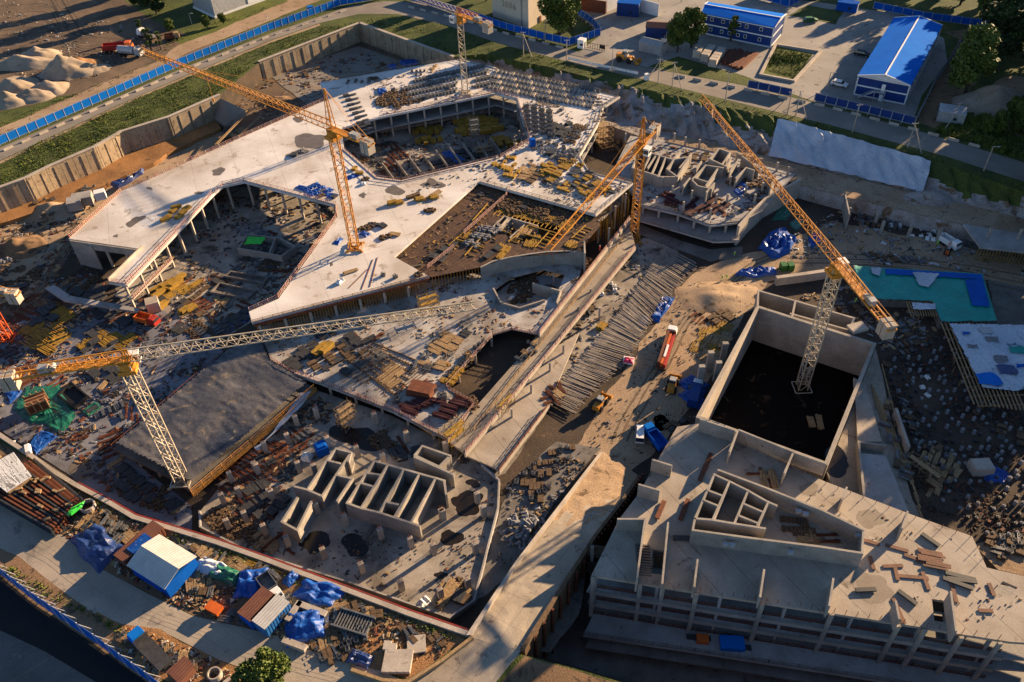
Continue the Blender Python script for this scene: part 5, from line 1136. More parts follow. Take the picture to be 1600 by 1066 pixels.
# scaffold towers
def scaffold(u, v, z, w_, d_, h_, rz, label, m='timber_yellow'):
    q = P(u, v, z); b = MB(); X = Vector((math.cos(rz), math.sin(rz), 0)); Y = Vector((-X.y, X.x, 0)); lv = max(1, round(h_ / 1.9))
    nx_, ny_ = max(1, round(w_ / 2)), max(1, round(d_ / 2)); pt = lambda i, j, k: q + X * (i / nx_ - .5) * w_ + Y * (j / ny_ - .5) * d_ + Vector((0, 0, k * h_ / lv))
    for i in range(nx_ + 1):
        for j in range(ny_ + 1):
            b.tri(pt(i, j, 0), pt(i, j, lv) + Vector((0, 0, .9)), .13)
            for k in range(1, lv + 1):
                if i < nx_: b.tri(pt(i, j, k), pt(i + 1, j, k), .11); b.tri(pt(i, j, k - 1), pt(i + 1, j, k), .09)
                if j < ny_: b.tri(pt(i, j, k), pt(i, j + 1, k), .11)
    for k in range(1, lv + 1): b.box(q + Vector((0, 0, k * h_ / lv)), (w_ * .9, d_ * .35, .08), rz)
    build('scaffold_tower', b, m, label=label, cat='scaffold')
scaffold(672, 492, -5.5, 5, 3, 6, .4, 'yellow scaffold tower standing beneath the tip of the long jib')
scaffold(345, 318, ZF, 5, 3, 7.5, .9, 'scaffold stair tower at the inner bend of the pale deck', 'rust')
scaffold(743, 225, ZF, 3, 3, 9, .2, 'tall grey scaffold stair inside the second courtyard', 'steel'); scaffold(757, 262 - 20, ZF, 6, 2, 3, .2, 'low wide scaffold beside the courtyard strip walls', 'timber_raw')
scaffold(545, 665, ZI, 4, 3, 6, .8, 'timber coloured scaffold stair in the basement under the deck edge', 'timber_raw'); scaffold(712, 690, ZI, 6, 4, 4.5, .8, 'wide scaffold at the basement corner below the red bundles', 'timber_yellow')
scaffold(790, 640, -7.2, 5, 1.6, 3, .9, 'narrow yellow scaffold frame on the ramp strip', 'timber_yellow'); scaffold(960, 318, ZF, 7, 5, 8, .5, 'dense brown scaffold under the east tip of the deck', 'rust'); scaffold(930, 350, ZF, 6, 5, 7, .5, 'yellow brown scaffold beside the formwork opening', 'timber_yellow')
scaffold(940, 228, ZF, 4, 10, 8, .3, 'pale scaffold bay against the east face of the deck', 'timber_raw'); scaffold(1440, 740, ZF, 8, 3, 2.4, -1.0, 'low timber scaffold by the terraces beside the pile field', 'timber_raw')
# --- big pale deck
for u, v, r_ in ((262, 342, .9), (271, 331, 1.0), (286, 334, 1.1), (280, 340, 1.0), (258, 345, .8), (276, 326, .5), (292, 327, 1.0)): put('ybeam', u, v, 0, r_)
for u, v in ((613, 319), (655, 313), (623, 318), (678, 310)): put('ybeam', u, v, 0, .3, 1.1)
for u, v in ((641, 309), (650, 306)): put('ply', u, v, 0, .4)
for u, v in ((672, 308), (682, 303)): put('raw', u, v, 0, .9)
scatter('dark blue blue ply blue prop', [(460, 292), (485, 285), (525, 300), (522, 312), (490, 308)], 0, 16, sep=1.3, sc=(.6, .9))
for k_, u, v in (('heap', 583, 353), ('heap', 571, 357), ('blue', 570, 366), ('dark', 598, 354), ('heap', 676, 330), ('heap', 598, 373), ('heap', 606, 370), ('raw', 617, 367), ('crate', 599, 431), ('crate', 618, 434), ('heap', 653, 430), ('dark', 583, 352), ('dark', 460, 243), ('heapg', 472, 236), ('heap', 670, 330), ('raw', 548, 425), ('blue', 551, 276), ('ybeam', 562, 272), ('ybeam', 554, 265), ('white', 568, 288), ('heap', 570, 281)): put(k_, u, v, 0, sc=.9)
put('blue', 529, 377, 0, sc=.7); put('white', 532, 441, 0, sc=1.3, look='lone white bulk sack')
for s_ in ((565, 452, 583, 405), (578, 448, 590, 402), (545, 450, 575, 420)):
    b = MB(); b.beam(P(s_[0], s_[1], .1), P(s_[2], s_[3], .1), .14); auto(build('steel_bar', b, 'rust'), 'long thin rusty bar lying on the pale deck', 'bar', 'thin bars lying on the deck')
# upper deck field of ribs and crates
t_r = ang((600, 118), (640, 105))
for row in range(4):
    for k in range(25):
        t = k / 24; u = 628 + t * 128 + row * 5; v = 133 - t * 27 + row * 8.5 - 2
        if 714 < u < 741 and v > 120: continue
        if u < 645 + row * 3 and row < 1: continue
        put('tie', u, v, 0, -.3, 1.0, look='grey precast rib bundle in the shaded field', m='steel', jit=.04)
for row in range(4):
    for k in range(26):
        t = k / 25; put('tie', 776 + t * 160 - row * 4, 113 + t * 31 + row * 8 - 1, 0, -.3, .95, look='pale topped precast rib bundle in the sunlit field', m='concrete_pale' if (k * 3 + row) % 4 == 0 else 'steel', jit=.05)
for k in range(9): put('dark', 541 + k * 3.6, 150 + k * 7, 0, .4, .75); put('prop', 551 + k * 3.4, 149 + k * 6.6, 0, .4, .8)
scatter('heap heap crate dark heap rod', [(590, 146), (610, 138), (640, 140), (655, 160), (640, 168), (600, 168)], 0, 26, sep=1.5); scatter('heap raw rod crate', [(535, 128), (620, 118), (700, 98), (710, 104), (640, 122), (560, 140)], 0, 18)
put('blue', 597, 143, 0, sc=1.2); put('crate', 667, 154, 0, 0, 1.3); put('raw', 696, 145, 0, .2, .9); put('crate', 700, 140, 0, 0, 1.4)
# crates and clutter on the east part of the deck
for k in range(6):
    for j in range(4): put('crate', 822 + j * 12 + k * .5, 168 + k * 7 + j * 3.2, 0, .3, 1.35, look='grey stacked crate', m='steel')
scatter('heap dark heapg crate', [(870, 190), (915, 200), (905, 225), (840, 212), (832, 203)], 0, 26, sep=1.4); scatter('dark heapg crate prop crate', [(832, 212), (905, 236), (895, 262), (860, 246), (830, 232)], 0, 40, sep=1.2)
scatter('ybeam ply heap raw heapg ybeam prop', [(762, 256), (800, 245), (860, 250), (880, 268), (850, 290), (790, 276)], 0, 34, DA, sep=1.5); scatter('crate heapg dark prop ybeam prop', [(850, 245), (900, 252), (940, 285), (960, 296), (925, 318), (880, 300), (845, 292)], 0, 60, sep=1.3)
b = MB(); q = P(832, 229, 0); b.box(q, (1.6, 1.6, 2.6), .3); b.box(q + Vector((0, 0, 2.6)), (1.8, 1.8, .2), .3, .8); b.box(q + Vector((-.1, -.85, .1)), (.9, .08, 2.2), .3); build('toilet_cabin', b, 'blue_sheet', label='small upright blue toilet cabin on the pale deck beside the second courtyard', cat='toilet')
# formwork deck clutter
scatter('yloose ply heap dark heapg ply raw', [(690, 380), (745, 330), (790, 352), (770, 395), (700, 425), (650, 415)], -1.18, 12, DA, sep=2.4); scatter('ply heap dark raw', [(752, 292), (860, 322), (905, 345), (870, 352), (780, 325), (745, 315)], -1.18, 26, DA, sep=2.2); scatter('yloose yloose dark raw', [(800, 360), (900, 362), (895, 385), (830, 396), (740, 405), (770, 390)], -1.18, 10, DA, sep=2.5)
# courtyard floors
scatter('ybeam', [(645, 198), (700, 200), (700, 222), (675, 235), (640, 215)], ZF, 10, .2, (1.2, 1.5), 3.2, .1); scatter('ybeam ybeam', [(712, 190), (735, 188), (745, 212), (720, 215)], ZF, 9, .25, (1.4, 1.7), 2.6, .06); scatter('ybeam ybeam', [(745, 188), (768, 190), (778, 205), (756, 210)], ZF, 9, .25, (1.4, 1.7), 2.6, .06); scatter('ybeam', [(770, 217), (800, 220), (805, 230), (780, 232)], ZF, 6, .25, (1.3, 1.6), 2.6, .1)
for k in range(9):
    b = MB(); a, c = P(598 + k * 21, 258 - k * 5, -8), P(616 + k * 21, 282 - k * 5, -8); b.wall(a.xy, c.xy, ZF, -7.2 + .01 * k, .3); o = build('low_wall', b, 'concrete_wall'); auto(o, 'low concrete strip wall', 'wall', 'strip walls in the second courtyard')
for k_, u, v in (('blue', 704, 243), ('blue', 709, 247), ('blue', 714, 251)): put(k_, u, v, ZF, 2.2, 1.5)
scatter('heap rod prop dark raw', [(545, 240), (620, 215), (660, 240), (650, 262), (600, 270)], ZF, 34, sep=1.6); scatter('dark prop rod heap', [(660, 250), (790, 225), (800, 235), (680, 275)], ZF, 22, sep=2)
scatter('rod rod ply prop dark dark yloose raw', [(225, 465), (280, 430), (330, 415), (370, 440), (360, 480), (300, 500), (230, 495)], ZF, 44, .9, sep=1.8, jit=.25); scatter('rod dark prop heap', [(300, 500), (385, 465), (390, 500), (340, 530), (240, 520)], ZF, 44, .9, sep=1.7, jit=.3)
for u, v in ((263, 448), (256, 455), (282, 437), (277, 446), (255, 480), (290, 487), (298, 484), (250, 463), (271, 451)): put('ybeam', u, v, ZF, .95, 1.35)
scatter('heap rod heapg prop', [(345, 380), (380, 350), (460, 360), (470, 400), (430, 440), (360, 420)], ZF, 30, sep=2.5); scatter('dark rod heap', [(415, 385), (465, 395), (440, 440), (400, 440)], ZF, 14)
b = MB(); q = P(398, 378, -6.3); 
rS = empty('courtyard_store', P(415, 385, ZF), 'small roofless concrete store in the first courtyard with a lime cloth', 'building')
cell(rS, [[(372, 388), (386, 366)], [(386, 366), (438, 372), (462, 385)], [(372, 388), (398, 392), (440, 400)], [(440, 400), (462, 385)], [(420, 396), (430, 372)]], -6.5, ZF, .35)
b = cloth(2.6, 1.8, .7, 11); cl_ = build('lime_cloth', b, 'lime', origin=(0, 0, 0), label='bright lime green cloth spread over the small courtyard store', cat='cloth'); cl_.location = P(398, 376, -6.2); cl_.rotation_euler.z = -.1
for k_, (pts, m_) in enumerate((([(352, 435), (362, 428), (420, 437), (413, 446)], 'concrete_dark'), ([(330, 460), (345, 446), (400, 458), (388, 470)], 'concrete_dark'), ([(345, 505), (395, 475), (390, 502), (350, 528)], 'tarp_navy'))):
    b = MB(); xy = W(pts, ZF)
    if m_ == 'concrete_dark':
        for i in range(4): b.wall(xy[i], xy[(i + 1) % 4], ZF, ZF + 1 + .01 * i, .4)
        b.prism(xy, ZF, ZF + .3)
    else: b.prism(wobble(xy, .8, 2), ZF + .05, ZF + .25)
    build('sump_box', b, m_, label=['low rectangular concrete sump in the first courtyard', 'second larger concrete sump nearer the crane jib', 'flat navy sheet spread under the crane jib'][k_], cat='sump' if m_ != 'tarp_navy' else 'tarp')
# west clutter floor (the deck's shade is put into its blue grey)
ground('concrete_pad', [(-60, 560), (60, 480), (230, 470), (330, 530), (350, 550), (180, 700), (300, 790), (300, 830), (210, 800), (120, 750), (0, 672), (-60, 640)], ZF + .08, 'shade_blue', wob=.4)
scatter('yloose yloose dark dark', [(70, 480), (110, 470), (120, 510), (60, 560), (20, 560)], ZF + .08, 10, .95, (1.1, 1.5), 3, .12); scatter('ybeam dark prop raw rod prop rod dark', [(20, 580), (130, 530), (200, 560), (190, 610), (120, 600), (40, 640)], ZF + .08, 32, 1.0, sep=2.1, jit=.3); scatter('dark dark rod prop dark rod dark yloose', [(120, 480), (210, 475), (240, 520), (180, 560), (120, 540)], ZF + .08, 34, .8, sep=1.7, jit=.2); scatter('prop dark rod heapg rod', [(120, 640), (200, 620), (240, 650), (180, 720), (120, 700)], ZF + .08, 18, sep=2); scatter('heap rod dark raw', [(180, 720), (260, 770), (300, 800), (230, 790), (170, 760)], ZF + .08, 22)
scatter('prop dark rod raw heap', [(90, 420), (180, 445), (220, 470), (120, 475), (75, 465)], ZF, 34, sep=1.8); scatter('rod heap raw dark heapg', [(-10, 380), (60, 370), (70, 420), (40, 470), (-10, 480)], ZF, 30, sep=2.2); scatter('rod dark heap rod', [(-10, 480), (50, 460), (70, 500), (10, 580), (-10, 580)], ZF, 34, .9, sep=2.0)
b = MB(); b.prism(W([(70, 450), (100, 470), (215, 487), (218, 482), (110, 462), (85, 445)], -6.5), -7.1, -6.5); build('slab_strip', b, 'concrete', label='grey slab strip along the foot of the deck corner', cat='slab')
def tarp(pts, z, m, label, th=.25, wob=.6):
    b = MB(); xy = wobble(W(pts, z), wob, 1.5); cx = sum(xy, Vector((0, 0))) / len(xy); R_ = [p for p in xy]; rings = 7; vs = [(cx.x, cx.y, z + th * 1.5)]; n_ = len(xy)
    for k in range(1, rings + 1):
        for i, p in enumerate(xy):
            q_ = cx.lerp(p, k / rings); vs.append((q_.x, q_.y, z + (th * (1.2 + 1.4 * noise.noise((q_.x * .7, q_.y * .7, 2)) + .7 * noise.noise((q_.x * 2, q_.y * 2, 6))) if k < rings else .02)))
    fs = [(0, 1 + i, 1 + (i + 1) % n_) for i in range(n_)]
    for k in range(rings - 1):
        for i in range(n_): a, c = 1 + k * n_ + i, 1 + k * n_ + (i + 1) % n_; fs.append((a, a + n_, c + n_, c))
    b.add(vs, fs); return build('tarp', b, m, label=label, cat='tarp')
tarp([(18, 640), (40, 605), (90, 600), (120, 650), (98, 680), (70, 662), (45, 665)], ZF + .15, 'tarp_green', 'dark green tarp spread on the clutter floor around a timber crate')
tarp([(42, 700), (62, 675), (92, 682), (56, 712)], ZF + .15, 'tarp_blue', 'flat deep blue tarp beside the rim kerb by the green tarp'); tarp([(5, 612), (22, 600), (36, 612), (16, 632)], ZF + .12, 'tarp_blue', 'little blue tarp next to the green ground tarp'); tarp([(128, 645), (150, 628), (160, 636), (138, 652)], ZF + .12, 'tarp_green', 'narrow green tarp beside the dark hatch')
tarp([(1180, 388), (1200, 366), (1225, 358), (1243, 375), (1236, 398), (1206, 404)], ZF + .05, 'tarp_blue', 'big crumpled blue tarp heap on the dirt below the shaft building', 1.2, 1.2)
tarp([(1262, 372), (1278, 362), (1283, 376), (1268, 391)], ZF + .05, 'tarp_blue', 'smaller blue tarp beneath the orange jib', .5); tarp([(1146, 430), (1160, 422), (1212, 420), (1214, 430), (1180, 434)], ZF + .1, 'tarp_blue', 'long blue tarp strip on the pale haul road', .7, .4)
tarp([(1205, 345), (1225, 320), (1243, 325), (1230, 345)], ZF + .06, 'tarp_green', 'dark green tarp against the curved wall of the shaft building'); tarp([(1232, 350), (1248, 338), (1256, 346), (1244, 362)], ZF + .06, 'tarp_green', 'small worn green tarp near the orange jib'); tarp([(1015, 500), (1038, 462), (1056, 466), (1030, 505)], ZF + .1, 'tarp_blue', 'blue and pale sheets heaped along the haul road edge', .6)
tarp([(1145, 298), (1160, 285), (1170, 294), (1155, 308)], ZN + .03, 'tarp_blue', 'blue sheet on the deck of the shaft building', .4); tarp([(172, 290), (195, 283), (226, 264), (224, 272), (186, 296)], ZF + 1.5, 'tarp_navy', 'green and blue sheets piled behind the big deck', .8)
tarp([(625, 95), (650, 92), (656, 100), (630, 104)], ZF + 2, 'tarp_blue', 'torn blue sheet on the far pit corner floor', .3); tarp([(606, 104), (616, 100), (622, 106), (612, 110)], ZF + 2, 'tarp_blue', 'small blue sheet on the far corner floor', .3)
# timber crate on the green tarp
rc = empty('timber_crate', P(62, 637, ZF + .2), 'dark timber framed crate standing on the green tarp', 'crate'); q = Vector(rc['org'])
b = MB(); b.box(q + Vector((0, 0, .2)), (4.2, 3.4, 2.6), .5); part('box', b, 'rust', rc); b = MB()
for i in (-2.2, -.7, .7, 2.2):
    for j in (-1.8, 1.8): c = Matrix.Rotation(.5, 3, 'Z') @ Vector((i, j, 0)) + q; b.box(c, (.3, .3, 3.6), .5)
for j in (-1.8, -.6, .6, 1.8):
    for z_ in (.4, 2.9): b.beam(Matrix.Rotation(.5, 3, 'Z') @ Vector((-2.4, j, z_)) + q, Matrix.Rotation(.5, 3, 'Z') @ Vector((2.4, j, z_)) + q, .25)
part('timber_frame', b, 'timber_raw', rc)
b = MB(); xy = W([(92, 620), (112, 600), (138, 622), (118, 640)], ZF + .1)
for i in range(4): b.wall(xy[i], xy[(i + 1) % 4], ZF, ZF + .9 + .01 * i, .4)
b.prism(xy, ZF + .12, ZF + .2); build('pit_hatch', b, 'black', label='dark square hatch with low walls on the clutter floor', cat='hatch')
# middle deck
scatter('dark ply rod dark dark', [(430, 545), (480, 515), (560, 505), (600, 520), (560, 560), (500, 580), (455, 575)], -5.48, 38, .8, sep=2.0, jit=.35); scatter('raw rod raw dark prop', [(500, 570), (570, 540), (640, 570), (630, 620), (560, 620), (500, 600)], -5.48, 22, .85, sep=1.9, jit=.2); scatter('raw dark heap prop', [(640, 570), (700, 510), (740, 500), (690, 590)], -5.48, 24, 1.1, sep=2.2, jit=.5)
for u, v in ((505, 545), (512, 548), (499, 552)): put('ybeam', u, v, -5.48, .85, 1.4)
scatter('heap crate ybeam drum', [(690, 600), (760, 520), (770, 522), (705, 605)], -5.48, 14); scatter('rod heap heap', [(890, 440), (915, 405), (925, 400), (900, 445)], -5.9, 8)
b = MB()                                            # open joist field in the middle of the deck
for k in range(22):
    a, c = P(548 + k * 3.2, 566 + k * 2.6, -5.2), P(580 + k * 4.4, 536 + k * 2.0, -5.2); b.beam(a, c, .12, .16)
for k in range(7): b.beam(P(546 + k * 6, 565 + k * -5, -5.35), P(622 + k * 6, 620 + k * -9, -5.35), .25, .2)
build('joist_field', b, 'timber_dark', label='half finished field of dark and pale joists on the middle deck', cat='joists')
for u, v, a_ in ((637, 639, 2.7), (645, 636, 2.7), (656, 633, 2.7), (663, 630, 2.7), (672, 627, 2.9), (683, 629, 2.9), (703, 638, 2.75), (699, 646, 2.75), (690, 652, 2.75), (716, 633, 2.75), (722, 630, 2.75), (640, 645, 2.7)): put('red', u, v, -5.48, a_, 1.0, jit=.05)
b = MB(); b.box(P(659, 613, -5.48), (6, 4, 1.6), 2.8); b.box(P(659, 613, -5.48) + Vector((0, 0, 1.62)), (5.6, 3.6, .3), 2.8); build('panel_crate', b, 'rust', label='big rust brown panel box at the head of the dark red bundles', cat='box')
put('crate', 619, 628, -5.48, .3, 1.4); put('crate', 691, 622, -5.48, .5, 1.4); put('crate', 677, 612, -5.48, .5, 1.2); scatter('heap rod', [(720, 620), (740, 625), (735, 640), (722, 635)], -5.48, 6)
scatter('heap white heap', [(775, 430), (860, 430), (870, 460), (800, 475)], -8.15, 12); 
# basement floor
scatter('rod dark prop raw rod dark', [(330, 740), (400, 700), (470, 660), (490, 690), (430, 740), (360, 790)], ZI, 38, .8, sep=1.8, jit=.5); scatter('rod dark rod dark', [(380, 770), (450, 740), (455, 775), (420, 810), (370, 800)], ZI, 18); scatter('heap rod dark', [(560, 640), (600, 680), (660, 700), (640, 730), (590, 700)], ZI, 12); scatter('heap raw rod', [(320, 815), (430, 860), (470, 870), (400, 830), (340, 800)], ZI, 20); put('raw', 695, 935, ZI, .9, 1.3); put('raw', 702, 925, ZI, 1.1, 1.4); put('white', 662, 942, ZI, sc=1.4); put('white', 480, 716, ZI, sc=1.6)
scatter('heap raw dark', [(700, 910), (740, 900), (730, 940), (690, 945)], ZI, 5)
b = MB(); q = P(504, 707, ZI); b.box(q, (2.6, 2.6, 2.4), .5); b.box(q + Vector((0, 0, 2.4)), (2.3, 2.3, .5), .5, .8); build('site_cabin', b, ['blue_sheet'], label='small blue box cabin with pale top among the stub columns', cat='cabin')
def puddle(pts, z, m, wob=1.0):
    xy = W(pts, z); c = sum(xy, Vector((0, 0))) / len(xy); ax_ = [(p - c) for p in xy]; out = []; n_ = 64; sd_ = c.x * 1.7 + c.y
    def rad(th):
        d = Vector((math.cos(th), math.sin(th))); best = 99
        for i in range(len(xy)):
            a, e = ax_[i], ax_[(i + 1) % len(xy)] - ax_[i]; dt = d.x * e.y - d.y * e.x
            if abs(dt) < 1e-9: continue
            t = (a.x * e.y - a.y * e.x) / dt; s_ = (a.x * d.y - a.y * d.x) / dt
            if t > 0 and -.001 <= s_ <= 1.001: best = min(best, t)
        return best if best < 99 else 1
    rr = [rad(2 * math.pi * i / n_) for i in range(n_)]
    for i in range(n_):
        th = 2 * math.pi * i / n_; r_ = sum(rr[(i + k) % n_] for k in range(-3, 4)) / 7; d = Vector((math.cos(th), math.sin(th)))
        out.append(c + d * r_ * (1 + .45 * noise.noise((d.x * 1.0 + sd_, d.y * 1.0, 2)) + .12 * noise.noise((d.x * 2.6 + sd_, d.y * 2.6, 5))))
    b = MB(); b.sheet([(p.x, p.y, z) for p in out]); return build('puddle', b, m, kind='structure')
for pts in ([(515, 672), (545, 665), (575, 672), (592, 690), (585, 705), (560, 700), (520, 688)], [(705, 780), (725, 768), (750, 775), (748, 805), (710, 808)], [(470, 850), (480, 830), (510, 830), (515, 850), (490, 868)], [(535, 850), (545, 832), (565, 836), (578, 868), (550, 872)], [(685, 835), (700, 828), (726, 838), (715, 853), (692, 850)], [(675, 898), (690, 893), (702, 898), (692, 907)], [(400, 800), (420, 790), (440, 800), (420, 815)], [(612, 694), (632, 700), (628, 715), (610, 710)], [(725, 752), (740, 748), (755, 758), (742, 764)]): puddle(pts, ZI + .01, 'puddle_black', .9)
for pts in ([(250, 280), (262, 274), (275, 278), (265, 296), (252, 293)][:0] or [(330, 268), (345, 260), (352, 265), (345, 275), (334, 274)], [(462, 215), (478, 208), (505, 214), (507, 228), (490, 233), (460, 229)], [(458, 184), (470, 182), (477, 186), (468, 192), (459, 190)], [(195, 352), (205, 344), (215, 336), (232, 337), (215, 348), (200, 357)], [(176, 368), (185, 366), (184, 371), (177, 371)], [(600, 300), (612, 288), (622, 292), (633, 298), (628, 305), (610, 304)], [(655, 287), (672, 279), (690, 286), (700, 292), (680, 294), (660, 290)], [(441, 243), (452, 240), (470, 232), (484, 238), (465, 243), (450, 247)], [(300, 302), (312, 299), (321, 302), (310, 304)], [(228, 292), (236, 293), (240, 297), (230, 296)], [(560, 306), (568, 300), (574, 304), (566, 311)], [(515, 410), (519, 409), (521, 415), (516, 416)], [(838, 155), (852, 155), (880, 166), (868, 170), (845, 163)], [(578, 122), (590, 120), (600, 126), (590, 130)], [(650, 300), (655, 298), (657, 303), (652, 304)]): puddle(pts, .008, 'puddle_mud', .9)
for pts in ([(885, 510), (900, 495), (912, 505), (905, 520)], [(920, 455), (935, 452), (935, 465), (925, 470)], [(930, 500), (940, 490), (948, 500), (938, 510)], [(800, 655), (812, 640), (818, 660), (806, 668)], [(845, 590), (860, 580), (868, 595), (850, 605)]): puddle(pts, -8.9, 'puddle_mud', .7)
ROOFP = 1
for pts in ([(1340, 905), (1352, 895), (1378, 903), (1395, 925), (1370, 945), (1345, 935)], [(1330, 815), (1350, 795), (1380, 798), (1390, 812), (1350, 828)], [(1248, 762), (1262, 752), (1282, 760), (1275, 775), (1255, 775)]): puddle(pts, 1.008, 'stain', 1.2)
puddle([(1000, 625), (1020, 615), (1045, 625), (1040, 655), (1010, 650)], ZF + .06, 'puddle_mud'); puddle([(1018, 655), (1035, 645), (1048, 660), (1030, 675)], ZF + .065, 'puddle_black'); puddle([(1290, 700), (1310, 690), (1325, 720), (1318, 748), (1296, 742)], -7.38, 'puddle_black'); puddle([(540, 105), (560, 95), (580, 100), (570, 112), (550, 112)], ZF + 1.82, 'puddle_mud'); puddle([(105, 730), (125, 715), (150, 722), (150, 745), (120, 752)], ZF + .1, 'puddle_mud')
# shaft building deck
scatter('red rod rod heap', [(1035, 300), (1130, 310), (1140, 325), (1100, 345), (1050, 330)], ZN, 22, .8, sep=2, jit=.4); scatter('heap rod prop dark', [(1130, 260), (1215, 285), (1190, 320), (1140, 300)], ZN, 16); scatter('rod heap red', [(1050, 232), (1110, 240), (1100, 255), (1060, 245)], ZN, 8); scatter('heap dark drum', [(950, 215), (985, 220), (980, 240), (955, 240)], -8.95, 8)
# lower right deck: fallen boards
for k, (u, v, a_, l_) in enumerate(((1352, 845, -.3, 2.6), (1366, 849, -.4, 2.4), (1427, 872, -.5, 4), (1445, 880, -.3, 4), (1462, 884, -.2, 4), (1425, 902, -.15, 7), (1446, 908, 1.5, 4.5), (1400, 895, 1.4, 4), (1395, 885, .0, 4.5), (1401, 857, -.4, 5), (1490, 926, 1.4, 5), (1404, 955, 1.6, 6), (1362, 880, 1.5, 3.5), (1540, 955, -.1, 3), (1549, 922, 1.5, 3.2))): piece(u, v, 1.012, (l_ * .8, .7, .15), a_, 'formboard', 'short reddish board on the sunlit deck', 'formwork_board', 'board', 'reddish boards on the sunlit deck')
for k in range(9): piece(1455 + rnd.uniform(-8, 14), 862 + k * 3.2, 1.012 + k * .02, (4.2, .4, .15), -.3, 'formboard', 'narrow reddish board in a leaning heap', 'formwork_board', 'board', 'reddish boards on the sunlit deck')
for k, (u, v, a_) in enumerate(((1500, 902, -.35), (1502, 908, -.2), (1496, 913, -.5), (1453, 845, -.9), (1352, 923, 0.0), (1417, 935, -.9))): piece(u, v, 1.014, (5.0 if k < 3 else 3.6, .8, .35), a_, 'steel_dark', 'dark steel panel on the sunlit deck', 'shutter_board', 'panel', 'dark panels on the sunlit deck')
for u, v in ((1106, 722), (1098, 740), (1070, 795), (1068, 800), (1032, 798)): piece(u, v, 1.012, (4.5, .9, .3), 1.1, 'rust', 'dark red plank by the core wall', 'formwork_board', 'board', 'dark planks by the core')
for u, v in ((1065, 842), (1086, 996), (1097, 998), (1160, 1012)): piece(u, v, 1.01 if v < 900 else -11.98, (3.2, 1, .25), -.1, 'steel_dark', 'dark panel in the shade of the block', 'shutter_board', 'panel', 'dark panels on the sunlit deck')
piece(1143, 1008, -11.98, (4.4, 2.6, 1.2), -.1, 'blue_light', 'blue container box on the shaded lower terrace', 'tool_box', 'box'); piece(1097, 1001, -11.98, (2.2, 1.6, 1.1), -.1, 'orange', 'orange and black machine on the shaded lower terrace', 'compactor', 'machine')
scatter('heap rod raw', [(1180, 740), (1215, 745), (1210, 760), (1190, 758)], 1.01, 5); scatter('heap dark raw rod', [(1215, 800), (1260, 815), (1330, 850), (1260, 845), (1220, 835)], 1.01, 14)
# strips beside the ramp decks, haul road
scatter('heap raw prop rod crate', [(800, 560), (830, 530), (850, 530), (820, 575)], -6.0, 9); scatter('raw heap rod', [(850, 620), (875, 600), (880, 610), (860, 630)], -7.18, 6); put('ybeam', 940, 512, -8.9, .8, 1.2); scatter('heap white heapg', [(900, 480), (960, 420), (970, 440), (920, 520)], -8.9, 10)
scatter('raw raw yloose dark', [(1085, 545), (1105, 510), (1140, 505), (1135, 540), (1105, 560)], ZF + .05, 16, 1.0, sep=1.6, jit=.25); scatter('heap dark raw rod', [(1075, 490), (1130, 480), (1150, 500), (1100, 520)], ZF + .05, 16); scatter('heap heapg rod', [(1000, 470), (1040, 440), (1045, 450), (990, 540)], ZF + .05, 14); scatter('rod heap blue', [(1005, 500), (1030, 465), (1040, 470), (1018, 505)], ZF + .1, 8)
scatter('heap heapg dark rod', [(800, 760), (860, 700), (900, 700), (850, 780), (790, 850)], ZF + .1, 26, sep=2.5); scatter('heap dark blue', [(1075, 590), (1100, 580), (1095, 640), (1060, 680), (1030, 690)], ZF + .06, 14)
for u, v in ((1118, 596), (1092, 602), (1106, 580), (1128, 566)): q = P(u, v, ZF); b = MB(); b.box((q.x, q.y, ZF), (1.4, 1.0, 6.5)); auto(build('pier', b, 'concrete_wall'), 'tall blunt concrete pier beside the tank wall', 'pier', 'piers beside the tank')
# grey rubble heap of short pipes by the ramp
for k in range(60):
    a, d = rnd.uniform(0, 6.28), 5.2 * math.sqrt(rnd.random()); q = P(822, 830, ZF) + Vector((d * math.cos(a), d * math.sin(a) * .85, 2.6 * max(0, 1 - d / 5) + .3)); e = Vector((rnd.uniform(-1, 1), rnd.uniform(-1, 1), rnd.uniform(-.4, .6))).normalized() * .7
    b = MB(); b.cyl(q - e, q + e, .34, 8); o = build('pile_head', b, 'rock', label='short grey cut pile head in the tumbled heap west of the ramp', cat='pile head', group='cut pile heads heaped beside the ramp')
# pile field
pf = [(1380, 560), (1480, 520), (1530, 610), (1610, 660), (1640, 840), (1560, 850), (1460, 790), (1425, 720)]; nP = 0; pm = []
for i in range(38):
    for j in range(40):
        q = P(1400, 540, ZF) + Vector((-14 + i * 2.2 + rnd.uniform(-.6, .6), 8 - j * 2.2 + rnd.uniform(-.6, .6), 0)); r_ = CM.transposed() @ (q - CAMP); u, v = 800 + F * r_.x / r_.z, 533 + F * r_.y / r_.z
        if u < 1625 and inside((u, v), pf) and nP < 290 and rnd.random() < .8:
            if len(pm) < 3:
                b = MB(); b.cyl((0, 0, 0), (0, 0, .5 + .35 * len(pm)), .42, 9, .36); b.cyl((0, 0, .4), (0, 0, .62 + .35 * len(pm)), .16, 6, .1); o = build('pile_head', b, 'rock' if len(pm) != 1 else 'steel_dark', origin=(0, 0, 0)); pm.append(o)
            else: o = rnd.choice(pm).copy(); COL.objects.link(o)
            o.location = q; nP += 1; props(o, 'round cut pile head standing in the dark pile field by the patchwork cover', 'pile head', 'pile heads in the dark field')
for u, v in ((1448, 590), (1441, 606), (1449, 618)): put('white', u, v, ZF + .05, sc=.8, look='bulky white sack among the piles')
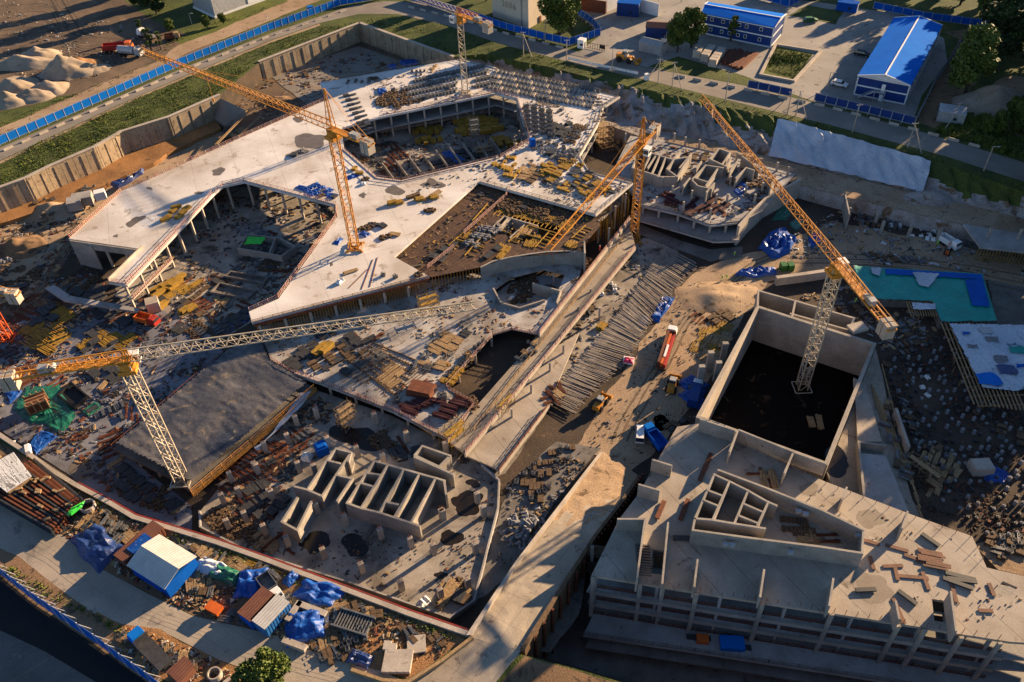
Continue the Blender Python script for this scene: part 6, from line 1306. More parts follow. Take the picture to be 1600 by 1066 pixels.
for u, v in ((1530, 735),): b = MB(); q = P(u, v, ZF); b.box(q, (4.6, 3.4, 2.2), .0, .9); b.box(q + Vector((0, 0, 2.2)), (3.8, 2.8, .12)); build('soil_box', b, 'concrete_pale', label='pale square box standing alone in the pile field', cat='box')
for u, v in ((1553, 747), (1560, 738)): put('blue', u, v, ZF + .05, sc=.9)
scatter('raw rod heap rod', [(1430, 690), (1480, 700), (1500, 740), (1450, 780), (1435, 760)], ZF + .05, 22, .8, sep=1.8); scatter('rod dark heap', [(1500, 560), (1560, 620), (1600, 640), (1600, 700), (1520, 680)], ZF + .05, 16)
scatter('heapg heapg', [(1540, 840), (1600, 838), (1625, 860), (1560, 872)], ZF + .05, 24, sep=1.4)
# teal cover and patchwork cover on timber frames
rv = empty('teal_cover', P(1440, 460, ZF), 'large teal sheet stretched over a frame with blue borders', 'cover')
TC = [(1333, 414), (1382, 418), (1536, 427), (1559, 502), (1470, 503), (1457, 471), (1350, 467)]
def sheetgrid(pts, z, m, root, name, amp=.18):
    xy = W(pts, z); b = MB(); x0, x1, y0, y1 = min(p.x for p in xy), max(p.x for p in xy), min(p.y for p in xy), max(p.y for p in xy); st = .3; idx = {}; vs = []
    for i in range(int((x1 - x0) / st) + 2):
        for j in range(int((y1 - y0) / st) + 2):
            x, y = x0 + i * st, y0 + j * st
            if inside((x, y), xy): idx[i, j] = len(vs); vs.append((x, y, z + amp * noise.noise((x * .5, y * .3, 3)) + amp * .5 * noise.noise((x * 1.7, y * 1.2, 4))))
    b.add(vs, [(idx[i, j], idx[i + 1, j], idx[i + 1, j + 1], idx[i, j + 1]) for i, j in idx if (i + 1, j) in idx and (i, j + 1) in idx and (i + 1, j + 1) in idx]); return part(name, b, m, root, smooth=True)
b = MB(); b.prism(W(TC, -6.4), -8.9, -6.5); part('base_slab', b, 'concrete_dark', rv)
sheetgrid(TC, -6.1, 'tarp_teal', rv, 'sheet'); sheetgrid([(1382, 419), (1534, 428), (1537, 437), (1384, 429)], -5.8, 'blue_sheet', rv, 'border_sheet', .1); sheetgrid([(1506, 436), (1537, 436), (1548, 480), (1518, 478)], -5.8, 'blue_sheet', rv, 'border_sheet', .1); sheetgrid([(1425, 424), (1470, 427), (1452, 450), (1435, 446)], -5.7, 'liner_white', rv, 'pale_patch', .1); sheetgrid([(1360, 417), (1378, 418), (1376, 432), (1362, 428)], -5.7, 'liner_white', rv, 'pale_patch', .1); sheetgrid([(1424, 472), (1462, 474), (1464, 484), (1426, 484)], -5.6, 'patchwork', rv, 'pale_patch', .1)
rp = empty('patchwork_cover', P(1540, 560, ZF), 'pale patchwork of printed sheets lying over timber joists', 'cover')
PC = [(1482, 505), (1600, 507), (1660, 508), (1660, 585), (1590, 612), (1534, 606)]
sheetgrid(PC, -6.0, 'patchwork', rp, 'sheet')
for k, (u, v, s_, m_) in enumerate(((1551, 531, 1.0, 'steel'), (1573, 577, 1.3, 'tarp_navy'), (1541, 592, 1.5, 'blue_light'), (1588, 547, 1.2, 'tarp_teal'), (1520, 541, .9, 'steel'), (1566, 560, .9, 'shade_blue'), (1510, 520, .8, 'blue_sheet'), (1596, 570, 1.0, 'blue_sheet'), (1540, 515, .8, 'steel_light'))):
    b = MB(); q = P(u, v, -5.72); b.prism(wobble([q.xy + Vector(e_) * s_ for e_ in ((-1.6, -1), (1.5, -1.2), (1.7, .9), (-1.3, 1.1))], 1.2, .5), -5.74, -5.70); part('print', b, m_, rp)
b = MB()
for k in range(22):
    a, c = P(1470 + k * 6.2, 503 + k * .2, -6.5), P(1522 + k * 6.6, 632 + k * .8, -6.5)
    if k < 13: b.beam(a, c, .22, .3)
for k in range(16): b.beam(P(1404 + 12 + k * 4.0, 471, -6.5), P(1424 + k * 4.0, 494, -6.5), .2, .3)
for k in range(9): b.beam(P(1475 + k * 6.5, 515 + k * 15, -6.9), P(1600, 512 + k * 15, -6.9), .2, .25)
part('joist', b, 'timber_raw', rp)
b = MB()
for k in range(40): q = P(1485 + rnd.uniform(0, 110), 515 + rnd.uniform(0, 110), -7); b.beam((q.x, q.y, -9), (q.x, q.y, -6.6), .12)
part('prop', b, 'timber_raw', rp)
# far right slab on props with its columns, and the stub columns of the shaded yard
rE = empty('slab_on_props', P(1560, 370, ZF), 'concrete slab on yellow props at the end of the shaded yard', 'slab'); b = MB(); b.prism(W([(1505, 350), (1640, 372), (1640, 398), (1532, 386)], -4), -4.6, -4); part('deck', b, 'concrete', rE); b = MB()
for k in range(24): q = P(1532 + k * 5, 386 + k * .4, -4); b.beam((q.x, q.y + .4, -9), (q.x, q.y + .4, -4.6), .12)
part('prop', b, 'timber_yellow', rE)
for u, v in ((1543, 372), (1590, 375)): q = P(u, v, -4); b = MB(); b.box(q, (.6, .6, 3.6)); part('column', b, 'concrete_wall', rE)
for u, v in ((1323, 345), (1367, 350), (1375, 366), (1418, 372), (1463, 378), (1455, 358)): q = P(u, v, ZF); b = MB(); b.box(q, (.7, .7, 4.6)); auto(build('stub_column', b, 'concrete_wall'), 'grey stub column in the shaded yard', 'column', 'stub columns in the shaded yard')
b = MB(); xy = W([(1318, 310), (1325, 344)], -6); b.wall(xy[0], xy[1], ZF, -4, .4); build('free_wall', b, 'concrete_wall', label='upright grey wall slab standing alone in the shaded yard', cat='wall')
scatter('crate heap prop white dark heapg', [(1330, 335), (1500, 360), (1470, 378), (1340, 352)], ZF + .05, 34, sep=2); scatter('heapg heap dark crate', [(1350, 395), (1440, 405), (1440, 412), (1352, 405)], ZF + .06, 14)
scatter('heap dark heap rod heapg', [(1240, 470), (1340, 470), (1400, 490), (1460, 540), (1380, 560), (1345, 500)], ZF + .05, 26, sep=3)
rB = empty('earth_wall', P(1280, 440, ZF), 'stained pale concrete bank wall before the tank', 'wall'); b = MB(); xy = W([(1215, 440), (1260, 434), (1300, 428), (1335, 430)], -8)
for i in range(3): b.wall(xy[i], xy[i + 1], ZF, -6.4 + .01 * i, 1.2)
part('wall', b, 'concrete_pale', rB)
# ================================================================== the strip of stores by the lower street
cabin('blue walled open shed with half white half blue metal roof', 262, 893, 0, ang((222, 885), (270, 915)), (9.6, 7.2, 3.4), 'blue_sheet', 'corrugated', 'shed', 'shed', gable=1.3, door=False)
cabin('small blue tarped cabin beside the metal roofed shed', 236, 870, 0, -.6, (6, 4, 2.8), 'rust', 'tarp_blue', 'cabin'); cabin('orange brown corrugated container behind the blue shed', 224, 858, 0, -.6 + 1.57, (9, 3, 2.6), 'rust', 'corrugated_brown', 'container', 'shipping_container', door=False)
cabin('brown roofed container joined to the striped white cabin', 407, 957, 0, ang((390, 950), (416, 968)) + 1.57, (6.0, 3.2, 2.9), 'blue_sheet', 'corrugated_brown', 'container', 'shipping_container'); cabin('blue cabin with white ribbed roof beside the street', 428, 968, 0, ang((390, 950), (416, 968)) + 1.57, (6.0, 3.4, 2.9), 'corrugated_blue', 'corrugated', 'cabin')
def mound(u, v, rx, ry, h_, m, label, rz=0, z=0, seed=1): o = build('tarp_heap', cloth(rx, ry, h_, seed, 26), m, origin=(0, 0, 0), label=label, cat='tarp', smooth=True); o.location = P(u, v, z) + Vector((0, 0, .03)); o.rotation_euler.z = rz; return o
mound(152, 852, 5.4, 3.0, 2.4, 'tarp_navy', 'long crumpled navy and white tarp heap beside the road', -.7, seed=21); mound(393, 912, 3.0, 2.8, 2.2, 'tarp_blue', 'shiny blue tarp heap behind the brown roofed container', 0, seed=22); mound(498, 928, 4.2, 2.4, 1.8, 'tarp_blue', 'blue tarp heap beside the red strip kerb', -.4, seed=23); mound(480, 978, 3.6, 3.2, 2.4, 'tarp_blue', 'blue tarp mound boxed in by concrete blocks', .2, seed=24)
mound(330, 888, 3.2, 1.7, 1.6, 'liner_white', 'white wrapped bundle on the stores strip', -.4, seed=25); mound(352, 898, 3.2, 1.6, 1.6, 'tarp_green', 'dark green sheeted pile between white and blue bundles', -.4, seed=26); mound(455, 905, 1.6, 1.0, 1.4, 'tarp_blue', 'small blue and pale load beside the kerb', .9, seed=27); mound(563, 1030, 2.2, 1.3, 1.2, 'tarp_navy', 'small navy tarp beside the street corner', -.4, seed=28)
for u0, v0, u1, v1 in ((470, 948, 507, 962), (453, 970, 468, 948), (448, 1005, 475, 1015)): b = MB(); b.wall(P(u0, v0).xy, P(u1, v1).xy, 0, 1.1, 1.1); auto(build('kerb_block', b, 'concrete_pale'), 'long pale concrete block', 'block', 'pale blocks on the stores strip')
piece(651, 1008, .03, (3.2, 3.2, .4), .1, 'concrete_pale', 'square pale slab on orange soil', 'concrete_slab', 'slab')
for k, (u, v) in enumerate(((606, 1036), (616, 1036), (628, 1036), (638, 1036), (606, 1012), (614, 1016))): piece(u, v, .03, (1.3, 4.0 if k < 4 else 1.6, .9), -.1, 'concrete_pale', 'oblong pale slab stack', 'concrete_slab', 'slab', 'oblong pale slabs')
scatter('raw raw heap dark', [(118, 820), (170, 800), (215, 840), (180, 850), (150, 840)], .03, 22, -.5, sep=1.6); scatter('raw heap yloose', [(310, 860), (410, 885), (440, 905), (400, 895), (320, 878)], .03, 26, 1.0, sep=1.4); scatter('prop raw crate dark rod', [(500, 960), (560, 945), (590, 960), (560, 1010), (510, 1000)], .03, 34, sep=1.6); scatter('heap raw crate rod heapg', [(490, 1010), (545, 1000), (560, 1030), (500, 1035)], .03, 22, sep=1.5); scatter('raw dark heap', [(440, 930), (480, 935), (530, 950), (500, 955), (450, 945)], .03, 12); scatter('heap heap raw', [(285, 880), (320, 900), (340, 930), (300, 925)], .03, 12); scatter('heap rod', [(340, 955), (390, 965), (380, 975), (345, 968)], .03, 6); scatter('raw rod dark heap', [(240, 850), (330, 860), (330, 866), (250, 856)], .03, 10)
scatter('raw raw heap', [(190, 985), (215, 1000), (240, 1010), (220, 1020), (185, 1000)], .04, 16, -.6, sep=1.3); scatter('heap raw crate', [(250, 1010), (300, 1035), (310, 1050), (270, 1040)], .04, 10, sep=1.5); scatter('heap heap rod', [(620, 980), (690, 995), (700, 1010), (640, 1000)], .03, 8)
b = MB(); prn = [(0, 0, 0)]; q = P(553, 975, .03); rz_ = -.35
X = Vector((math.cos(rz_), math.sin(rz_), 0)); Y = Vector((-X.y, X.x, 0))
for k in range(12): b.box(q + X * (k * .55 - 3) , (.2, 3.2, .9), rz_)
b.box(q + Y * 1.7, (7, .3, 1.1), rz_); b.box(q - Y * 1.7, (7, .3, 1.1), rz_); build('mould_frame', b, 'steel', label='grey ribbed steel mould frame beside the kerb', cat='frame')
# steel shelf store, west end
rs = empty('steel_store', P(60, 790, 0), 'dark open store of stacked steel frames by the kerb', 'store'); cs = [P(u, v, 0) for u, v in ((-30, 770), (60, 728), (135, 790), (88, 838))]
for k in range(13):
    b = MB(); a, c = cs[1].lerp(cs[0], k / 12), cs[2].lerp(cs[3], k / 12)
    for z_ in (.3, 1.3, 2.3): b.beam(a + Vector((0, 0, z_)), c + Vector((0, 0, z_)), .35, .4)
    part('rack_beam', b, 'rust' if k % 3 else 'steel_dark', rs)
for k in range(22):
    b = MB(); q = cs[1].lerp(cs[0], rnd.random()).lerp(cs[2].lerp(cs[3], rnd.random()), rnd.random()); b.box(q + Vector((0, 0, 2.5)), (1.2, .5, .35), -.7 + rnd.uniform(0, 1.57)); part('load', b, 'timber_raw', rs)
b = MB(); c4 = [P(u, v, 3.4) for u, v in ((-30, 735), (20, 708), (48, 745), (12, 768))]
for k in range(24):
    a, c = c4[0].lerp(c4[1], k / 23), c4[3].lerp(c4[2], k / 23); t = 0
    while t < .95: l_ = rnd.uniform(.2, .5); b.beam(a.lerp(c, t), a.lerp(c, min(1, t + l_)), .42, .25); t += l_ + rnd.uniform(.0, .07)
pst = build('panel_stack', b, 'white_paint', label='broad pale perforated panel stack at the west end of the stores', cat='panels'); pst['org'] = tuple(pst.location)
b = MB(); b.prism([(p.x, p.y) for p in c4], 0, 3.1); part('base', b, 'timber_raw', pst)
tarp([(104, 805), (112, 797), (133, 783), (128, 793), (112, 806)], 2.6, 'lime', 'bright lime net hanging on the steel store', .3, .3)
def ring(u, v, r_, h_, label, m='concrete_pale'):
    b = MB(); q = P(u, v, .03); n_ = 20; vs = []
    for rr, z_ in ((r_, 0), (r_, h_), (r_ * .82, h_), (r_ * .82, .1)): vs += [(q.x + rr * math.cos(6.2832 * i / n_), q.y + rr * math.sin(6.2832 * i / n_), z_ + .03) for i in range(n_)]
    b.add(vs, [(k * n_ + i, k * n_ + (i + 1) % n_, (k + 1) * n_ + (i + 1) % n_, (k + 1) * n_ + i) for k in range(3) for i in range(n_)]); build('well_ring', b, m, label=label, cat='ring')
ring(139, 794, 1.5, 1.2, 'wide concrete well ring at the end of the steel store'); ring(338, 1058, 1.15, 1.5, 'upright concrete well ring beside the street bush')
b = MB(); b.prism(W([(263, 1050), (288, 1028), (302, 1042), (280, 1066)], 2.2), .1, 2.3); b.prism(grow(W([(263, 1050), (288, 1028), (302, 1042), (280, 1066)], 2.2), .3), 2.3, 2.45); build('shed_box', b, 'corrugated_brown', label='brown flat roofed box hut by the lower blue fence', cat='hut')
# ================================================================== vehicles
def car(label, u, v, z, rz, body, kind='car', L=4.5, van=False):
    r = empty('parked_' + kind, P(u, v, z), label, kind, None, rz); b = MB(); w_ = .92; hh = 1.0 if not van else 1.15; prof = [(-L / 2, .35), (-L / 2, hh * .85), (-L * .42, hh), (L * .28, hh * .97), (L * .46, hh * .75), (L / 2, .6), (L / 2, .35)]
    vs = [(x, s_ * w_, z_) for s_ in (-1, 1) for x, z_ in prof]; k = len(prof); b.add(vs, [tuple(range(k)), tuple(range(k, 2 * k))[::-1]] + [(i, i + k, (i + 1) % k + k, (i + 1) % k) for i in range(k)])
    top_ = 1.5 if not van else 1.95; x0, x1 = (-L * .36, L * .10) if not van else (-L * .47, L * .2)
    c_ = MB(); c_.add([(x, s_ * ww, z_) for s_ in (-1, 1) for x, z_, ww in ((x0, top_, .74), (x1, top_, .74), (x1 + .05, top_ - .1, .76), (x0 - .04, top_ - .1, .76))], [(0, 1, 5, 4), (3, 0, 4, 7), (1, 2, 6, 5), (0, 3, 2, 1), (4, 5, 6, 7), (2, 3, 7, 6)])
    g_ = MB(); g_.add([(x, s_ * ww, z_) for s_ in (-1, 1) for x, z_, ww in ((x0 - .35, hh - .02, .86), (x1 + .75, hh - .04, .86), (x1 + .03, top_ - .06, .75), (x0, top_ - .06, .75))], [(0, 1, 2, 3), (7, 6, 5, 4), (1, 5, 6, 2), (0, 3, 7, 4)])
    def rel(n_, mb_, m_, par):
        mb_.v = [tuple(Vector(p) + Vector(r['org'])) for p in mb_.v]; return part(n_, mb_, m_, par)
    bo = rel('body', b, body, r); rel('roof', c_, body, r); rel('window', g_, 'window_dark', r)
    for x in (-L * .31, L * .31):
        for s_ in (-.82, .82):
            t = MB(); t.cyl((x, s_ - .11, .33), (x, s_ + .11, .33), .34, 12); wo = rel('wheel', t, 'black', r)
            t = MB(); t.cyl((x, s_ - .12, .33), (x, s_ + .12, .33), .18, 8); rel('rim', t, 'steel_light', wo)
    for s_ in (-.6, .6): t = MB(); t.box((L / 2 - .02, s_, .62), (.1, .35, .14)); rel('headlight', t, 'white_paint', r)
    return r
yx = ang((1300, 131), (1322, 131)); sc_car = 1.22
for a_ in (('white estate car parked beside the two storey block', 1311, 134, .03, ay - .08, 'white_paint'), ('dark car at the long side of the blue roofed block', 1346, 87, .03, ay, 'black'), ('dark green car under the top lawn of the yard', 1266, 34, .03, ay + .5, 'green_paint')): c_ = car(*a_); c_.scale = (1.25,) * 3
car('white van parked alone at the top of the haul ramp', 1000, 681, ZF + .06, ang((1002, 668), (1000, 692), ZF) + math.pi, 'white_paint', 'van', 4.9, True).scale = (1.1,) * 3
def lorry(label, u, v, z, rz, cabm, bedm, L=8, load=None, name='lorry', sc=1.0):
    r = empty(name, P(u, v, z), label, 'lorry', None, rz); r.scale = (sc,) * 3; O = Vector(r['org'])
    def pt(n_, f_, m_, par=None): mb_ = MB(); f_(mb_); mb_.v = [tuple(Vector(p) + O) for p in mb_.v]; return part(n_, mb_, m_, par or r)
    cb = pt('cab', lambda b: (b.box((L / 2 - 1, 0, .7), (2, 2.4, 1.1)), b.box((L / 2 - 1.1, 0, 1.8), (1.8, 2.3, 1.0), 0, .88)), cabm)
    pt('windscreen', lambda b: b.box((L / 2 - .35, 0, 1.85), (.5, 2.0, .7), 0, .9), 'window_dark', cb)
    pt('chassis', lambda b: b.box((-.3, 0, .55), (L - .6, 1.0, .3)), 'steel_dark')
    if load == 'box': pt('box', lambda b: (b.box((-1.1, 0, .95), (L - 2.6, 2.5, 2.4)), b.box((-1.1, 0, 3.36), (L - 2.7, 2.3, .1))), bedm)
    elif load == 'tip': pt('bed', lambda b: (b.box((-1.1, 0, .9), (L - 2.6, 2.4, .3)), b.box((-1.1, 1.2, .9), (L - 2.6, .15, 1.5)), b.box((-1.1, -1.2, .9), (L - 2.6, .15, 1.5)), b.box((L / 2 - 2.4, 0, .9), (.15, 2.4, 1.6)), b.box((-L / 2 + .2, 0, .9), (.12, 2.4, 1.3))), bedm)
    elif load == 'tank': pt('tank', lambda b: b.cyl((-L / 2 + .3, 0, 2.0), (L / 2 - 2.5, 0, 2.0), 1.15, 14), bedm)
    else:
        bd = pt('bed', lambda b: b.box((-1.1, 0, .9), (L - 2.4, 2.5, .25)), bedm)
        pt('headboard', lambda b: b.box((L / 2 - 2.3, 0, 1.1), (.12, 2.5, 1.6)), bedm)
        if load == 'long': 
            for k in range(3): pt('panel_load', lambda b: b.box((-1.1 + .1 * k, -.8 + k * .75, 1.2), (L - 3.2, .6, 1.0 + .25 * k)), ['red', 'orange', 'rust'][k])
            pt('sheet', lambda b: (b.box((-2.2, -.25, 2.5), (L * .30, .55, .06)),), 'white_paint')
    for x in (L / 2 - 1.2, -L / 2 + 1.3, -L / 2 + 2.6):
        for s_ in (-1.05, 1.05): pt('wheel', lambda b: b.cyl((x, s_ - .18, .5), (x, s_ + .18, .5), .52, 12), 'black')
    return r
lorry('long flatbed lorry with white cab and orange steel load on the haul road', 1041, 550, ZF + .06, ang((1030, 583), (1050, 520), ZF), 'white_paint', 'rust', 15, 'long')
lorry('orange dump truck beside the dirt track behind the road', 186, 80, .03, .1, 'orange', 'red', 9, 'tip', sc=1.3); lorry('pale tank trailer truck beneath the end of the yellow jib', 206, 88, .03, -.25, 'grey_paint', 'steel_light', 8, 'tank', sc=1.3); lorry('white cab truck on the dark dirt by the saplings', 232, 59, .03, 2.6, 'white_paint', 'steel', 8, 'tip', sc=1.2); lorry('small brown loaded truck at the lawn edge', 270, 62, .03, .3, 'timber_raw', 'rust', 6, 'tip')
lorry('light blue cab truck with flat black bed by the lower fence', 238, 1020, .04, ang((250, 1030), (225, 1005)), 'blue_light', 'steel_dark', 9, None, sc=1.05); lorry('white cab truck tucked behind the blue tarp heap', 425, 925, .03, ang((420, 918), (432, 935)), 'white_paint', 'steel', 6.5, 'tip'); lorry('blue box lorry parked tight to the tank wall', 1085, 622, ZF + .06, ang((1078, 645), (1090, 600), ZF), 'white_paint', 'blue_dark', 9, 'box', sc=.95)
lorry('light blue lorry with blue tipper at the ramp head', 1023, 690, ZF + .06, ang((1035, 705), (1015, 680), ZF), 'blue_light', 'blue_sheet', 7.5, 'tip'); lorry('red trailer lorry beside the orange jibbed corner of the site', 232, 505, ZF + .1, -.4, 'red', 'orange', 7, 'tip')
def pickup(): 
    r = lorry('white pickup with open cab in the shaded yard', 1481, 384, ZF + .06, ang((1468, 376), (1494, 392), ZF), 'white_paint', 'white_paint', 6.4, 'tip'); return r
pickup()
def digger(label, u, v, z, rz, m='crane_yellow', loader=True, sc=1.0):
    r = empty('wheel_loader' if loader else 'excavator', P(u, v, z), label, 'loader' if loader else 'excavator', None, rz); r.scale = (sc,) * 3; O = Vector(r['org'])
    def pt(n_, f_, m_, par=None): mb_ = MB(); f_(mb_); mb_.v = [tuple(Vector(p) + O) for p in mb_.v]; return part(n_, mb_, m_, par or r)
    pt('body', lambda b: (b.box((-1.4, 0, .8), (2.6, 1.7, 1.2), 0, .9), b.box((.6, 0, .8), (1.6, 1.2, .8))), m); cb = pt('cab', lambda b: b.box((-.2, 0, 1.5), (1.4, 1.5, 1.5), 0, .9), 'grey_paint'); pt('window', lambda b: b.box((-.2, 0, 2.1), (1.5, 1.55, .6), 0, .95), 'window_dark', cb)
    if loader:
        for s_ in (-.6, .6): pt('lift_arm', lambda b: b.beam((.9, s_, 1.4), (3.1, s_, .6), .2, .3), m)
        pt('bucket', lambda b: (b.box((3.5, 0, .1), (.9, 2.6, .15)), b.box((3.1, 0, .1), (.15, 2.6, 1.0)), b.box((3.5, 1.3, .1), (.8, .1, .8)), b.box((3.5, -1.3, .1), (.8, .1, .8))), m)
        for x in (-1.6, 1.2):
            for s_ in (-1.05, 1.05): pt('wheel', lambda b: b.cyl((x, s_ - .25, .75), (x, s_ + .25, .75), .75, 14), 'black')
    else:
        pt('boom', lambda b: b.beam((.6, .3, 1.6), (3.0, .3, 3.8), .4, .5), m); pt('stick', lambda b: b.beam((3.0, .3, 3.8), (5.2, .3, 1.6), .3, .4), m); pt('bucket', lambda b: b.box((5.3, .3, .6), (.9, 1.0, .9), 0, .7), 'steel_dark')
        for s_ in (-1.1, 1.1): pt('track', lambda b: b.box((-.4, s_, 0), (3.8, .55, .9), 0, .92), 'black')
digger('yellow wheel loader working beside the rebar mat end', 938, 634, ZF + .06, 1.0); digger('orange yellow loader in the shade near the tank piers', 1050, 605, ZF + .06, 1.2, sc=1.05); digger('yellow wheel loader crossing the shaded yard entrance', 978, 96, .03, -.5, sc=1.4); digger('yellow excavator parked at the dirt heap beside the shaft wall', 1480, 395, ZF + .06, 1, 'orange', False, .6)
piece(982, 566, ZF + .06, (2.6, 1.8, 1.0), -.3, 'white_paint', 'pale skip filled with bright pink sheeting', 'skip', 'skip'); mound(982, 564, 1.2, .9, 1.0, 'pink', 'bright pink sheet heaped in the pale skip', -.3, ZF + .95, 31)
piece(337, 955, .03, (2.6, 1.6, 1.4), -.5, 'orange', 'orange steel skip at the edge of the street', 'skip', 'skip', None, 1.15)
for u, v in ((1223, 421), (1234, 421)): piece(u, v, ZF + .06, (1.6, 2.0, 1.9), .1, 'green_paint', 'dark green bin with pale lid', 'bin', 'bin', 'green bins on the haul road')
piece(159, 310, ZF + 3, (3.2, 2.6, 2.6), .4, 'white_paint', 'white and blue cabin beside the deck railing', 'site_cabin', 'cabin'); piece(132, 318, ZF + 1, (6, 4.2, 3), .3, 'concrete', 'square concrete stub room behind the deck corner', 'concrete_box', 'box'); piece(120, 325, ZF + 1, (4.2, 4.2, 3), .3, 'concrete', 'lower concrete stub room behind the deck corner', 'concrete_box', 'box'); piece(20, 692, .0, (1, 1, .1), 0, 'white_paint', 'pale lid by the kerb', 'lid', 'lid'); piece(45, 705, .03, (1.2, 3.4, 1.0), .5, 'white_paint', 'smooth white tank lying on the rim verge', 'tank', 'tank', None, .7)
piece(486, 19, .03, (3.4, 3.0, 2.4), .3, 'blue_light', 'round shouldered blue tank on the road verge', 'water_tank', 'tank', None, .7); piece(877, 0, .03, (1, 1, .1), 0, 'white_paint', 'pale lid near the tower', 'lid', 'lid'); piece(1010, 125, .02, (1.6, 1.6, 2.2), .3, 'white_paint', 'small white box at the top of the bank', 'utility_box', 'box', None, .85); piece(242, 484, ZF, (3.4, 3.4, 3.2), .4, 'concrete_pale', 'lone pale concrete cube beside the deck corner stair', 'concrete_box', 'box', None, .96)
# ================================================================== people
def person(u, v, z, rz, shirt, label, arms=.25, stride=.18):
    pts = [((0, 0, .95), .15), ((0, 0, 1.2), .155), ((0, 0, 1.42), .16), ((0, 0, 1.53), .06), ((0, .02, 1.68), .105), ((.1, 0, .9), .09), ((.12, stride, .5), .06), ((.12, stride * .6, .06), .045), ((.12, stride * .6 + .14, .03), .04), ((-.1, 0, .9), .09), ((-.12, -stride, .5), .06), ((-.12, -stride * .8, .06), .045), ((-.12, -stride * .8 + .14, .03), .04), ((.2, 0, 1.4), .06), ((.27, .05, 1.12), .045), ((.28, arms, .9), .035), ((-.2, 0, 1.4), .06), ((-.27, .0, 1.12), .045), ((-.28, arms * .6, .9), .035)]
    ed = [(0, 1), (1, 2), (2, 3), (3, 4), (0, 5), (5, 6), (6, 7), (7, 8), (0, 9), (9, 10), (10, 11), (11, 12), (2, 13), (13, 14), (14, 15), (2, 16), (16, 17), (17, 18)]
    me = bpy.data.meshes.new('person'); me.from_pydata([p for p, r_ in pts], ed, []); o = bpy.data.objects.new('person', me); COL.objects.link(o)
    sk = o.modifiers.new('skin', 'SKIN'); me.materials.append(MT[shirt])
    for i, (p, r_) in enumerate(pts): me.skin_vertices[0].data[i].radius = (r_ * 1.15, r_ * 1.1)
    me.skin_vertices[0].data[0].use_root = True; o.modifiers.new('sub', 'SUBSURF').levels = 1
    o.location = P(u, v, z); o.rotation_euler.z = rz; props(o, label, 'person')
    b = MB(); b.cyl((0, .02, 1.70), (0, .02, 1.80), .13, 8, .07); h_ = build('helmet', b, 'white_paint', parent=o); h_.location = (0, 0, 0)
    b = MB(); b.cyl((0, 0, .93), (0, 0, 1.0), .17, 8); h_ = build('trousers', b, 'steel_dark', parent=o)
for a_ in ((1128, 438, ZF + .06, .3, 'hivis', 'person in a bright vest walking on the pale haul road near the blue strip tarp'), (1135, 436, ZF + .06, 1.8, 'hivis', 'person in a bright vest standing beside another on the haul road'), (1147, 401, ZF, .5, 'hivis', 'person in a light vest below the shaft building railing'), (1464, 383, ZF + .06, 2, 'hivis', 'person in a vest standing beside the white pickup'), (1471, 379, ZF + .06, 1, 'steel_dark', 'person in dark clothes at the pickup'), (1421, 392, ZF + .06, 0, 'steel_dark', 'person in dark clothes alone in the shaded yard'), (1336, 474, ZF + .06, 0, 'hivis', 'person in a vest below the teal cover corner'), (1064, 4, .03, 1, 'steel_dark', 'person in dark clothes crossing the top of the site yard'), (937, 392, -1.15, 1, 'red', 'person in red on the ramp parapet beside the formwork props'), (418, 30, .03, 0, 'white_paint', 'person in white on the track beside the lawn')): person(*a_)
# ================================================================== sand heaps and earth mound
def earth(u, v, rx, ry, h_, m, label, z=0, seed=0, rz=0):
    b = MB(); n_ = 26; vs = []
    for i in range(n_ + 1):
        for j in range(n_ + 1):
            x, y = -1 + 2 * i / n_, -1 + 2 * j / n_; d = math.hypot(x, y); a = 1 + .25 * noise.noise((x * 1.5, y * 1.5, seed))
            k = max(0, 1 - d * a); vs.append((x * rx, y * ry, h_ * k * (1 + .35 * noise.noise((x * 3, y * 3, seed + 2))) - .05))
    b.add(vs, [(i * (n_ + 1) + j, (i + 1) * (n_ + 1) + j, (i + 1) * (n_ + 1) + j + 1, i * (n_ + 1) + j + 1) for i in range(n_) for j in range(n_)])
    o = build('earth_heap', b, m, origin=(0, 0, 0), label=label, cat='heap', smooth=True); o.location = P(u, v, z); o.rotation_euler.z = rz
for i, a_ in enumerate(((106, 112, 11, 8, 7, 'sand', 'tall pointed pale sand heap beside the flat dirt field'), (124, 104, 9, 7, 4, 'mud_orange', 'orange capped sand heap leaning on the tall one'), (36, 102, 15, 6, 4.2, 'sand', 'long low grey sand ridge at the site margin'), (60, 90, 10, 7, 4.5, 'sand', 'rounded sand heap behind the grey ridge'), (25, 134, 9, 7, 4, 'sand', 'smaller sunlit sand heap near the grass strip'), (76, 140, 8, 6, 3.6, 'sand', 'low sand heap beside the lawn strip'), (15, 160, 8, 6, 4, 'sand', 'bright sand heap next to the grass'), (50, 152, 9, 6, 3.4, 'sand', 'flat sand heap between two bright ones'), (1556, 160, 15, 9, 6.5, 'sand', 'broad sandy earth mound under the dark trees'), (145, 108, 7, 5, 2, 'sand', 'very low sand spill beyond the tall heap'))): earth(*a_, seed=i * 3.1)
earth(85, 330, 11, 7, 3, 'dirt_light', 'low dirt heap behind the deck corner', ZF, 5); earth(1120, 465, 12, 8, 1.6, 'dirt_light', 'pale dirt rise on the haul road by the tank', ZF, 6); earth(30, 388, 9, 6, 3.5, 'dirt', 'brown dirt heap near the red mast', ZF, 7); earth(1455, 310, 8, 5, 2.5, 'slope_grey', 'grey spoil heap on the berm beneath the liner', -5, 8); earth(430, 158, 7, 4, 1.8, 'dirt', 'brown spoil heap on the corner pad', ZF + 1.8, 9)
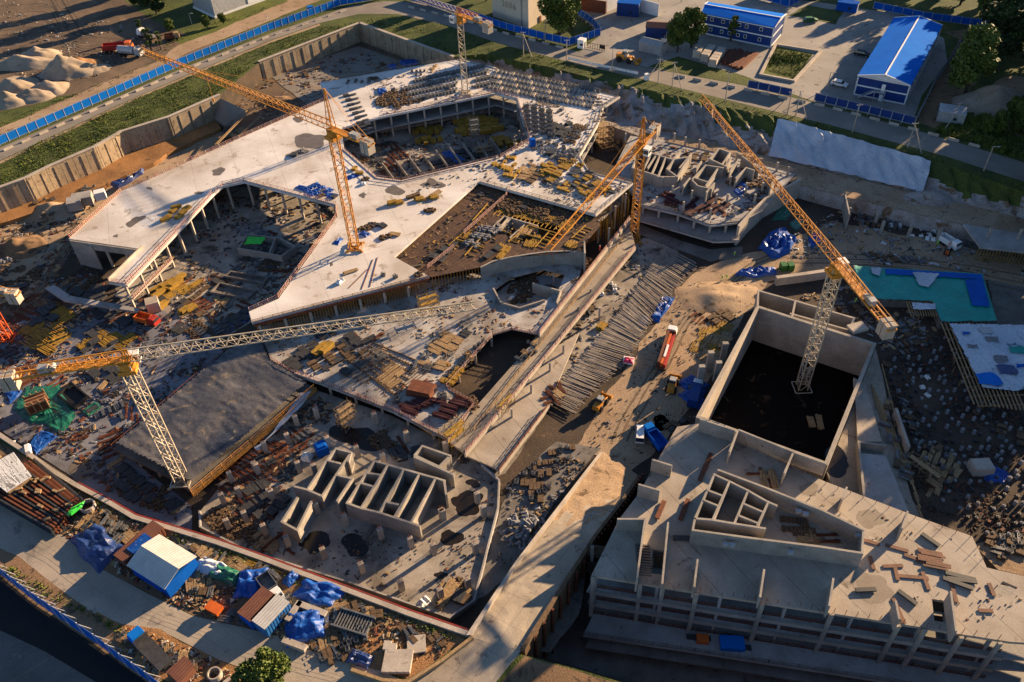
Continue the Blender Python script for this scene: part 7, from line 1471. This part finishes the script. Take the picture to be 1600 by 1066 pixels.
# ================================================================== vegetation
def leafy(n, rx, rz_, s, seed, flat=.0, clumps=9):
    q = random.Random(seed); b = MB(); cs_ = []
    for i in range(clumps): a = q.uniform(0, 6.28); d = q.uniform(.15, .75) * rx; z = q.uniform(-.7, .8) * rz_; k = math.sqrt(max(.1, 1 - (z / rz_) ** 2)); cs_.append((d * k * math.cos(a), d * k * math.sin(a), z, q.uniform(.2, .42) * rx))
    for i in range(n):
        c = q.choice(cs_); v = Vector((q.gauss(0, 1), q.gauss(0, 1), q.gauss(0, .8))).normalized() * c[3] * q.uniform(.6, 1.08); p = Vector(c[:3]) + v
        a = Vector((q.gauss(0, 1), q.gauss(0, 1), q.gauss(0, 1))).normalized(); e = a.orthogonal().normalized(); f_ = a.cross(e); k = s * q.uniform(.6, 1.3)
        b.add([p + e * k, p + f_ * k * .6, p - e * k, p - f_ * k * .6], [(0, 1, 2, 3)])
    return b
TP = []
for i, (n, rx, rz_, s, h_, m_) in enumerate(((8000, 3.6, 5.2, .30, 5.2, 'leaf'), (8500, 4.6, 4.6, .32, 5.6, 'leaf'), (8500, 4.2, 6.4, .34, 6.6, 'leaf_dark'), (3000, 1.6, 4.2, .24, 4.2, 'leaf'))):
    r = empty('tree', (0, 0, 0)); b = MB(); b.cyl((0, 0, 0), (.1, .05, h_ * .55), .32, 8, .22); b.cyl((.1, .05, h_ * .55), (-.1, 0, h_ + rz_ * .5), .22, 7, .06)
    for k in range(7): a = k * 2.4; z = h_ * .5 + k * .55; b.cyl((.05, 0, z), (rx * .6 * math.cos(a), rx * .6 * math.sin(a), z + 1.6), .11, 5, .03)
    part('trunk', b, 'bark', r); c = leafy(n, rx, rz_, s, i + 3, clumps=20 if i < 3 else 9); c.v = [(x, y, z + h_ + .3) for x, y, z in c.v]; part('crown', c, m_, r); TP.append(r)
used = set()
def tree(i, loc, sc, label=None, look=None, name=None, cat='tree', grp=None):
    if i in used: o = copy_tree(TP[i])
    else: o = TP[i]; used.add(i)
    o.location = loc; o.rotation_euler.z = rnd.uniform(0, 6.2); o.scale = (sc * rnd.uniform(.92, 1.08), sc * rnd.uniform(.92, 1.08), sc)
    if label: props(o, label, cat, grp)
    else: auto(o, look, cat, grp)
    return o
mark('the two far yard trees', 1070, 60); mark('the far tree row', 1590, 60); mark('the town end of the treeline', 1500, 10)
tree(1, P(873, 55), 1.6, 'big bright green tree in the fenced corner beside the tan tower'); tree(0, P(893, 45), 1.2, 'slimmer pale tree behind the big one beside the tower'); tree(1, P(1058, 82), 1.35, 'full dark green tree at the yard gate, the bushier of two'); tree(0, P(1080, 74), 1.45, 'tall pointed tree beside the bushy one at the yard gate'); tree(3, P(1141, 64), 1.35, 'narrow young tree before the long blue office')
tree(1, P(1507, 150), 2.2, 'broad yellow green tree leaning over the dark fence'); tree(2, P(1540, 110), 2.0, 'dense tall tree behind the broad yellow green one')
for i, (u, v, k, s_) in enumerate(((1560, 80, 2, 2.0), (1600, 90, 1, 2.0), (1590, 50, 2, 2.1), (1630, 70, 2, 2.2), (1545, 40, 1, 1.6), (1620, 30, 2, 2.0), (1500, 8, 2, 1.6), (1530, 12, 2, 1.7), (1570, 15, 2, 1.8), (1610, 5, 1, 1.9), (1470, -8, 2, 1.5), (1660, 110, 2, 2.1), (1645, 150, 2, 2.0), (1590, 205, 1, .9), (1560, 208, 1, .7), (1612, 215, 1, 1.0), (1540, 210, 1, .55), (1575, 190, 1, .8), (1635, 20, 2, 2.0), (1440, -20, 2, 1.5), (1380, -30, 1, 1.5), (1340, -35, 2, 1.5))): tree(k, P(u, v), s_, None, 'dark bushy tree in the wooded corner' if s_ > 1.1 else 'low round shrub in the sunny grass', grp='trees of the wooded corner' if s_ > 1.1 else 'shrubs on the far grass')
for i, (u, v, k, s_) in enumerate(((238, 82, 3, 1.3), (222, 55, 3, .9), (252, 78, 3, 1.0), (245, 22, 2, 1.4), (225, 8, 2, 1.5), (262, -2, 2, 1.6), (200, -8, 2, 1.4), (268, 52, 1, .55), (325, 44, 1, .5), (350, 38, 1, .45), (760, 2, 1, 1.1), (735, -6, 2, 1.2), (920, -10, 1, 1.2))): tree(k, P(u, v), s_, None, 'small tree past the road fence', grp='small trees past the road')
tree(1, P(425, 1072), .95, 'leafy green bush tree at the edge of the lower street')
# a belt of trees east of the pit: their shade lies over the pile field
mark('the east tree belt', 1900, 600)
for k in range(26):
    t = k / 25; q = Vector((146 + 30 * t + rnd.uniform(-4, 4) + (k % 2) * 8, 152 + 100 * t + rnd.uniform(-3, 3), 0)); tree(2 if k % 2 else 1, q, rnd.uniform(1.45, 1.8), None, 'tall tree in the belt beyond the pit', grp='tree belt beyond the pit')
for k in range(12): tree(2 if k % 2 else 1, P(1640 + rnd.uniform(0, 130), 150 + k * 16), rnd.uniform(1.6, 2.0), None, 'tall tree in the belt beyond the pit', grp='tree belt beyond the pit')
# grass and weeds
def grass(pts, z, n, s, m='grass', seed=1, zf=None):
    q = random.Random(seed); xs = [p[0] for p in pts]; ys = [p[1] for p in pts]; b = MB(); t = 0
    while t < n:
        u, v = q.uniform(min(xs), max(xs)), q.uniform(min(ys), max(ys))
        if not inside((u, v), pts): t += .3; continue
        t += 1; p = P(u, v, z); k = s * (1 + .8 * noise.noise((p.x * .12, p.y * .12, 1))) * q.uniform(.6, 1.2)
        for j in range(3):
            a = q.uniform(0, 6.28); d = Vector((math.cos(a), math.sin(a), 0)); w_ = Vector((-d.y, d.x, 0)) * k * .22; b.add([p - w_, p + w_, p + d * k * .7 + Vector((0, 0, k * q.uniform(.6, 1.2)))], [(0, 1, 2)])
    return build('grass', b, m, kind='stuff', origin=(0, 0, 0))
grass([(-10, 256), (215, 153), (300, 118), (425, 66), (500, 42), (555, 36), (406, 94), (341, 146), (263, 180), (147, 227), (0, 290)], 0, 12000, .55, 'weed', 1); grass([(560, 28), (620, 26), (700, 44), (780, 70), (900, 102), (1010, 128), (1180, 170), (1300, 199), (1600, 290), (1600, 298), (1330, 210), (1060, 147), (800, 90), (705, 84), (565, 36)], 0, 8000, .55, 'weed', 2)
grass([(1190, 107), (1210, 74), (1269, 86), (1241, 124)], .03, 1500, .6, 'weed', 3); grass([(-10, 205), (160, 134), (250, 96), (262, 56), (400, 24), (470, -5), (330, 38), (230, 100), (-10, 196)], .03, 2500, .6, 'weed', 4); grass([(120, 762), (171, 790), (341, 856), (548, 932), (720, 996), (700, 1000), (540, 945), (330, 866), (170, 805), (100, 770)], .02, 2600, .5, 'weed', 5); grass([(1480, 195), (1540, 180), (1600, 200), (1600, 250), (1540, 232), (1460, 205)], .03, 2200, .9, 'weed', 6); grass([(10, 880), (100, 930), (200, 985), (250, 1010), (240, 1020), (120, 955), (0, 900)], .03, 900, .5, 'weed', 7)

scatter('raw', [(1250, 640), (1270, 625), (1300, 650), (1280, 700)], -12.98, 2)
scatter('heapg rod dark', [(1380, 560), (1420, 640), (1440, 700), (1410, 640)], ZF + .06, 10)
scatter('rod raw heap prop', [(1385, 600), (1410, 690), (1440, 790), (1425, 800), (1380, 660)], -7.3, 14)
scatter('crate dark rod raw', [(880, 500), (960, 410), (985, 400), (930, 500), (880, 560)], ZF + .1, 12)
scatter('rod prop dark', [(1020, 400), (1060, 395), (1000, 470), (960, 520)], ZF + .1, 6)
scatter('heap rod raw crate', [(350, 200), (420, 190), (480, 165), (400, 205), (340, 235)], -7.3, 18); scatter('rod heap dark', [(420, 130), (560, 80), (640, 105), (500, 140)], -7.25, 16)
scatter('heap rod crate raw', [(20, 330), (120, 290), (200, 268), (170, 300), (60, 345)], ZF + 1.5, 18)

# fine debris: chips, offcuts and stones nobody could count, thicker where the work goes on
DM = ['timber_raw', 'steel_dark', 'concrete_pale', 'rust', 'timber_yellow', 'rock', 'dirt_dark', 'steel_light']
def debris(polys, seed):
    q = random.Random(seed); b = MB()
    for poly, z, n, s0, s1, w_ in polys:
        pw = W(poly, z); x0, x1, y0, y1 = min(p.x for p in pw), max(p.x for p in pw), min(p.y for p in pw), max(p.y for p in pw); k = 0; t = 0
        while k < n and t < n * 30:
            t += 1; x, y = q.uniform(x0, x1), q.uniform(y0, y1)
            if noise.noise((x * .13, y * .13, seed)) + .5 * noise.noise((x * .45, y * .45, seed)) < q.uniform(-.25, .35) or not inside((x, y), pw): continue
            k += 1; b.cm = w_[q.randrange(len(w_))]; L = q.uniform(s0, s1) * (2.2 if q.random() < .25 else 1)
            b.box((x, y, z), (L, L * q.uniform(.12, .6), q.uniform(.08, .3)), q.choice((.75, .75 + 1.57)) + q.gauss(0, .5) if q.random() < .6 else q.uniform(0, 3.1), q.uniform(.7, 1))
    b.cm = 0; return build('debris', b, DM, kind='stuff', origin=(0, 0, 0))
debris([([(230, 390), (345, 295), (520, 305), (525, 350), (470, 430), (390, 500), (330, 535), (190, 500)], ZF + .06, 1500, .3, 1.1, (0, 1, 1, 2, 3, 6)),
        ([(540, 215), (600, 185), (815, 160), (830, 225), (780, 255), (625, 290), (590, 280)], ZF + .06, 1000, .3, 1.1, (0, 1, 2, 3, 6)),
        ([(-20, 560), (60, 485), (230, 475), (345, 545), (180, 700), (300, 790), (300, 825), (120, 745), (0, 665)], ZF + .1, 2300, .2, .9, (0, 1, 1, 3, 6, 6, 5)),
        ([(-20, 330), (100, 300), (180, 280), (110, 370), (170, 450), (100, 540), (-20, 600)], ZF + .06, 1300, .3, 1.2, (0, 1, 5, 3, 6))], 3)
debris([([(420, 520), (670, 440), (760, 430), (880, 450), (840, 515), (770, 515), (690, 600), (735, 632), (700, 680), (500, 595), (450, 575)], -5.49, 800, .2, .7, (0, 0, 1, 2, 3)),
        ([(320, 805), (400, 700), (495, 620), (560, 640), (480, 700), (450, 770), (420, 820), (390, 855)], ZI + .005, 1500, .2, .8, (0, 1, 1, 3, 6)), ([(560, 640), (700, 700), (775, 760), (740, 935), (700, 960), (390, 855), (420, 820), (560, 830), (700, 840), (700, 760)], ZI + .005, 420, .12, .4, (0, 1, 1, 3, 6)),
        ([(680, 425), (625, 402), (750, 295), (925, 340), (900, 390), (790, 395), (745, 412)], -1.19, 420, .2, .7, (0, 1, 4, 6)),
        ([(560, 130), (720, 100), (960, 150), (905, 240), (920, 270), (980, 290), (925, 330), (755, 280), (640, 300), (780, 240), (815, 200), (790, 145), (600, 178)], .006, 1300, .25, .8, (0, 1, 1, 5, 2))], 5)
debris([([(990, 560), (1080, 440), (1170, 440), (1175, 480), (1120, 560), (1085, 660), (1000, 720), (900, 700)], ZF + .12, 450, .15, .4, (0, 5, 6, 1)),
        ([(1375, 560), (1480, 515), (1560, 625), (1640, 660), (1640, 850), (1540, 850), (1440, 790)], ZF + .1, 2200, .12, .5, (6, 3, 6, 6, 1, 6, 3, 6)),
        ([(1230, 470), (1340, 440), (1470, 510), (1380, 550), (1340, 500)], ZF + .06, 500, .25, .9, (0, 5, 6)),
        ([(1300, 330), (1600, 380), (1600, 430), (1340, 410), (1190, 400)], ZF + .13, 700, .25, .8, (0, 5, 1, 7)),
        ([(880, 480), (1000, 376), (1060, 390), (930, 560), (860, 630), (850, 560)], ZF + .12, 500, .25, .9, (0, 1, 5)),
        ([(790, 760), (860, 700), (930, 705), (830, 840), (770, 900)], ZF + .14, 400, .2, .6, (0, 1, 5, 6)),
        ([(985, 235), (1040, 225), (1230, 275), (1185, 325), (1110, 345), (1005, 315)], ZN + .005, 700, .25, .9, (0, 1, 3, 3))], 9)
debris([([(-60, 690), (50, 720), (210, 815), (548, 932), (722, 1000), (640, 1060), (520, 1025), (300, 955), (235, 925), (110, 840), (0, 780)], .03, 2600, .15, .65, (0, 0, 1, 2, 3, 1, 6)),
        ([(180, 980), (250, 992), (340, 1035), (380, 1066), (250, 1066), (190, 1010)], .045, 500, .2, .7, (0, 1, 3, 2)),
        ([(345, 165), (412, 124), (560, 72), (690, 118), (480, 175), (420, 200)], -7.28, 700, .25, 1.0, (0, 1, 5, 3)),
        ([(1100, 735), (1230, 745), (1420, 812), (1530, 860), (1600, 930), (1560, 995), (1450, 960), (1370, 900), (1080, 740)], 1.006, 120, .12, .3, (0, 3, 1)),
        ([(0, 0), (200, 40), (240, 80), (150, 120), (0, 160)], .03, 500, .3, .9, (5, 6, 2))], 12)
finish_labels()
